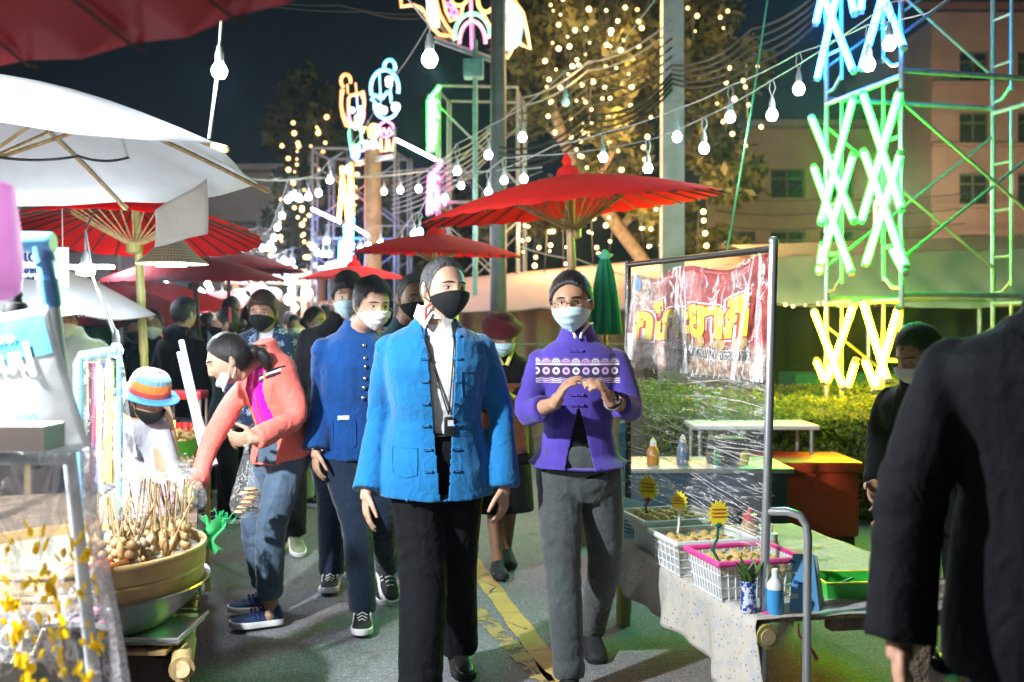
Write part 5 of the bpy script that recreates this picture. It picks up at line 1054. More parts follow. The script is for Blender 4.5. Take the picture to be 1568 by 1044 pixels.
def make_rest():
    o = human('man in a black jacket and pale blue mask, just behind the man in royal blue', G(512,5.55), 1.72, R(12), head=P(533,456,5.45), hyaw=R(10), chest=XY(520,5.5,1.39), legs=[(XY(508,5.45,.50), XY(508,5.42,.092), R(4), 0), (XY(545,5.6,.5), XY(540,5.75,.12), R(8), .2)], tone='mid', lod=1, top=dict(m=BLK, hem=.80, loose=.028, sr=1.15), pants=dict(m=JEAN, w=1.15), shoes=(MESHK, RUB, LACE, 1), hair='mop', mask='blue')
    human('man in an indigo floral shirt over a white tee with glasses and a black mask', G(413,6.2), 1.68, R(2), chest=XY(412,6.2,1.36), head=P(404,480,6.12), hyaw=R(-6), hpitch=.02, tone='mid', lod=1, wide=1.06, legs=[(XY(425,6.15,.48), XY(430,6.3,.10), 0, 0), (XY(452,6.2,.47), XY(453,6.25,.14), R(20), .35)], top=dict(m=FLORAL, hem=.80, loose=.03, sr=1.15, gap=(1.50,.80,.045,.05,0), inner=TEE), pants=dict(m=BLK, w=1.1), shoes=(OLIVE, RUB, None), hair='mop', hair_m=HAIRB, mask='black', glasses=True)
    human('shaven-headed man in a black mask, mostly hidden behind the man in sky blue', G(610,5.25), 1.68, R(15), head=P(632,456,5.12), hyaw=R(28), hpitch=.15, tone='tan', lod=1, chest=XY(618,5.2,1.36), legs=[(XY(590,5.1,.5), XY(586,5.2,.16), R(10), .5), (XY(625,5.3,.5), XY(625,5.4,.09), R(10), 0)], top=dict(m=DTEAL, hem=.82, loose=.025), pants=dict(m=JEANL, w=1.1), shoes=(MESHK, RUB, LACE), hair='buzz', hair_m=HAIRG, mask='black')
    o = human('short woman in a dark red turban, pale blue mask and russet apron', G(766,5.75), 1.50, R(10), head=P(768,514,5.62), hyaw=R(14), hpitch=.30, tone='dark', lod=1, chest=XY(768,5.7,1.22), pelvis=XY(768,5.75,.84), arms=[(P(742,620,5.6), P(757,606,5.42), (.5,-.3,.5)), (P(800,620,5.65), P(778,606,5.42), (-.5,-.3,.5))], legs=[(XY(756,5.7,.42), XY(762,5.68,.09), R(10), 0), (XY(782,5.8,.42), XY(776,5.95,.11), R(10), .15)], top=dict(m=BLK, hem=.66, loose=.03, sleeve=.75), pants=dict(m=BLK, hem=.36), skirt=True, shoes=(MESHK, RUBK, None), hair='tied', mask='blue')
    b = MB(); HM = o['HM']
    for i in range(5):
        z = .030+.020*i; r = (.098,.106,.104,.090,.060)[i]; b.tube([HM @ Vector((r*math.cos(a)*1.02, .010+r*1.12*math.sin(a), z + .012*math.cos(a*1+i))) for a in [2*math.pi*j/28 for j in range(29)]], .020, 8)
    b.ball(HM @ Vector((0,.01,.095)), (.08,.09,.05), 14, 8); link('turban', remesh(b, .008, 3), MAROON, o['root'])
    b = MB(); b.sheet(lambda u, v: on_front(o, -.14+.28*u, .70+.40*v, .010), 8, 10); link('russet_apron', solidify(b.mesh('apron', True, 180), .008), BROWN, o['root'])
    b = MB(); n = o['nb']
    for s in (-1,1): b.tube([n + o['Sc']*s*.07 + Vector((0,0,.03)), n + o['Sc']*s*.045 + o['Fc']*.08 + Vector((0,0,-.02)), n + o['Sc']*s*.01 + o['Fc']*.115 + Vector((0,0,-.09))], .012, 6, flat=.5)
    b.build('yellow_collar', mat('yellow_trim', (.62,.55,.16), .7), o['root'])
    # the two dark figures at the near edge of the takoyaki table
    o = human('large dark navy jacketed man seen from behind, close at the edge of the lane', Vector((1.12,1.95,0)), 1.73, R(158), chest=Vector((1.095,1.96,1.375)), head=Vector((1.13,1.97,1.60)), hyaw=R(128), tone='mid', lod=0, wide=1.28, arms=[(Vector((1.43,2.05,1.1)), Vector((1.46,2.0,.85))), (Vector((.80,2.0,1.08)), Vector((.755,1.94,.805)), (.0,-.1,-1), (.2,.8,0), .45)], top=dict(m=NAVY, hem=.74, loose=.03, sr=1.18, cuff=1.25, fold=.009), pants=dict(m=SUIT, w=1.2), shoes=(LEA, RUBK, None), hair='short', face=False)
    o = human('person in dark clothes with a red neck strap leaning over beside the food table', G(1418,4.25), 1.60, R(-58), pelvis=XY(1440,4.30,.84), chest=XY(1408,4.12,1.14), head=P(1408,545,3.98), hyaw=R(-66), hpitch=.35, tone='mid', lod=1, arms=[(P(1350,660,4.3), P(1340,740,4.1)), (P(1385,690,3.95), P(1365,760,3.9))], top=dict(m=NAVY, hem=.76, loose=.03, sr=1.15), pants=dict(m=SUIT), shoes=(LEA, RUBK, None), hair='short', mask='white')
    b = MB(); b.tube([o['nb'] + o['Sc']*.075 - o['Fc']*.02 + Vector((0,0,.04)), o['nb'] + o['Sc']*.085 + o['Fc']*.06, on_front(o, .07, 1.05, .008), on_front(o, .02, .95, .008)], .009, 6, flat=.4); b.build('red_neck_strap', mat('red_strap', (.5,.03,.02), .6), o['root'])
    # seller with the striped hat
    o = human('stall seller in a tan jumper, pale apron, black mask and rainbow hat', G(196,5.05), 1.50, R(42), pelvis=XY(190,5.1,.74), chest=XY(204,5.02,1.02), head=P(226,612,4.92), hyaw=R(55), hpitch=.50, tone='mid', lod=1, arms=[(P(190,720,4.8), P(250,742,4.6), (.6,-.5,-.4)), (P(255,700,4.95), P(262,765,4.75), (.2,-.5,-.7))], top=dict(m=TAN_, hem=.62, t=-.2, loose=.03, sr=1.2), pants=dict(m=LJEAN), shoes=(MESHK, RUB, None), hair='long', mask='black')
    HM = o['HM']; RB = empty('striped_hat', o['root'].location + HM @ Vector((0,.012,.055)), 'rainbow striped knitted hat with a blue brim on the seller in tan', 'hat')
    RB.rotation_euler = (HM @ Matrix.Rotation(R(-8),4,'X')).to_euler()
    prof = [(.104,-.012),(.101,.012),(.099,.03),(.094,.052),(.086,.074),(.070,.092),(.040,.102),(.004,.105)]; cols = [(.33,.045,.03),(.80,.16,.035),(.80,.20,.04),(.15,.32,.38),(.22,.42,.50),(.78,.28,.55),(.20,.28,.72)]
    for i in range(7): b = MB(); b.lathe([prof[i], ((prof[i][0]+prof[i+1][0])/2+.003,(prof[i][1]+prof[i+1][1])/2), prof[i+1]], n=32, cap=(i == 6)); b.build('crown_band', cloth('hat_yarn_%d' % i, cols[i], weave=250), RB, ang=180)
    b = MB(); b.lathe([(.100,-.010),(.125,-.018),(.150,-.020),(.152,-.025),(.125,-.024),(.100,-.018)], n=36, cap=False); b.build('brim', cloth('hat_brim_blue', (.05,.26,.75), weave=250), RB, ang=180)
    b = MB(); b.sheet(lambda u, v: on_front(o, -.12+.24*u, .60+.36*v, .022), 8, 10); link('apron', solidify(b.mesh('apron', True, 180), .006), cloth('apron_cotton', (.42,.43,.50)), o['root'])
    human('man in a white tee and white mask standing by the green tarpaulin', G(112,6.7), 1.62, R(25), tone='tan', lod=1, head=P(98,492,6.65), hyaw=R(30), top=dict(m=TEE, hem=.80, loose=.02, sleeve=.42, sr=1.1), pants=dict(m=JEAN), hair='short', mask='white', shoes=(MESHK, RUB, None))
    human('small child peeping over the stall beside the man in the white tee', G(148,6.9), 1.30, R(20), tone='mid', lod=1, headk=1.12, top=dict(m=GREYC, hem=.6), pants=dict(m=JEAN), hair='mop')
    CR = [('man in a black hooded jacket and pale jeans seen from behind', 278, 7.4, 1.62, 160, BLK, LJEAN, 'short', None, True), ('woman in black with a white mask between the bamboo poles', 236, 8.0, 1.54, 10, BLK, BLK, 'bun', 'white', False),
          ('person in a black top and mask beside the hanging price bags', 206, 8.4, 1.50, 30, BLK, BLK, 'short', 'black', False), ('woman with long hair in a pale grey jacket seen from behind', 316, 9.2, 1.54, 175, GREYC, BLK, 'long', None, False),
          ('close-cropped man in dark clothes with his back to the lane', 353, 8.6, 1.68, 178, BLK, JEAN, 'buzz', None, False), ('woman with a red hairband in profile behind the woman in coral', 352, 7.3, 1.55, -75, DTEAL, BLK, 'bun', 'black', False),
          ('dark-haired person with their back turned beside the floral shirt', 384, 8.0, 1.59, 170, GREYC, BLK, 'short', None, False), ('woman with tied hair and white mask in khaki trousers beside the black jacket', 478, 8.0, 1.57, 62, BLK, KHAKI, 'bun', 'white', False),
          ('person in black with short hair beyond the woman in khaki', 497, 9.0, 1.60, 165, BLK, BLK, 'short', None, False), ('person in a pale blue top far down the lane', 452, 10.0, 1.53, 12, LJEAN, BLK, 'bun', 'white', False),
          ('stooping person in maroon near the lit stall counter', 262, 11.0, 1.48, 40, MAROON, BLK, 'short', None, False), ('person in teal walking away far down the lane', 300, 12.5, 1.58, 180, DTEAL, JEAN, 'long', None, False),
          ('tall person in grey at the far end by the archway', 330, 14.0, 1.66, 0, GREYC, JEAN, 'short', 'white', False), ('person in magenta at the far archway', 372, 15.0, 1.60, 20, MAG, JEAN, 'long', 'white', False),
          ('person in a tan jumper under the archway lamps', 442, 14.5, 1.62, 175, TAN_, BLK, 'short', None, False), ('person in black at the edge of the dark green tarpaulin', 190, 12.0, 1.60, 90, BLK, JEAN, 'short', None, False)]
    for (lb, px, Y, H, yw, tm, pm, hr, mk, hood) in CR:
        o = human(lb, G(px, Y), H, R(yw), tone=random.choice(['mid','tan','light']), lod=1 if Y < 8.1 else 2, top=dict(m=tm, hem=.80*H/1.7, loose=.028, sr=1.15, hood=hood), pants=dict(m=pm, w=1.1), shoes=(MESHK, RUB, None) if Y < 9.5 else None, hair=hr, mask=mk, face=Y < 9, body_legs=False)
        if 'red hairband' in lb:
            b = MB(); b.tube([o['HM'] @ Vector((.088*math.cos(a), .035, .01+.108*math.sin(a))) for a in [math.pi*j/12 for j in range(13)]], .012, 6); b.build('hairband', mat('red_hairband', (.55,.05,.06), .7), o['root'])
# ---------------------------------------------------------------- parasols
umbrella('large bright red parasol over the right of the lane', P(870,268,6.5), .98, .22, REDC, 32, tilt=(R(3),R(-6),0), hubz=-.36, polem=BAM, pole_to=G(893,6.45), pr=.026, sag=.012)
umbrella('mid sized bright red parasol directly above the man in sky blue', P(668,358,8.4), .72, .17, REDC, 30, tilt=(R(3),R(1.5),0), hubz=-.24, pole_to=G(640,8.4), pr=.018, sag=.01)
umbrella('small pinkish red parasol far down the lane', P(542,406,11.5), .60, .15, REDC, 26, tilt=(R(3),0,0), hubz=-.2, pole_to=G(545,11.5), pr=.018, sag=.01)
umbrella('red parasol beside the white one on a stout bamboo pole', P(208,308,6.3), .78, .22, REDC, 30, tilt=(R(-6),R(0),0), hubz=-.28, pole_to=G(236,6.3), pr=.026, polem=BAMG, sag=.01)
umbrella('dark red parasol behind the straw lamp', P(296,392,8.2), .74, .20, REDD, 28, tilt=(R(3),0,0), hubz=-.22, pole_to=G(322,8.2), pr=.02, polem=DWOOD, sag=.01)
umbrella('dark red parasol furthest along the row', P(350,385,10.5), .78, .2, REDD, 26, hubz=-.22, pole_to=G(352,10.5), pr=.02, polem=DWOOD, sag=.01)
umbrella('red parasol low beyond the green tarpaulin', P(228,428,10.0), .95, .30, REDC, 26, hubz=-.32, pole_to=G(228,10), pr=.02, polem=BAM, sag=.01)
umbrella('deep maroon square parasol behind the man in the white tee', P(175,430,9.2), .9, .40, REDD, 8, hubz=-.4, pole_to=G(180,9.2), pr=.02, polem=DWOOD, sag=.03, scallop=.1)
umbrella('white parasol with scalloped edge and bamboo struts', Vector((-2.15,3.95,2.43)), 1.15, .37, WHC, 7, hubz=-.36, pr=.028, tips=True, scallop=.08, strut=.45, ribm=BAM, sag=.035, tilt=(R(-.5),R(-.5),R(31.4)), ribw=.010)
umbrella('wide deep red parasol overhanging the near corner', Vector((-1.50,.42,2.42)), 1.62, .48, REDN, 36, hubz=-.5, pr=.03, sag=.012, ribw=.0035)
umbrella('pale blue grey parasol at the edge beyond the blue pipe', P(48,396,6.0), .75, .34, WHC, 8, hubz=-.3, pr=.02, scallop=.1, ribm=DWOOD, sag=.03, pole_to=G(40,6))
# closed green parasol
p = P(926,392,6.6); U = empty('closed_parasol', p, 'closed green parasol standing behind the woman in violet', 'parasol'); b = MB(); rs = []
for z, r in ((-.02,.028),(-.10,.050),(-.25,.072),(-.42,.088),(-.52,.095)):
    rs.append([Vector((r*(1+.22*math.cos(9*a))*math.cos(a), r*(1+.22*math.cos(9*a))*math.sin(a), z)) for a in [2*math.pi*j/54 for j in range(54)]])
b.rings(rs); b.build('folded_canopy', translucent('green_cotton', (.02,.30,.16), .2), U, ang=180)
b = MB(); b.lathe([(.012,-.03),(.055,.005),(.060,.012),(.030,.018),(.018,.035),(.006,.045)], n=8); b.build('frilled_cap', mat('mint_ribbon', (.12,.55,.42), .6), U)
b = MB(); bamboo(b, (0,0,-.45), (0,0,-p.z), .018); b.build('pole', BAM, U)
# ---------------------------------------------------------------- takoyaki table
TZ = .42; A0 = Vector((.845,3.42,TZ)); UD = Vector((-.253,.967,0)).normalized(); VD = Vector((.985,.17,0)).normalized()
def T_(u, v, z=0): return A0 + UD*u + VD*v + Vector((0,0,z))
TB = empty('bamboo_table', (A0.x, A0.y, 0), 'low bamboo table under the flowered cloth at the edge of the lane', 'table'); o = TB.location
LEN, WID = 1.42, .92; b = MB(); bamboo(b, T_(-.07,.0,-.045)-o, T_(LEN,.0,-.045)-o, .037, 14); b.build('edge_pole', BAMG, TB)
b = MB(); b.tube([T_(-.0735,.0,-.045)-o, T_(-.0705,.0,-.045)-o], .027, 14); b.build('cut_end', mat('cut_bamboo', (.62,.48,.26), .7, vs=60), TB)
b = MB(); bamboo(b, T_(-.02,WID,-.045)-o, T_(LEN,WID,-.045)-o, .035, 12); b.build('edge_pole', BAM, TB)
for i in range(15):
    b = MB(); u = .02+i*.098; b.box(T_(u,WID/2,-.006)-o, (WID+.06,.085,.012), math.atan2(VD.y,VD.x)); b.build('slat', BAM, TB, smooth=False)
for u, v in ((.10,.88),(1.36,.03),(1.36,.88)): b = MB(); bamboo(b, T_(u,v,-.04)-o, Vector((T_(u,v).x,T_(u,v).y,0))-o, .034, 12); b.build('leg', BAMG if v < .5 else BAM, TB)
b = MB(); b.box(T_(.02,.70,-.035)-o, (.86,.05,.05), math.atan2(VD.y,VD.x)); b.build('apron_bar', BARK, TB, smooth=False)
b = MB(); b.bbox((T_(.04,.60)-o)*1 + Vector((0,0,-TZ/2-.06)), (.11,.09,.40), .01); b.build('leg', BARK, TB)
g = GR('flowered_cloth'); c = g.co(); x, y, z = g.xyz(c); w = g.vec(x + z*.3, y, z); v1 = g.vor(w, 46, 'F1', 'Distance', 1); pt = g.sstep(v1 + g.noise(c,120,2)*.15, .30, .22); v2 = g.vor(w, 46, 'F1', 'Color', 1); gr = g.sstep(g.noise(c, 26, 3), .52, .6)
k = g.mix(gr*.55, (.46,.43,.37), (.34,.36,.42)); cc = g.ramp(v2, [(0,(.16,.20,.10)),(.35,(.40,.12,.10)),(.6,(.10,.09,.09)),(1,(.35,.30,.12))], 'CONSTANT'); g.set(col=g.mix(pt*.95, k, cc), rough=.75); g.bump(g.noise(c, 12, 4), .012, .6); FLC = g.mat
g = GR('pale_oilcloth'); c = g.co(); pt = g.sstep(g.vor(c, 60)+g.noise(c,90,2)*.2, .30, .2); g.set(col=g.mix(pt*.5, (.50,.54,.52), (.25,.32,.29)), rough=.5); OILC = g.mat
b = MB()
def tcl(u, v):
    U_ = -.06+u*(LEN+.10); s = v*1.30-.36                              # s<0 hangs down on the lane side
    if s >= -.035: return T_(U_, s+.0, .012 + .002*math.sin(U_*23+s*31))
    d = -(s+.035); wv = .018*math.sin(U_*13)*d*4 + .012*math.sin(U_*31+1)*d*3; k2 = .62+.38*(1-u)**3; k2 *= 1+.06*math.sin(U_*9)
    return T_(U_ - d*.20*(1-u)**6, -.043 - wv - .03*d, .010 - d*k2)
b.sheet(tcl, 90, 52); CL = link('tablecloth', solidify(b.mesh('tablecloth', True, 180), .003), [FLC], None); tag(CL, 'pale flowered tablecloth hanging down the lane side of the low table', 'tablecloth')
# chrome frame with banner and wrap
FRM_ = empty('display_frame', (.885,3.45,0), 'chrome display frame standing over the food table', 'display frame'); o = FRM_.location
PA, PB = Vector((.885,3.44,0)), Vector((.575,4.93,0)); ZT = 1.725
b = MB(); b.tube([Vector((-.025,0,0)), Vector((.0,0,.9)), Vector((.022,0,ZT-.02))], .0155, 12); b.build('post', CHROME, FRM_)
b = MB(); b.tube([PB-o, PB-o+Vector((0,0,ZT+.02))], .0155, 12); b.build('post', mat('dark_tube', (.03,.03,.03), .4, .5), FRM_)
b = MB(); b.tube([Vector((.022,0,ZT-.035)), PB-o+Vector((0,0,ZT))], .013, 10); b.build('top_rail', mat('dark_tube', (.03,.03,.03)), FRM_)
b = MB(); b.tube([Vector((-.002,0,.78)), Vector((.06,-.03,.785)), Vector((.098,-.05,.775)), Vector((.118,-.06,.745)), Vector((.122,-.062,.70)), Vector((.115,-.06,.0))], .0145, 12); b.build('side_rail', CHROME, FRM_)
b = MB(); b.ball((.022,0,ZT-.01), .018, 10, 8); b.build('cap_knob', CHROME, FRM_)
def fr(u, v): return PA.lerp(PB, u) + Vector((.02*(1-u), 0, v))        # u along the frame, v height
NF = Vector((-.979,-.204,0))
BN = empty('banner', fr(.5,1.47), 'dark red takoyaki banner with yellow lettering hung on the chrome frame', 'banner'); o = BN.location
ub, vb, vt = (.03,.97), 1.225, 1.675
def bs(u, v, off=0):
    w = .012*math.sin(u*9+v*4)+.006*math.sin(u*23); top = vt - .045*math.sin(min(1,abs(u-.5)*2)*math.pi)**2*.8; return fr(ub[1]+(ub[0]-ub[1])*u, vb+.0*u+(top-vb)*v) + NF*(w+off) - o   # u=0 is the far (picture left) end
g = GR('banner_print'); c = g.co('UV'); uvx, uvy, _ = g.xyz(c); n = g.noise(g.vec(uvx*3, uvy*2, 0), 2.2, 4, .6); n2 = g.noise(g.vec(uvx*6, uvy*4, 3), 3.5, 4, .65)
k = g.ramp(n, [(.3,(.10,.012,.010)),(.5,(.34,.03,.022)),(.72,(.50,.09,.06))]); ph = g.ramp(n2, [(.3,(.10,.05,.04)),(.5,(.40,.26,.18)),(.62,(.66,.56,.46)),(.8,(.32,.16,.14))]); k = g.mix(g.math('MAXIMUM', g.sstep(uvy, .34, .22), g.math('MULTIPLY', g.sstep(uvx,.34,.12), g.sstep(uvy,.45,.75))), k, ph)
g.set(col=k, rough=.35); g.bump(g.noise(c, 6, 3), .02, .4)
b = MB(); b.sheet(lambda u, v: bs(u, v), 40, 16); me = b.mesh('banner_sheet', True, 180); uv = me.uv_layers.new(name='UVMap'); nu_, nv_ = 41, 17
for l in me.loops: uv.data[l.index].uv = ((l.vertex_index % nu_)/40, (l.vertex_index // nu_)/16)
link('printed_sheet', solidify(me, .002), g.mat, BN)
YEL = mat('banner_yellow', (.80,.62,.02), .4, var=.1); WHT = mat('banner_white', (.75,.72,.70), .4, var=.05); REDP = mat('banner_red', (.45,.02,.02), .4, var=.05); INK = mat('banner_black', (.015,.014,.014), .5); GOLD = mat('print_gold', (.45,.32,.12), .5, var=.4, vs=30)
def lay_text(body, size, u0, u1, vmid, m, off, bold, name, stretch=1.0, arc=0):
    me = text_mesh(body, 1.0, 0, bold, 'LEFT'); v = get_v(me); x0, x1 = v[:,0].min(), v[:,0].max(); hh = size
    bm = bmesh.new(); bm.from_mesh(me); 
    bmesh.ops.triangulate(bm, faces=bm.faces[:]); bmesh.ops.subdivide_edges(bm, edges=[e for e in bm.edges if e.calc_length() > .15], cuts=1)
    for q in bm.verts:
        t = (q.co.x-x0)/(x1-x0); q.co = bs(u0+(u1-u0)*t, vmid + arc*t + q.co.y*hh*stretch, off)
    bm.to_mesh(me); bm.free(); return link(name, me, m, BN)
for m_, off, bo in ((WHT,.0025,.115),(REDP,.004,.085),(YEL,.0058,.05)): lay_text('กโกะยากิ', .46, .06, .90, .47, m_, off, bo, 'lettering', arc=.06)
for m_, off, bo in ((WHT,.0025,.06),(INK,.004,.005)): lay_text('ไส้หมึก หอมนุ่ม อร่อยมาก', .115, .42, .92, .205, m_, off, bo, 'small_lettering', 1.3)
for i, uu in enumerate((.46,.60,.73,.86)): b = MB(); b.sheet(lambda a, d: bs(uu+.042*(d)*math.cos(a*6.283), .325+.075*d*math.sin(a*6.283), .003+.002*(1-d)), 18, 4); b.build('printed_ball', GOLD, BN)
b = MB(); b.sheet(lambda a, d: bs(.06+.035*d*math.cos(a*6.283), .90+.075*d*math.sin(a*6.283), .004), 18, 3); b.build('blue_badge', mat('badge_blue', (.10,.28,.55), .4), BN)
b = MB(); b.box(bs(.03,.22,.004), (.004,.085,.13), math.atan2(NF.y,NF.x)); b.build('white_card', WHT, BN, smooth=False)
def filmmat(name, base=.10, hi=.75, sc=14, col=(.95,.97,1), an=(1,1,1), fzk=.10, th=.86):
    g = GR(name); c = g.co(); r = g.noise(g.scale(c, an), sc, 4, .6, .8); rid = 1 - g.math('ABSOLUTE', r-.5)*2; a = g.sstep(rid, th, .995)
    lw = g.node('LayerWeight'); lw.inputs[0].default_value = .35; fz = N(g, lw.outputs['Facing']); g.set(col=col, rough=.10, spec=.8, alpha=g.math('ADD', a*(hi-base)+base, fz*fzk, clamp=True)); g.bump(rid, .012, 1.0); return g.mat
FILM = filmmat('clear_plastic_film', .06, .38, 11, th=.95); FILMD = filmmat('stretched_plastic_wrap', .04, .35, 4, an=(.6,.6,9), fzk=.03, th=.94)
# streaky wrap over the banner, gathered at three points of the top rail
b = MB()
def wr(u, v):
    f = 0
    for pu, k in ((.0,1),(.47,1.3),(1.0,1.2)): f += k*max(0,.5-abs(u-pu)*2.2)*math.sin((u-pu)*(60+40*v)*(1.5-.6*v))
    return bs(u, -.02+1.04*v, .014 + .016*f + .008*math.sin(u*47+v*9) + .006*math.sin(v*31+u*13) + .010*mnoise.noise(Vector((u*9,v*2.2,0))))
b.sheet(wr, 130, 26); WR = b.build('plastic_cover', filmmat('crumpled_clear_cover', .02, .5, 5, an=(1.6,1.6,.4), fzk=.03, th=.965), None, ang=180, loc=o); tag(WR, 'crumpled clear plastic cover clinging over the takoyaki banner', 'plastic cover')
for pu in (0,.08,.47,.5,.53,.97,1.0):
    for s in range(2):
        u1 = pu+random.uniform(-.12,.12); u1 = min(1,max(0,u1)); b = MB(); b.add([bs(pu-.004,1.0,.03), bs(pu+.004,1.0,.03), bs(u1+.018,0,.034), bs(u1-.012,0,.034)], [(0,1,2,3)]); b.build('creased_strip', filmmat('whitened_plastic', .14, .7, 22, an=(1,1,.2), fzk=.05), WR)
ow = fr(.5,.95); b = MB()
def sw(u, v):
    z = .60+.63*v; d = .010*math.sin(v*70+u*5+2*math.sin(u*6)) + .006*math.sin(v*150+u*11) + .012*mnoise.noise(Vector((u*3,v*26,1))); return fr(.99-.98*u, z - .10*u*(1-v)*0 + .03*math.sin(u*3)*(1-v)) + NF*d - ow
b.sheet(sw, 40, 150); SWR = b.build('stretch_wrap', FILMD, None, ang=180, loc=ow); tag(SWR, 'stretched clear plastic wrap below the banner on the chrome frame', 'plastic wrap')
b = MB()
for i in range(13):
    z = random.uniform(.62,1.21); dz = random.uniform(-.05,.12); q = [fr(.98-.96*t, z+dz*(.5-t)+.02*math.sin(t*5+i)) + NF*(.014+.004*math.sin(t*30+i)) - ow for t in [j/14 for j in range(15)]]
    b.tube(q, .0016, 4)
tag(b.build('wrap_highlight', filmmat('crease_highlight', .2, .55, 30), SWR), kind='stuff')  # pale threads put in as highlights along the creases
# food
BALLM = mat('takoyaki_crust', (.52,.33,.12), .5, var=.35, vs=60, bs=90, bd=.002); PLW = mat('white_plastic', (.66,.68,.68), .4, var=.06); PINK = mat('pink_plastic', (.80,.06,.30), .4, var=.08)
YAW = math.atan2(UD.y, UD.x)
_b = MB(); _b.ball((0,0,0), (.024,.022,.020), 12, 8); TK = _b.mesh('takoyaki_ball', True, 180); TK.materials.append(BALLM); v = get_v(TK); set_v(TK, v*(1+.05*fvnoise(v, 120, 3, 2))[:,None])
def crate(label, c, d, h, rim, bodym, lattice=True, cols=8, rows=4, fill=26, tilt=0, foodlabel=None, tap=.90):
    K = empty('food_basket', c, label, 'basket'); K.rotation_euler = (0,0,YAW-math.pi/2+math.pi/2*0); L, Wd = d
    def corner(sx, sy, z): k = tap+(1-tap)*z/h; return Vector((sx*Wd/2*k, sy*L/2*k, z))
    sides = [((-1,-1),(1,-1)),((1,-1),(1,1)),((1,1),(-1,1)),((-1,1),(-1,-1))]
    for a, e in sides:
        b = MB(); A_ = lambda t, z: corner(*a, z).lerp(corner(*e, z), t)
        if lattice:
            for i in range(cols+1): b.tube([A_(i/cols,0), A_(i/cols,h)], .0032, 4)
            for j in range(rows+1): b.tube([A_(0,h*j/rows), A_(1,h*j/rows)], .0032, 4)
            n = (A_(.5,h/2)-Vector((0,0,h/2))).normalized(); b.add([A_(0,0)*.985, A_(1,0)*.985, A_(1,h)*.985, A_(0,h)*.985], [(0,1,2,3)], 1)
        else: b.add([A_(0,0), A_(1,0), A_(1,h), A_(0,h)] + [A_(0,0)*.97, A_(1,0)*.97, A_(1,h)*.97+Vector((0,0,h*.03)), A_(0,h)*.97+Vector((0,0,h*.03))], [(0,1,2,3),(7,6,5,4)])
        b.build('side_lattice' if lattice else 'side_panel', [bodym, filmmat('frosted_basket_wall', .35, .45, 30)] if lattice else bodym, K)
    b = MB(); b.box((0,0,.006), (Wd*tap*.98, L*tap*.98, .008)); b.build('base_tray', bodym, K, smooth=False)
    b = MB(); ro = [corner(*s[0], h)*1.04 for s in sides]
    for i in range(4): a, e = ro[i], ro[(i+1)%4]; a = Vector((a.x,a.y,h)); e = Vector((e.x,e.y,h)); b.tube([a, e], .011, 8, flat=1.1)
    for q in ro: b.ball((q.x,q.y,h), .011, 8, 6)
    b.build('rim', rim, K)
    n = 0
    for lay in range(3):
        for i in range(5):
            for j in range(int(fill/10)):
                if n >= fill: break
                x = (-.5+(i+.5)/5)*Wd*.80 + random.uniform(-.006,.006); y = (-.5+(j+.5)/int(fill/10))*L*.80 + random.uniform(-.006,.006); q = Vector((x,y,h*.62+lay*.022+random.uniform(-.003,.008)))
                e = share('takoyaki_ball', None, None, K.matrix_basis @ q, (random.uniform(0,3),random.uniform(0,3),random.uniform(0,3)), mesh=TK); tag(e, 'round browned takoyaki ball piled in ' + foodlabel, 'takoyaki', 'takoyaki balls in ' + foodlabel); n += 1
    bpy.context.view_layer.update(); return K
bpy.context.view_layer.update()
crate('pink rimmed lattice basket of takoyaki nearest the chrome post', T_(.30,.10,.016), (.27,.33), .135, PINK, PLW, cols=11, rows=3, fill=50, foodlabel='the pink rimmed basket')
crate('white lattice basket of takoyaki between the pink rimmed basket and the flat tray', T_(.66,.10,.016), (.27,.33), .130, PLW, PLW, cols=6, rows=4, fill=50, foodlabel='the white lattice basket')
crate('shallow white tray of golden takoyaki furthest along the table', T_(1.03,.12,.075), (.30,.34), .085, PLW, PLW, lattice=False, fill=50, foodlabel='the shallow white tray', tap=.72)
b = MB(); b.bbox((0,0,.035), (.26,.24,.07), .01, YAW); o_ = b.build('upturned_box', PLW, loc=T_(1.03,.12,.012)); tag(o_, 'upturned white box that lifts the shallow tray', 'box')
def startag(label, p, r, stick, sm, yaw):
    S = empty('price_tag', p, label, 'price tag', None, yaw); b = MB(); n = 14; o_ = []
    for j in range(n*2): a = math.pi*j/n; rr = r*(1.0 if j % 2 == 0 else .72); o_.append((rr*.88*math.cos(a), rr*1.15*math.sin(a)))
    b.add([(x,-.002,z) for x, z in o_]+[(x,.002,z) for x, z in o_], [tuple(range(2*n-1,-1,-1)), tuple(range(2*n,4*n))] + [(j,(j+1)%(2*n),(j+1)%(2*n)+2*n,j+2*n) for j in range(2*n)]); b.build('star_card', mat('yellow_card', (.82,.66,.02), .6, var=.08), S, smooth=False)
    b = MB()
    for j, z in enumerate((.38,.1,-.18)): b.tube([((t-.5)*r*1.05, -.0035, r*z + r*.05*math.sin(t*34+j)) for t in [i/26 for i in range(27)]], r*.035, 4)
    b.build('red_writing', mat('red_ink', (.42,.06,.02), .6), S); b = MB(); b.tube([(0,.002,-r*.75)] + [Vector(q) for q in stick], .006, 6); b.ball((0,-.002,-r*.85), (r*.28,.008,r*.2), 8, 6); b.build('clip_stick', sm, S)
GRN = mat('green_chenille', (.01,.12,.06), .9, bs=400); PUR = mat('purple_clip', (.20,.05,.16), .5)
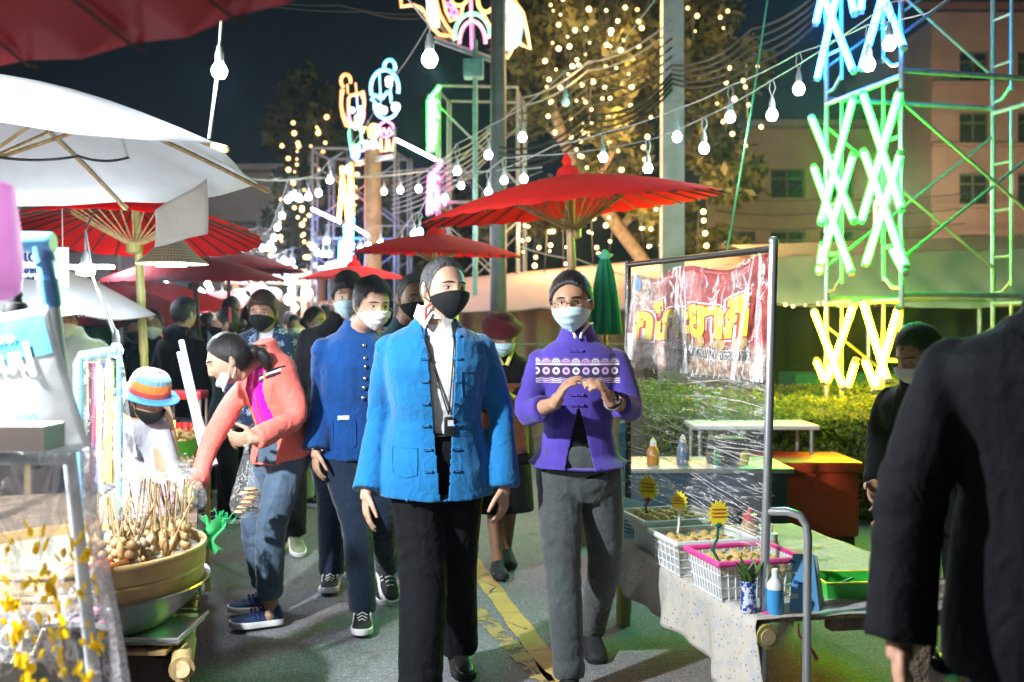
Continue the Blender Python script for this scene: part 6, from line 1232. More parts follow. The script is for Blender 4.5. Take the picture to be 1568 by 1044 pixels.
startag('yellow star price tag on a wavy green stick by the pink rimmed basket', P(1100,787,3.66), .048, [(-.004,0,-.09),(-.020,.01,-.13),(.0,.0,-.17),(.035,0,-.19)], GRN, R(6)); startag('small yellow star price tag over the white lattice basket', P(1040,768,4.12), .042, [(.0,0,-.09),(-.006,0,-.13)], PLW, R(-20)); startag('yellow star price tag with a purple clip by the shallow tray', P(992,748,4.45), .058, [(-.01,0,-.09),(.01,0,-.14),(.05,0,-.19)], PUR, R(-30))
# vase, bottles, cards, tray
p = P(1146,912,3.44); p.z = TZ+.014; Vz = empty('glass_vase', p, 'blue patterned glass vase of green leaves beside the chrome post', 'vase'); b = MB(); b.lathe([(.026,0),(.029,.004),(.027,.05),(.024,.075),(.030,.11),(.028,.11),(.022,.075),(.024,.01)], n=20, cap=True); g = GR('blue_glass'); c = g.co(); n = g.sstep(g.noise(c, 60, 3), .48, .54); g.set(col=g.mix(n, (.55,.62,.75), (.02,.05,.30)), rough=.1, spec=.8); b.build('vase_body', g.mat, Vz)
for i in range(9): 
    a = i*2.4; l = .08+.03*random.random(); d = Vector((math.cos(a)*.35, math.sin(a)*.35, 1)).normalized(); b = MB(); s_ = Vector((-math.sin(a), math.cos(a), 0)); q0 = Vector((0,0,.08)); rs = []
    b.sheet(lambda u, v: q0 + d*l*v + s_*((u-.5)*.032*math.sin(v*2.9+.15)) + Vector((math.cos(a),math.sin(a),0))*.02*v*v, 4, 8); b.build('leaf', mat('vase_leaf', (.05,.13,.02), .45, var=.4, vs=30), Vz)
def bottle(label, p, prof, m, capm, capprof, liquid=None):
    B_ = empty('bottle', p, label, 'bottle'); b = MB(); b.lathe(prof, n=20); b.build('bottle_body', m, B_); b = MB(); b.lathe(capprof, n=14); b.build('bottle_cap', capm, B_); return B_
tp = lambda px, py, Y: Vector(((px-CX)/FPX*Y, Y, TZ+.014))
bottle('blue soap bottle with a white cap in front of the chrome post', tp(1187,925,3.42), [(.026,0),(.029,.004),(.029,.085)], mat('blue_liquid', (.05,.30,.62), .2), PLW, [(.029,.086),(.028,.105),(.016,.120),(.012,.128),(.013,.15),(.008,.155)])
bottle('cream squeeze bottle with a notched white cap behind the pink basket', tp(1180,880,4.05), [(.030,0),(.033,.01),(.033,.10),(.028,.12)], mat('cream_sauce', (.62,.52,.30), .35), PLW, [(.028,.121),(.028,.145),(.010,.150),(.006,.175)])
bottle('tan sauce bottle with a red cap beside the chrome post', tp(1148,860,4.2), [(.038,0),(.042,.01),(.042,.13),(.030,.17)], mat('tan_sauce', (.45,.26,.10), .35), mat('red_cap', (.55,.03,.05), .4), [(.030,.171),(.030,.195),(.012,.20),(.008,.22)])
p = tp(1225,928,3.5); AS = empty('card_stand', p, 'blue and white folded card stand on the table end', 'card stand'); b = MB(); b.add([(-.05,-.045,0),(.05,-.055,0),(.045,.0,.185),(-.025,.005,.185),(-.05,-.048,0),(.05,-.058,0),(.045,-.003,.187),(-.025,.002,.187)], [(3,2,1,0),(4,5,6,7),(0,1,5,4),(1,2,6,5),(2,3,7,6),(3,0,4,7)]); b.build('printed_face', mat('sky_blue_card', (.12,.36,.66), .5, var=.1), AS, smooth=False)
b = MB(); b.add([(.05,-.05,0),(.10,.05,0),(.05,.05,0),(.046,.0,.186)], [(0,1,3),(1,2,3),(2,0,3)]); b.add([(.052,-.05,0),(.10,.045,0),(.060,.0,.18),(.046,-.002,.186)], [(0,1,2,3)]); b.build('side_face', PLW, AS, smooth=False)
b = MB()
for x, z, w_, h_, m in ((-.028,.135,.022,.028,0),(.012,.135,.022,.028,0),(-.03,.055,.026,.028,0),(.018,.05,.028,.028,0),(-.005,.095,.05,.012,1),(-.028,.162,.02,.012,1),(.02,.02,.06,.012,1)):
    y = -.0485+.052*z/.185*1.02-.004; b.add([(x-w_/2,y-.002-.0*z,z-h_/2),(x+w_/2,y-.004,z-h_/2),(x+w_/2,y+.007*h_/.028,z+h_/2),(x-w_/2,y+.008*h_/.028,z+h_/2)], [(0,1,2,3)], m)
b.build('printed_panel', [PLW, mat('deep_blue_print', (.02,.08,.30), .5)], AS, smooth=False)
p = tp(1298,912,3.68); TR = empty('serving_tray', p, 'lime green tray with a yellow rim holding tongs', 'tray'); TR.rotation_euler = (0,0,R(4)); b = MB(); GT = mat('lime_plastic', (.05,.52,.07), .35, var=.08)
w_, l_ = .115, .085
for (a, e) in (((-1,-1),(1,-1)),((1,-1),(1,1)),((1,1),(-1,1)),((-1,1),(-1,-1))): q = lambda s, z, k: Vector((s[0]*w_*k, s[1]*l_*k, z)); b.add([q(a,0,.92),q(e,0,.92),q(e,.06,1),q(a,.06,1),q(a,.004,.88),q(e,.004,.88),q(e,.06,.97),q(a,.06,.97)], [(0,1,2,3),(7,6,5,4),(3,2,6,7)])
b.box((0,0,.003), (.21,.15,.005)); b.build('tray_body', GT, TR, smooth=False); b = MB(); b.tube([(-w_,-l_,.061),(w_,-l_,.061),(w_,l_,.061),(-w_,l_,.061),(-w_,-l_,.061)], .004, 6); b.build('rim', mat('yellow_rim', (.75,.70,.10), .4), TR)
p2 = p + Vector((0,0,.02)); TG = empty('tongs', p2, 'dark green tongs lying in the lime tray', 'tongs'); b = MB(); b.tube([(-.07,-.02,.0),(-.02,0,.022),(.03,.03,.03)], .006, 6, flat=.6); b.tube([(-.055,.01,.0),(-.01,.01,.022),(.03,.03,.03)], .006, 6, flat=.6); b.build('tong_arms', mat('dark_green_plastic', (.01,.09,.06), .4), TG)
p = P(962,793,4.66); o_ = MB().bbox((0,0,0), (.10,.012,.19), .003).build('blue_card', mat('pale_blue_card', (.36,.56,.80), .5, var=.08), loc=P(962,795,4.66)); o_.rotation_euler = (R(-14),R(14),R(-12)); tag(o_, 'pale blue printed card leaning at the far end of the food table', 'card')
b = MB(); b.box((-.01,-.0075,.03), (.018,.002,.02)); 
for i in range(4): b.box((0,-.0075,-.01-.016*i), (.06,.002,.005))
b.build('card_print', mat('deep_blue_print', (.02,.08,.30)), o_, smooth=False)
o_ = MB().bbox((0,0,.045), (.11,.09,.09), .012).build('glass_box', filmmat('smoked_box', .55, .75, 20, (.25,.22,.18)), loc=tp(988,830,4.62)); tag(o_, 'small clear lidded box beside the pale blue card', 'box')
b = MB(); b.tube([(-.015,0,0),(.048,.18,.01)], .003, 5); b.sheet(lambda u, v: Vector((.03*(u-.5)+.004*math.sin(v*20), .01*math.sin(v*9), -.28*v)), 4, 14); o_ = b.build('lace_strip', mat('blue_lace_strip', (.16,.42,.62), .7, var=.4, vs=60), loc=P(953,648,4.75)); tag(o_, 'hanging strip of blue lace behind the woman in violet', 'lace strip')
b = MB(); q = P(1166,938,3.42); b.tube([(0,0,0),(.03,-.01,.004),(.075,-.02,-.012)], [.006,.010,.002], 6, flat=.5); b.tube([(.12,-.02,-.03),(.13,0,-.08),(.17,0,-.12),(.19,0,-.16)], [.002,.004,.004,.008], 6); o_ = b.build('pink_ribbon', mat('pink_ribbon', (.70,.06,.22), .5), loc=q); tag(o_, 'pink ribbon tied round the chrome post at table height', 'ribbon')
# red cooler, side table, things behind the wrap
p = Vector((1.86,6.66,0)); CB = empty('cooler_box', p, 'large orange red insulated box on the ground before the hedge', 'cooler box'); RO = mat('orange_red_plastic', (.52,.045,.012), .45, var=.15, vs=5, bs=60, bd=.0015, grime=.25); b = MB(); b.bbox((0,0,.27), (.76,.50,.42), .03); b.build('box_body', RO, CB); b = MB(); b.bbox((0,0,.515), (.80,.54,.075), .025); b.build('lid', RO, CB)
for s in (-.3,.3): b = MB(); b.box((s,0,.03), (.10,.48,.06)); b.build('foot', RUBK, CB, smooth=False)
p = Vector((1.66,6.95,0)); ST = empty('folding_table', p, 'white folding table behind the orange red box', 'table'); b = MB(); b.bbox((0,0,.735), (.85,.42,.03), .008); b.build('tabletop', PLW, ST)
for x, y in ((-.38,-.17),(.38,-.17),(-.38,.17),(.38,.17)): b = MB(); b.tube([(x,y,0),(x,y,.72)], .014, 8); b.build('leg', STEEL, ST)
p = P(1120,716,5.4); o_ = MB().bbox((0,0,0), (.22,.16,.16), .02).build('dark_box', RUBK, loc=Vector((1.30,6.05,.672))); tag(o_, 'dark equipment box seen through the stretched wrap', 'box')
p = Vector((1.15,6.1,0)); KT = empty('cook_counter', p, 'dim cooking counter seen through the stretched wrap', 'counter'); b = MB(); b.bbox((0,0,.28), (.95,.5,.56), .02); b.build('counter_body', mat('dark_blue_counter', (.02,.05,.09), .6), KT); b = MB(); b.bbox((0,0,.575), (1.0,.55,.03), .008); b.build('countertop', STEEL, KT)
for i, (x, c_, h_) in enumerate(((-.3,(.55,.25,.03),.11),(-.12,(.15,.22,.35),.13),(.08,(.05,.25,.10),.12),(.24,(.6,.5,.05),.10))): B_ = bottle(('orange','slate blue','dark green','yellow')[i]+' sauce bottle on the dim cooking counter', p + Vector((x,-.1,.59)), [(.035,0),(.038,.01),(.038,h_*.7),(.02,h_)], mat('sauce_%d' % i, c_, .3), PLW, [(.02,h_+.001),(.018,h_+.03),(.006,h_+.05)])
# ---------------------------------------------------------------- steamer stall
SZ = .36; STB = empty('stall_table', (-1.05,3.3,0), 'low bamboo stall table carrying the wok and steamer', 'table'); o = STB.location
b = MB(); bamboo(b, Vector((-1.055,3.18,.325))-o, Vector((-1.66,5.2,.325))-o, .036, 14); b.build('edge_pole', BAM, STB); b = MB(); b.tube([Vector((-1.0548,3.176,.325))-o, Vector((-1.0549,3.179,.325))-o], .027, 14); b.build('cut_end', mat('cut_bamboo', (.62,.48,.26)), STB)
for i in range(16):
    b = MB(); y = 3.30+i*.125; b.box(Vector((-1.60-.30*i*.125,y,SZ-.006))-o, (.94,.112,.012)); b.build('slat', BAM, STB, smooth=False)
for x, y in ((-1.075,3.25),(-1.60,5.05),(-2.0,3.3),(-2.5,5.05)): b = MB(); bamboo(b, Vector((x,y,SZ-.06))-o, Vector((x,y,0))-o, .024, 10); b.build('leg', BAMG, STB)
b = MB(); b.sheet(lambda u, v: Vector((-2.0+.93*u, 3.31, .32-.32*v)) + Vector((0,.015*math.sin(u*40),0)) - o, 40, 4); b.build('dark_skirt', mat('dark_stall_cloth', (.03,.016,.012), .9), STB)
ALU = mat('worn_aluminium', (.50,.51,.53), .28, .95, var=.12, vs=20, grime=.2)
WC = Vector((-1.515,3.50,0)); WK = empty('wok', WC+Vector((0,0,SZ)), 'big grey metal wok under the bamboo steamer', 'wok'); b = MB(); b.lathe([(.02,.0),(.20,.006),(.30,.04),(.37,.10),(.415,.165),(.435,.172),(.437,.166),(.420,.158),(.378,.095),(.30,.030)], n=64, cap=False); b.build('bowl', ALU, WK)
STW = mat('steamer_wood', (.56,.36,.14), .5, var=.22, vs=9, bs=60, bd=.001); SB = empty('bamboo_steamer', WC+Vector((0,0,.525)), 'wide round two tier bamboo steamer full of skewers', 'steamer')
for nm, z0, z1, r in (('lower_tier',0,.058,.412),('upper_tier',.060,.128,.418)):
    b = MB(); b.lathe([(r-.012,z0),(r,z0),(r+.003,z0+.01),(r+.002,z1-.012),(r+.004,z1-.010),(r+.004,z1),(r-.012,z1),(r-.012,z0)], n=72, cap=False); t_ = b.build(nm, STW, SB, ang=30); b = MB(); b.lathe([(r+.004,z1-.020),(r+.007,z1-.016),(r+.007,z1-.004),(r+.004,z1)], n=72, cap=False); b.build('rim_band', STW, t_)
b = MB(); b.lathe([(.0,.095),(.40,.095)], n=48, cap=False); b.build('steam_sheet', mat('wet_liner', (.30,.27,.21), .4, bs=30, bd=.01), SB)
_b = MB(); _b.ball((0,0,0), (.030,.028,.026), 14, 10); FB = _b.mesh('fish_ball', True, 180); FB.materials.append(mat('fish_ball_white', (.50,.49,.43), .3, var=.06))
_b = MB(); _b.tube([(0,-.05,0),(0,-.042,.002),(0,.042,.002),(0,.05,0)], [.006,.012,.012,.006], 10); SG = _b.mesh('sausage', True, 180); SG.materials.append(mat('orange_sausage', (.72,.22,.05), .35, var=.2, vs=40))
SKW = mat('skewer_wood', (.42,.28,.14), .6, var=.15, vs=90); SKF = mat('skewered_food', (.44,.27,.12), .45, var=.35, vs=70)
for i in range(26):
    a = random.uniform(0,6.28); q = WC + Vector((.16+.09*random.random()*math.cos(a)-.03, -.02+.20*random.random()*math.sin(a), .643+.018*(i//9))); e = share('fish_ball', None, None, q, mesh=FB); tag(e, 'smooth white fish ball piled in the bamboo steamer', 'fish ball', 'white fish balls in the steamer')
for i in range(12):
    q = WC + Vector((.10+.15*random.random(), -.34+.06*random.random(), .640+.012*(i//6))); e = share('sausage', None, None, q, (0,0,random.uniform(-.9,.5)), mesh=SG); tag(e, 'short orange sausage at the near rim of the steamer', 'sausage', 'orange sausages in the steamer')
for kind in range(3):
    m_ = MB(); m_.tube([(0,0,0),(0,0,.235)], [.0028,.0026], 5, m=0)
    for j in range(3 if kind < 2 else 1): m_.ball((0,0,.02+.032*j) if kind < 2 else (0,0,.06), (.019,.019,.017) if kind == 0 else (.016,.016,.019) if kind == 1 else (.013,.013,.034), 10, 6, m=1)
    me = m_.mesh('food_skewer', True, 60); me.materials.append(SKW); me.materials.append(SKF if kind != 1 else mat('pale_food', (.48,.36,.22), .4, var=.2, vs=50))
    for i in range(24):
        ang = random.uniform(-1.25,1.0); rr = .39*math.sqrt(random.uniform(.12,.93)); q = WC + Vector((rr*math.cos(ang), rr*math.sin(ang), .622)); lean = Vector((random.gauss(.0,.22), random.gauss(.02,.18), 1)).normalized(); e = share('food_skewer', None, None, q, mesh=me); e.rotation_euler = Vector((0,0,1)).rotation_difference(lean).to_euler(); tag(e, 'bamboo skewer of food standing in the round steamer', 'skewer', 'food skewers standing in the steamer')
p = Vector((-1.19,3.40,SZ+.012)); TY = empty('steel_tray', p, 'shallow stainless tray beside the wok at the table edge', 'tray'); b = MB(); b.bbox((-.02,.02,.004), (.22,.30,.006), .002); 
b.build('tray_base', CHROME, TY); b = MB(); b.tube([(-.13,-.14,.022),(.095,-.14,.022),(.095,.18,.022),(-.13,.18,.022),(-.13,-.14,.022)], .007, 8); b.build('rolled_rim', CHROME, TY)
b = MB()
for i in range(22): y = 3.62+.012*random.random(); z = SZ+.02+.005*(i%11); b.tube([(-1.36+.02*random.random(), y+.01*i*.4, z), (-1.17+.02*random.random(), y+.01*i*.4-.02, z+.004)], .0028, 5)
o_ = b.build('skewer_bundle', SKW); tag(o_, 'bundle of bare skewers lying at the table edge beside the steamer', 'skewer bundle', kind='stuff')
b = MB()
for i in range(7): b.lathe([(.02,0),(.06,.004),(.085,.018),(.087,.018),(.06,.002)], c=(0,0,.011*i), n=28, cap=False)
o_ = b.build('plate_stack', PLW, loc=Vector((-1.34,3.92,SZ+.02))); tag(o_, 'stack of thin white foam plates behind the skewer bundle', 'plate stack')
# bags of food on the stall
BAGC = [(.62,.34,.42),(.58,.50,.34),(.40,.45,.16),(.66,.60,.56),(.50,.22,.30),(.30,.36,.14)]
def bag(label, p, r, h, ci, seed, film=FILM):
    B_ = empty('snack_bag', p, label, 'bag'); rs = []; rg = np.random.default_rng(seed); ph = rg.uniform(0,6,4)
    for z, k in ((0,.75),(.15,1.0),(.4,1.05),(.62,.9),(.78,.5),(.86,.22),(.92,.3),(1.0,.55)):
        rs.append([Vector((r*k*math.cos(a)*(1+.10*math.sin(3*a+ph[0]+z*5)+.06*math.sin(7*a+ph[1])), r*.8*k*math.sin(a)*(1+.12*math.sin(4*a+ph[2]+z*7)), h*z)) for a in [2*math.pi*j/26 for j in range(26)]])
    b = MB(); b.rings(rs, cap=False); b.build('plastic_film', film, B_, ang=180); b = MB(); c_ = BAGC[ci]
    for i in range(14):
        a = rg.uniform(0,6.28); q = Vector((r*.55*math.cos(a)*rg.uniform(0,1), r*.45*math.sin(a)*rg.uniform(0,1), h*rg.uniform(.08,.6)))
        if ci in (1,2,5): d = Vector((rg.normal()*.3, rg.normal()*.3, 1)).normalized()*h*.3; b.tube([q-d*.5, q+d*.5], r*.07, 5)
        else: b.ball(q, (r*.30, r*.26, r*.20), 8, 6)
    b.build('bag_contents', mat('snack_colour_%d' % ci, c_, .55, var=.35, vs=40), B_)
bl = [('knotted bag of pink snacks nearest the steamer', 225,800,4.0,0),('bag of tan noodles behind the fish balls', 185,790,4.1,1),('bag of green vegetable stalks under the reaching hand', 285,782,4.45,2),('bag of white buns between the pink and the tan snacks', 205,770,4.3,3),('bag of dark pink snacks near the table edge', 250,775,4.25,4),('bag of dark greens by the seller in tan', 282,745,4.75,5),('upper bag of pale buns beside the seller in tan', 262,750,4.6,3),('bag of pink snacks by the thin blue post', 195,755,4.5,0),('bag of long beans near the bamboo rack', 270,738,5.0,2),('bag of rose coloured snacks at the back of the stall', 225,750,4.7,4)]
b = MB(); b.bbox((-1.90,4.45,.585), (.95,.95,.05), .01, R(17)); o_ = b.build('stall_shelf', BARK); tag(o_, 'raised wooden shelf under the bags of snacks', 'shelf')
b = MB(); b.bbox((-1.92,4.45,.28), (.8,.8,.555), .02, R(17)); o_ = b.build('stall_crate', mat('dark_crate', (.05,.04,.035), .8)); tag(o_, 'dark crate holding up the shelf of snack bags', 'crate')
for i, (lb, px, py, Y, ci) in enumerate(bl): q = P(px,py,Y); q.z = .612; bag(lb, q, .085, .17, ci, i)
b = MB(); b.sheet(lambda u, v: Vector((.09*(u-.5)+.02*math.sin(v*7), .03*math.sin(u*8+v*5), -.14*v+.015*math.sin(u*9))), 12, 14); o_ = b.build('green_bag', translucent('lime_plastic_bag', (.10,.62,.22), .4, .3), loc=P(322,795,4.25), ang=180); tag(o_, 'crumpled bright green plastic bag hanging at the table edge', 'bag')
b = MB()
for i in range(60): a = random.uniform(0,6.28); q = Vector((.045*math.cos(a)*random.random(), .04*math.sin(a)*random.random(), random.uniform(-.02,.03))); b.tube([q, q+Vector((random.gauss(0,.02),random.gauss(0,.02),random.gauss(.01,.02)))], .002, 4)
o_ = b.build('green_ribbon_tuft', mat('green_ribbon', (.03,.55,.20), .5), loc=P(340,802,4.3)); tag(o_, 'tuft of shredded green ribbon on the bright green bag', 'ribbon', kind='stuff')
# ---------------------------------------------------------------- sign, blue pipes and clear cover at the near left
BPIPE = mat('blue_pvc_pipe', (.16,.50,.80), .35, var=.08, vs=6); PF = empty('pipe_frame', P(0,368,2.3), 'light blue plastic pipe frame holding up the white sign', 'pipe frame'); o = PF.location
b = MB(); b.tube([P(-260,372,2.35)-o, P(80,371,2.28)-o], .019, 14); b.build('top_pipe', BPIPE, PF); b = MB(); b.tube([P(28,370,2.29)-o, P(78,371,2.28)-o, P(82,371,2.28)-o], [.024,.024,.022], 14); b.tube([P(62,372,2.285)-o, P(70,402,2.285)-o], .024, 14); b.build('tee_joint', BPIPE, PF)
b = MB(); b.tube([P(68,395,2.285)-o, P(82,470,2.29)-o], .019, 14); b.tube([P(74,428,2.285)-o, P(80,468,2.288)-o], .0235, 14); b.build('upper_post', BPIPE, PF)
b = MB(); b.tube([P(-260,702,2.14)-o, P(-8,702,2.14)-o, P(104,702,2.30)-o], .014, 10); b.build('cross_pipe', PLW, PF)
q = P(82,470,2.29); b = MB(); b.tube([q-o, Vector((q.x+.10,2.42,0))-o], .016, 10); b.build('lower_post', PLW, PF)
VIN = translucent('white_vinyl', (.80,.82,.84), .5, .35); SGN = empty('stall_sign', P(40,560,2.26), 'white vinyl stall sign with a blue header on the blue pipe frame', 'sign'); o = SGN.location
c00, c10, c01, c11 = P(-220,520,2.26), P(76,468,2.26), P(-160,735,2.2), P(138,690,2.2)
def sgp(u, v, off=0): return c00.lerp(c10,u).lerp(c01.lerp(c11,u), v) + Vector((0,-off-.008*math.sin(u*7+v*4),0)) - o
b = MB(); b.sheet(lambda u, v: sgp(u,v), 24, 16); link('vinyl_sheet', solidify(b.mesh('vinyl_sheet', True, 180), .004), VIN, SGN)
g = GR('blue_header_print'); c = g.co(); n = g.noise(c, 9, 3); g.set(col=g.ramp(n, [(.35,(.06,.36,.72)),(.55,(.14,.52,.80)),(.68,(.20,.55,.30)),(.8,(.55,.62,.20))]), rough=.35); HDR = g.mat
b = MB(); b.sheet(lambda u, v: sgp(.0+.965*u, .05+.36*v*(1-.25*u), .006), 20, 6); b.build('blue_header', HDR, SGN, ang=180)
b = MB(); b.sheet(lambda u, v: sgp(.0+.86*u, .80+.035*v+.0*u, .006), 20, 2); b.build('blue_line', mat('cyan_print', (.20,.55,.70), .4), SGN, ang=180)
def sgtext(body, u0, u1, v0, h, m, name, bold=.02):
    me = text_mesh(body, 1, 0, bold, 'LEFT'); v = get_v(me); x0, x1 = v[:,0].min(), v[:,0].max(); n = np.array([sgp(u0+(u1-u0)*(x-x0)/(x1-x0), v0-h*y, .010) for x, y, _ in v]); set_v(me, n); link(name, me, m, SGN)
sgtext('ขนมนนนุ่', .30, .86, .335, .20, WHT, 'header_lettering', .05); sgtext('»»', .68, .80, .17, .10, WHT, 'arrow_marks', .02); sgtext('ราคา', .70, .80, .735, .11, mat('cyan_print', (.2,.5,.6)), 'price_lettering')
b = MB(); b.bbox((0,0,0), (.26,.10,.055), .004); o_ = b.build('cardboard_box', mat('pale_card', (.66,.64,.56), .8, var=.1), loc=P(-8,668,2.14)); tag(o_, 'pale cardboard box in front of the foot of the white sign', 'box')
LP = empty('pink_lantern', P(-12,370,1.95), 'glowing pink translucent lantern at the picture edge by the blue pipe', 'lantern'); b = MB(); b.lathe([(.02,.12),(.04,.11),(.052,.02),(.056,-.05),(.05,-.10),(.03,-.115)], n=24); b.build('lantern_skin', translucent('pink_film', (.75,.45,.70), .5, .3), LP); b = MB(); b.lathe([(.012,-.116),(.016,-.15),(.004,-.16)], n=10); b.build('lantern_foot', RUBK, LP); b = MB(); b.tube([(0,0,.11),(-.05,-.05,.36)], .003, 5); b.build('cord', WIRE, LP)
b = MB(); b.lathe([(.030,-.03),(.033,-.02),(.030,.0),(.026,.012),(.016,.016),(.015,.03),(.018,.034),(.014,.042)], n=16); b.tube([(0,0,.04),(.0,-.18,.155)], .003, 5); o_ = b.build('black_bottle', RUBK, loc=P(24,472,2.5)); tag(o_, 'black bottle top behind the top edge of the white sign', 'bottle')
CP = empty('clear_cover', P(60,860,2.1), 'clear plastic cover with gold flecks hanging below the white sign', 'plastic cover'); o = CP.location
a00, a10, a01, a11 = P(-260,705,2.15), P(128,692,2.15), P(-260,1100,1.95), P(188,1075,2.02)
def cv(u, v): return a00.lerp(a10,u).lerp(a01.lerp(a11,u), v) + Vector((0, .022*math.sin(u*33+2*math.sin(v*4))+.018*mnoise.noise(Vector((u*12,v*3,2))), .0)) - o
b = MB(); b.sheet(cv, 110, 30); b.build('plastic_film', filmmat('streaky_cover', .2, .55, 5, an=(1.5,1.5,.35), fzk=.08, th=.93), CP, ang=180)
b = MB(); b.tube([cv(1,0), cv(1,.25), cv(1,.5), cv(1,.75), cv(1,1)], [.018,.014,.016,.014,.02], 8); b.build('rolled_edge', filmmat('rolled_film', .35, .8, 25), CP)
GOLDF = translucent('gold_foil', (.95,.64,.02), .45, .35); 
_b = MB(); _b.sheet(lambda u, v: Vector((.012*(u-.5)*(1-.5*(2*v-1)**2), .003*math.sin(u*3), .026*(v-.5))), 3, 4); FLK = _b.mesh('gold_fleck', True, 180); FLK.materials.append(GOLDF)
for i in range(130):
    u = random.uniform(.60,.97); v = min(.98, .30+.68*random.random()**.75); share('gold_fleck', None, CP, cv(u,v) + Vector((0,-.006,0)), (random.gauss(0,.3),random.uniform(-.6,.6),random.gauss(0,.3)), (random.uniform(.5,1.5),1,random.uniform(.4,1.3)), FLK)
for i, (lb, px, py, Y, ci) in enumerate((('bag of white buns nearest the picture edge behind the clear cover',20,800,2.6,3),('bag of pink snacks behind the clear cover',85,800,2.7,0),('bag of dark pink snacks at the corner of the clear cover',128,815,2.75,4),('bag of tan noodles low behind the gold flecks',40,850,2.5,1))): q = P(px,py,Y); q.z = .425; bag(lb, q, .08, .34, ci, 40+i)
b = MB(); b.lathe([(.10,0),(.15,.03),(.16,.20),(.165,.21),(.15,.20)], n=28, cap=False); o_ = b.build('cooking_pot', mat('dark_metal', (.03,.03,.03), .4, .6), loc=Vector((-1.16,2.5,.0))+Vector((0,0,.42))); tag(o_, 'dark round pot behind the gold flecks', 'pot')
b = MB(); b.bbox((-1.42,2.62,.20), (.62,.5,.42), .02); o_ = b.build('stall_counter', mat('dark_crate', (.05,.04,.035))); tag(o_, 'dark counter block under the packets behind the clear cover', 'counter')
# second blue frame with coloured balloon sticks
BF = empty('stick_rack', P(150,640,3.4), 'light blue pipe rack of coloured balloon sticks in a clear sleeve', 'rack'); o = BF.location; b = MB(); b.tube([P(122,900,3.4)-o, P(120,556,3.4)-o, P(124,545,3.4)-o, P(180,536,3.42)-o], .017, 10); b.build('wide_post', BPIPE, BF); b = MB(); b.tube([P(183,536,3.42)-o, P(184,640,3.42)-o, P(182,770,3.42)-o, P(180,850,3.42)-o], .0105, 10); b.build('thin_post', BPIPE, BF)
for i, (c_, x0, x1) in enumerate((((.75,.70,.12),130,128),((.62,.10,.10),140,142),((.75,.35,.10),150,155),((.20,.20,.55),160,150),((.75,.70,.12),172,168),((.75,.45,.12),165,170),((.60,.20,.40),146,140))): b = MB(); b.tube([P(x0,555,3.45)-o, P((x0+x1)/2,640,3.45)-o, P(x1,740,3.45)-o], .010, 8); b.build('balloon_stick', mat('stick_colour_%d' % i, c_, .3, var=.1), BF)
b = MB(); b.sheet(lambda u, v: P(124,545,3.37).lerp(P(186,540,3.37),u).lerp(P(126,800,3.37).lerp(P(230,800,3.37),u), v) + Vector((0,.012*math.sin(u*22+v*3)+.015*mnoise.noise(Vector((u*6,v*4,0))),0)) - o, 40, 30); b.build('clear_sleeve', FILM, BF, ang=180)
# ---------------------------------------------------------------- back stall
BS = empty('bamboo_rack', P(270,700,5.8), 'bamboo display rack of fried food beyond the seller in tan', 'rack'); o = BS.location; b = MB()
for i in range(9): q = P(244,706,6.2).lerp(P(318,700,5.4), i/8); b = MB(); b.tube([P(240,690,6.1).lerp(P(300,688,6.2),i/8)-o, P(246,712,5.3).lerp(P(322,708,5.4),i/8)-o], .012, 6); b.build('slat', BAM, BS)
b = MB(); bamboo(b, P(232,655,5.6)-o, P(262,735,5.1)-o, .020); b.build('brace', BAMG, BS); b = MB(); bamboo(b, P(244,716,5.3)-o, P(325,711,5.35)-o, .016); b.build('front_rail', BAM, BS)
for px, Y in ((246,5.3),(318,5.35),(246,6.1),(300,6.2)): b = MB(); t_ = P(px,710,Y); b.tube([t_-o, Vector((t_.x,t_.y,0))-o], .016, 8); b.build('leg', BAM, BS)
p = P(272,704,5.75); GB = empty('green_basket', p, 'green plastic basket heaped with fried food', 'basket'); b = MB(); b.lathe([(.075,0),(.105,.09),(.115,.115),(.120,.118),(.118,.108),(.085,.005)], n=28); b.build('basket_bowl', mat('leaf_green_plastic', (.10,.42,.05), .4), GB)
b = MB()
for i in range(70): a = random.uniform(0,6.28); r = .11*math.sqrt(random.random()); b.ball((r*math.cos(a), r*math.sin(a), .11+.06*(1-r/.11)+.01*random.random()), (.022,.016,.012), 6, 4, M=Matrix.Rotation(random.uniform(0,3),3,'X') @ Matrix.Rotation(random.uniform(0,3),3,'Z'))
tag(b.build('fried_food', mat('fried_crust', (.50,.30,.12), .5, var=.45, vs=60), GB), kind='stuff')
for i, px in enumerate((276,286,297)): bottle(('red','dark red','brown')[i]+' lidded jar on the bamboo rack beside the lantern', P(px,685,6.0), [(.026,0),(.030,.006),(.030,.11),(.024,.125)], mat('jar_%d' % i, ((.40,.04,.02),(.22,.03,.02),(.16,.06,.02))[i], .2), mat('red_cap', (.5,.03,.05)), [(.026,.126),(.026,.15),(.01,.153)])
LN = empty('orange_lantern', P(254,662,5.9), 'small glowing orange lantern among the jars', 'lantern'); b = MB(); b.box((0,0,0), (.085,.085,.15)); b.build('glowing_panel', emit('orange_lantern_glow', (1.0,.42,.10), 4, False), LN, smooth=False); b = MB()
for x in (-.045,0,.045): b.tube([(x,-.045,-.08),(x,-.045,.08)], .005, 4)
for z in (-.08,.08): b.box((0,0,z), (.11,.11,.012))
b.build('lantern_frame', DWOOD, LN, smooth=False); lamp((0,-.12,0), 4, (1,.45,.12), .05, LN)
b = MB(); b.bbox((0,0,0), (.22,.16,.05), .01); o_ = b.build('red_tray', mat('red_plastic', (.50,.02,.03), .35), loc=P(286,604,6.0))
for sx in (-.10,.10): b = MB(); b.tube([(sx,.06,-.02),(sx,.06,-.33)], .008, 6); b.build('leg', STEEL, o_)
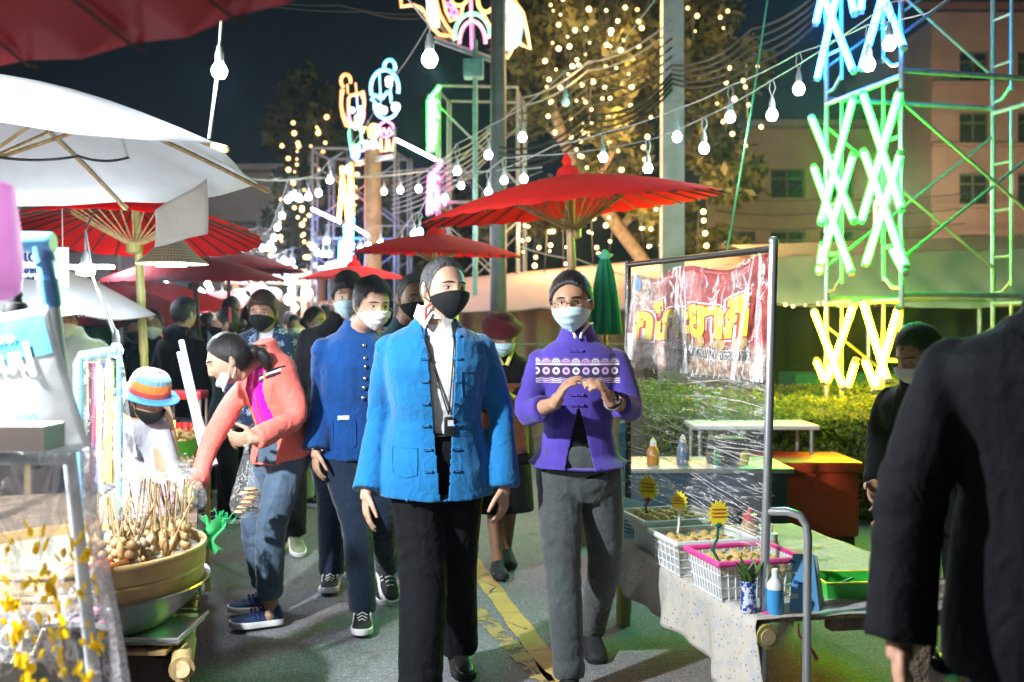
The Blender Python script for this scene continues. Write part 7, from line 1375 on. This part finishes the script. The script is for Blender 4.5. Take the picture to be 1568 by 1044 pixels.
for sx in (-.10,.10): b = MB(); b.tube([(sx,-.06,-.02),(sx,-.06,-.33)], .008, 6); b.build('leg', STEEL, o_); tag(o_, 'red plastic tray above the jars', 'tray')
FS = empty('folding_stand', P(300,610,5.2), 'white folded stand legs leaning beside the bamboo rack', 'stand'); o = FS.location
for a, e in (((278,522,5.3),(322,715,5.0)),((275,540,5.35),(312,700,5.05)),((291,600,5.2),(330,712,5.0))): b = MB(); b.tube([P(*a)-o, P(*e)-o], .015, 8); b.build('leg', PLW, FS)
# ---------------------------------------------------------------- things hung from the white parasol
HL = empty('straw_hat_lamp', P(264,357,5.0), 'woven straw hat used as a lampshade over a bright tube', 'lamp'); g = GR('woven_straw'); c = g.co(); x, y, z = g.xyz(c); an = g.math('ARCTAN2', y, x); w = g.math('SINE', z*420)*.5 + g.math('SINE', an*60)*.5; g.set(col=g.ramp(w*.5+g.noise(c,12,3)*.5, [(.2,(.24,.17,.08)),(.7,(.50,.39,.22))]), rough=.8); g.bump(w, .003, .6)
b = MB(); b.lathe([(.004,.012),(.04,-.015),(.09,-.075),(.135,-.120),(.172,-.148),(.176,-.155),(.170,-.154),(.132,-.126),(.085,-.082),(.035,-.025)], n=44, cap=False); b.build('hat_shade', g.mat, HL)
b = MB(); b.tube([(-.075,-.01,-.158),(.075,-.01,-.158)], .012, 10); b.build('lit_tube', NW, HL); b = MB(); b.tube([(0,0,0),(-.01,0,.12),P(258,275,4.98)-HL.location], .006, 6); b.build('cable', WIRE, HL); b = MB(); b.bbox(P(258,268,4.98)-HL.location, (.022,.018,.07), .005); b.build('pale_green_plug', mat('pale_green_plastic', (.42,.60,.42), .4), HL); lamp((0,-.05,-.24), 60, COOL, .06, HL)
cable('black cable drooping under the white parasol', [(-30,236,3.9),(120,239,4.3),(200,240,4.6),(258,236,4.9),(258,262,4.98)], .006, WIRE, .02, group='cables under the parasols')
b = MB(); b.sheet(lambda u, v: P(316,274,4.35).lerp(P(238,322,4.5), u).lerp(P(318,358,4.35).lerp(P(236,378,4.5), u), v) + Vector((0,.015*math.sin(u*6+v*3),0)) - P(277,330,4.4), 14, 10); o_ = link('cloth_flap', solidify(b.mesh('cloth_flap', True, 180), .003), translucent('cream_canvas', (.74,.71,.68), .4), None, loc=P(277,330,4.4)); tag(o_, 'square cream canvas flap hung from the rim of the white parasol', 'cloth')
WL = empty('winged_led_lamp', P(131,405,5.2), 'bright LED lamp with two flat wings on a white cord', 'lamp'); b = MB(); b.lathe([(.008,-.06),(.045,-.05),(.050,-.02),(.03,0)], n=16); b.build('lamp_core', BULBM, WL)
for s in (-1,1): b = MB(); b.bbox((s*.09,0,-.012), (.11,.05,.022), .008); b.build('wing', BULBM, WL)
b = MB(); b.lathe([(.022,.0),(.022,.05),(.012,.07)], n=12); b.build('socket', SOCK, WL); b = MB(); b.tube([(0,0,.07),P(131,352,5.2)-WL.location,P(145,322,5.85)-WL.location], .006, 5); b.tube([P(131,352,5.2)-WL.location, P(143,425,5.2)-WL.location, P(180,528,5.0)-WL.location], .006, 5); b.build('cord', WIREW, WL); lamp((0,-.02,-.13), 60, COOL, .06, WL)
single('bright round bulb behind the coloured balloon sticks', 178,530,4.9, [(176,505,4.9),(150,440,5.1)], .9, 14)
for i, (px, py, Y, w_, h_) in enumerate(((240,590,5.9,.10,.14),(330,520,7.6,.12,.20),(338,585,7.5,.15,.22),(318,560,7.7,.10,.25))):
    b = MB(); b.sheet(lambda u, v: Vector((w_*(u-.5), .01*math.sin(u*9), h_*(.5-v))), 8, 8); b.sheet(lambda u, v: Vector((w_*(u-.5), .03+.01*math.sin(u*9), h_*(.5-v))), 8, 8); o_ = b.build('hanging_bag', mat('pale_blue_bag', (.32,.48,.50), .35, alpha=.8), loc=P(px,py,Y), ang=180); tag(o_, ('pale bag clipped to the stout bamboo pole','upper pale blue bag on the dark pole','wide pale blue bag lowest on the dark pole','narrow pale bag behind the dark pole')[i], 'bag')
# ---------------------------------------------------------------- far stalls and archway
b = MB(); b.sheet(lambda u, v: P(100,488,8.6).lerp(P(186,488,8.8),u) + Vector((0,.04*math.sin(u*20),-.9*v)), 30, 8); o_ = link('green_tarpaulin', solidify(b.mesh('green_tarpaulin', True, 180), .004), mat('green_tarp', (.02,.22,.05), .4, var=.4, vs=8), None); [MB().tube([Vector((q_.x,q_.y,0)), q_], .02, 8).build('pole', STEEL, o_) for q_ in (P(100,486,8.62), P(186,486,8.82))]; tag(o_, 'bright green tarpaulin wall behind the man in the white tee', 'tarpaulin')
for i, (px, py, Y, rx, rz) in enumerate(((95,470,9.5,.42,.16),(150,484,9.2,.34,.14),(60,452,10,.5,.2))): b = MB(); b.ball((0,0,0), (rx,.3,rz), 20, 10); o_ = b.build('puffed_canopy', translucent('salmon_cloth', (.62,.30,.26), .35), loc=P(px,py,Y)); b = MB(); b.tube([(0,0,0),(0,0,-o_.location.z)], .02, 8); b.build('pole', STEEL, o_); tag(o_, ('salmon puffed cloth over the green tarpaulin','lower salmon cloth at the corner of the tarpaulin','largest salmon cloth under the pale parasol')[i], 'canopy')
AR = empty('archway', G(420,17), 'wooden market archway topped with white cloud shaped boards', 'archway'); o = AR.location; WDL = mat('pale_timber', (.45,.32,.18), .7, var=.25, vs=8)
for px in (362,378,450,466): b = MB(); a = G(px,17); b.box(a-o+Vector((0,0,1.2)), (.09,.09,2.4)); b.build('post', WDL, AR, smooth=False)
for py, x0, x1 in ((432,345,485),(458,345,485),(418,356,480)): b = MB(); b.tube([P(x0,py,17)-o, P(x1,py,17)-o], .05, 6); b.build('beam', WDL, AR)
CLB = mat('white_board', (.66,.62,.68), .6, var=.06)
for i, (px, py, rx, rz) in enumerate(((352,416,14,17),(372,420,17,15),(388,422,10,10),(405,418,15,15),(420,420,16,14),(436,410,8,18),(370,452,16,10),(395,446,18,12),(418,450,14,10),(368,402,5,6),(376,403,5,5))):
    b = MB(); b.tube([(0,-.05,0),(0,.05,0)], 1, 22); me = b.mesh('cloud_board', True, 40); o_ = link('cloud_board', me, CLB, AR, loc=P(px,py,16.8)-o); o_.scale = (rx*16.8/FPX, 1, rz*16.8/FPX)
lamp(P(400,430,15.8)-o, 30, (1,.86,.85), .3, AR)
GLB = emit('lit_globe', (1,.94,.93), 2.5, False); _b = MB(); _b.ball((0,0,0), 1, 18, 12); GLO = _b.mesh('globe', True, 180); GLO.materials.append(GLB)
for px, py, Y, r, lb in ((470,449,15,.09,'round white paper globe lamp beside the black haired crowd'),(303,452,14,.11,'round white globe lamp over the lit stall'),(444,458,16.5,.10,'round white globe lamp under the archway beam'),(385,470,18,.07,'small globe lamp beyond the archway')): S = empty('globe_lamp', P(px,py,Y), lb, 'lamp'); share('globe', None, S, scale=(r,)*3, mesh=GLO); b = MB(); b.tube([(0,0,r),(0,0,r+.35)], .006, 5); b.build('cord', WIREW, S); lamp((0,-r-.08,-.05), 8, (1,.93,.9), .1, S)
def far_stall(label, x0, x1, Y, zt, col, w, sgn):
    S = empty('lit_stall', G((x0+x1)/2,Y), label, 'stall'); o = S.location; a, e = G(x0,Y)-o, G(x1,Y)-o; b = MB(); b.sheet(lambda u, v: a.lerp(e,u) + Vector((0,.9,.7+(zt-.7)*v)), 10, 4); b.build('back_cloth', translucent('stall_cloth_'+sgn, col, .3), S); b = MB(); b.sheet(lambda u, v: a.lerp(e,u) + Vector((0,.9*v-.2,zt+.15*v)), 10, 4); b.build('awning', translucent('stall_awning_'+sgn, tuple(q*.8 for q in col), .3), S)
    b = MB(); b.box((a+e)/2+Vector((0,0,.42)), ((e-a).length,.5,.84)); b.build('counter', mat('counter_'+sgn, tuple(q*.7 for q in col), .8), S, smooth=False)
    for t in (0,1): q = a.lerp(e,t); b = MB(); b.tube([q, q+Vector((0,0,zt))], .03, 6); b.build('post', WDL, S)
    n = max(3, int((e-a).length/.4))
    for i in range(n): q = a.lerp(e,(i+.5)/n) + Vector((0,-.1,zt-.14)); share('bulb', None, S, q, scale=(.06,)*3, mesh=FW)
    lamp((a+e)/2 + Vector((0,.1,zt-.3)), w, (1,.50,.46), .15, S)
far_stall('pink lit stall with a row of small bulbs beyond the hooded man', 285, 352, 15.5, 1.85, (.60,.24,.26), 60, 'pink'); far_stall('orange lit stall under the archway boards', 330, 372, 19, 1.75, (.62,.24,.12), 50, 'orange'); far_stall('rose lit stall at the far left behind the bamboo poles', 175, 282, 16.5, 1.9, (.55,.25,.28), 60, 'rose'); far_stall('cream lit stall far right of the archway', 452, 560, 19.5, 1.8, (.60,.45,.36), 45, 'cream')
sgnb = MB(); sgnb.box((0,0,0), (.42,.03,.25)); [sgnb.tube([(x_,.0,.12),(x_*.6,.15,.42)], .003, 5) for x_ in (-.18,.18)]; o_ = sgnb.build('notice_board', PLW, loc=P(48,412,5.7)); tag(o_, 'white notice board with dark blue lettering under the pale parasol', 'sign')
for i, (t_, zz_, hz) in enumerate((('ออเดอร์',.07,.085),('สั่งอาหาร',-.01,.045),('ที่นี่',-.07,.045))): me = text_mesh(t_, hz, .002, .002, 'CENTER'); l_ = link('board_lettering', me, mat('navy_print', (.02,.05,.18), .5), o_); l_.location = (0,-.019,zz_); l_.rotation_euler = (R(90),0,0)
make_blue_man(); make_violet_woman(); make_coral_woman(); make_royal_man(); make_rest()
# ---------------------------------------------------------------- thin smoky air round the market, also standing in for lens bloom
HZ = D.materials.new('night_haze'); HZ.use_nodes = True; _t = HZ.node_tree; _t.nodes.remove(_t.nodes['Principled BSDF']); _v = _t.nodes.new('ShaderNodeVolumePrincipled')
_v.inputs['Color'].default_value = (.50,.76,.95,1); _v.inputs['Density'].default_value = .0010; _v.inputs['Anisotropy'].default_value = .85; _t.links.new(_v.outputs[0], _t.nodes['Material Output'].inputs['Volume'])
b = MB(); b.box((0,25,6.5), (90,75,15)); hz_ = b.build('haze', HZ, smooth=False); tag(hz_, kind='stuff')
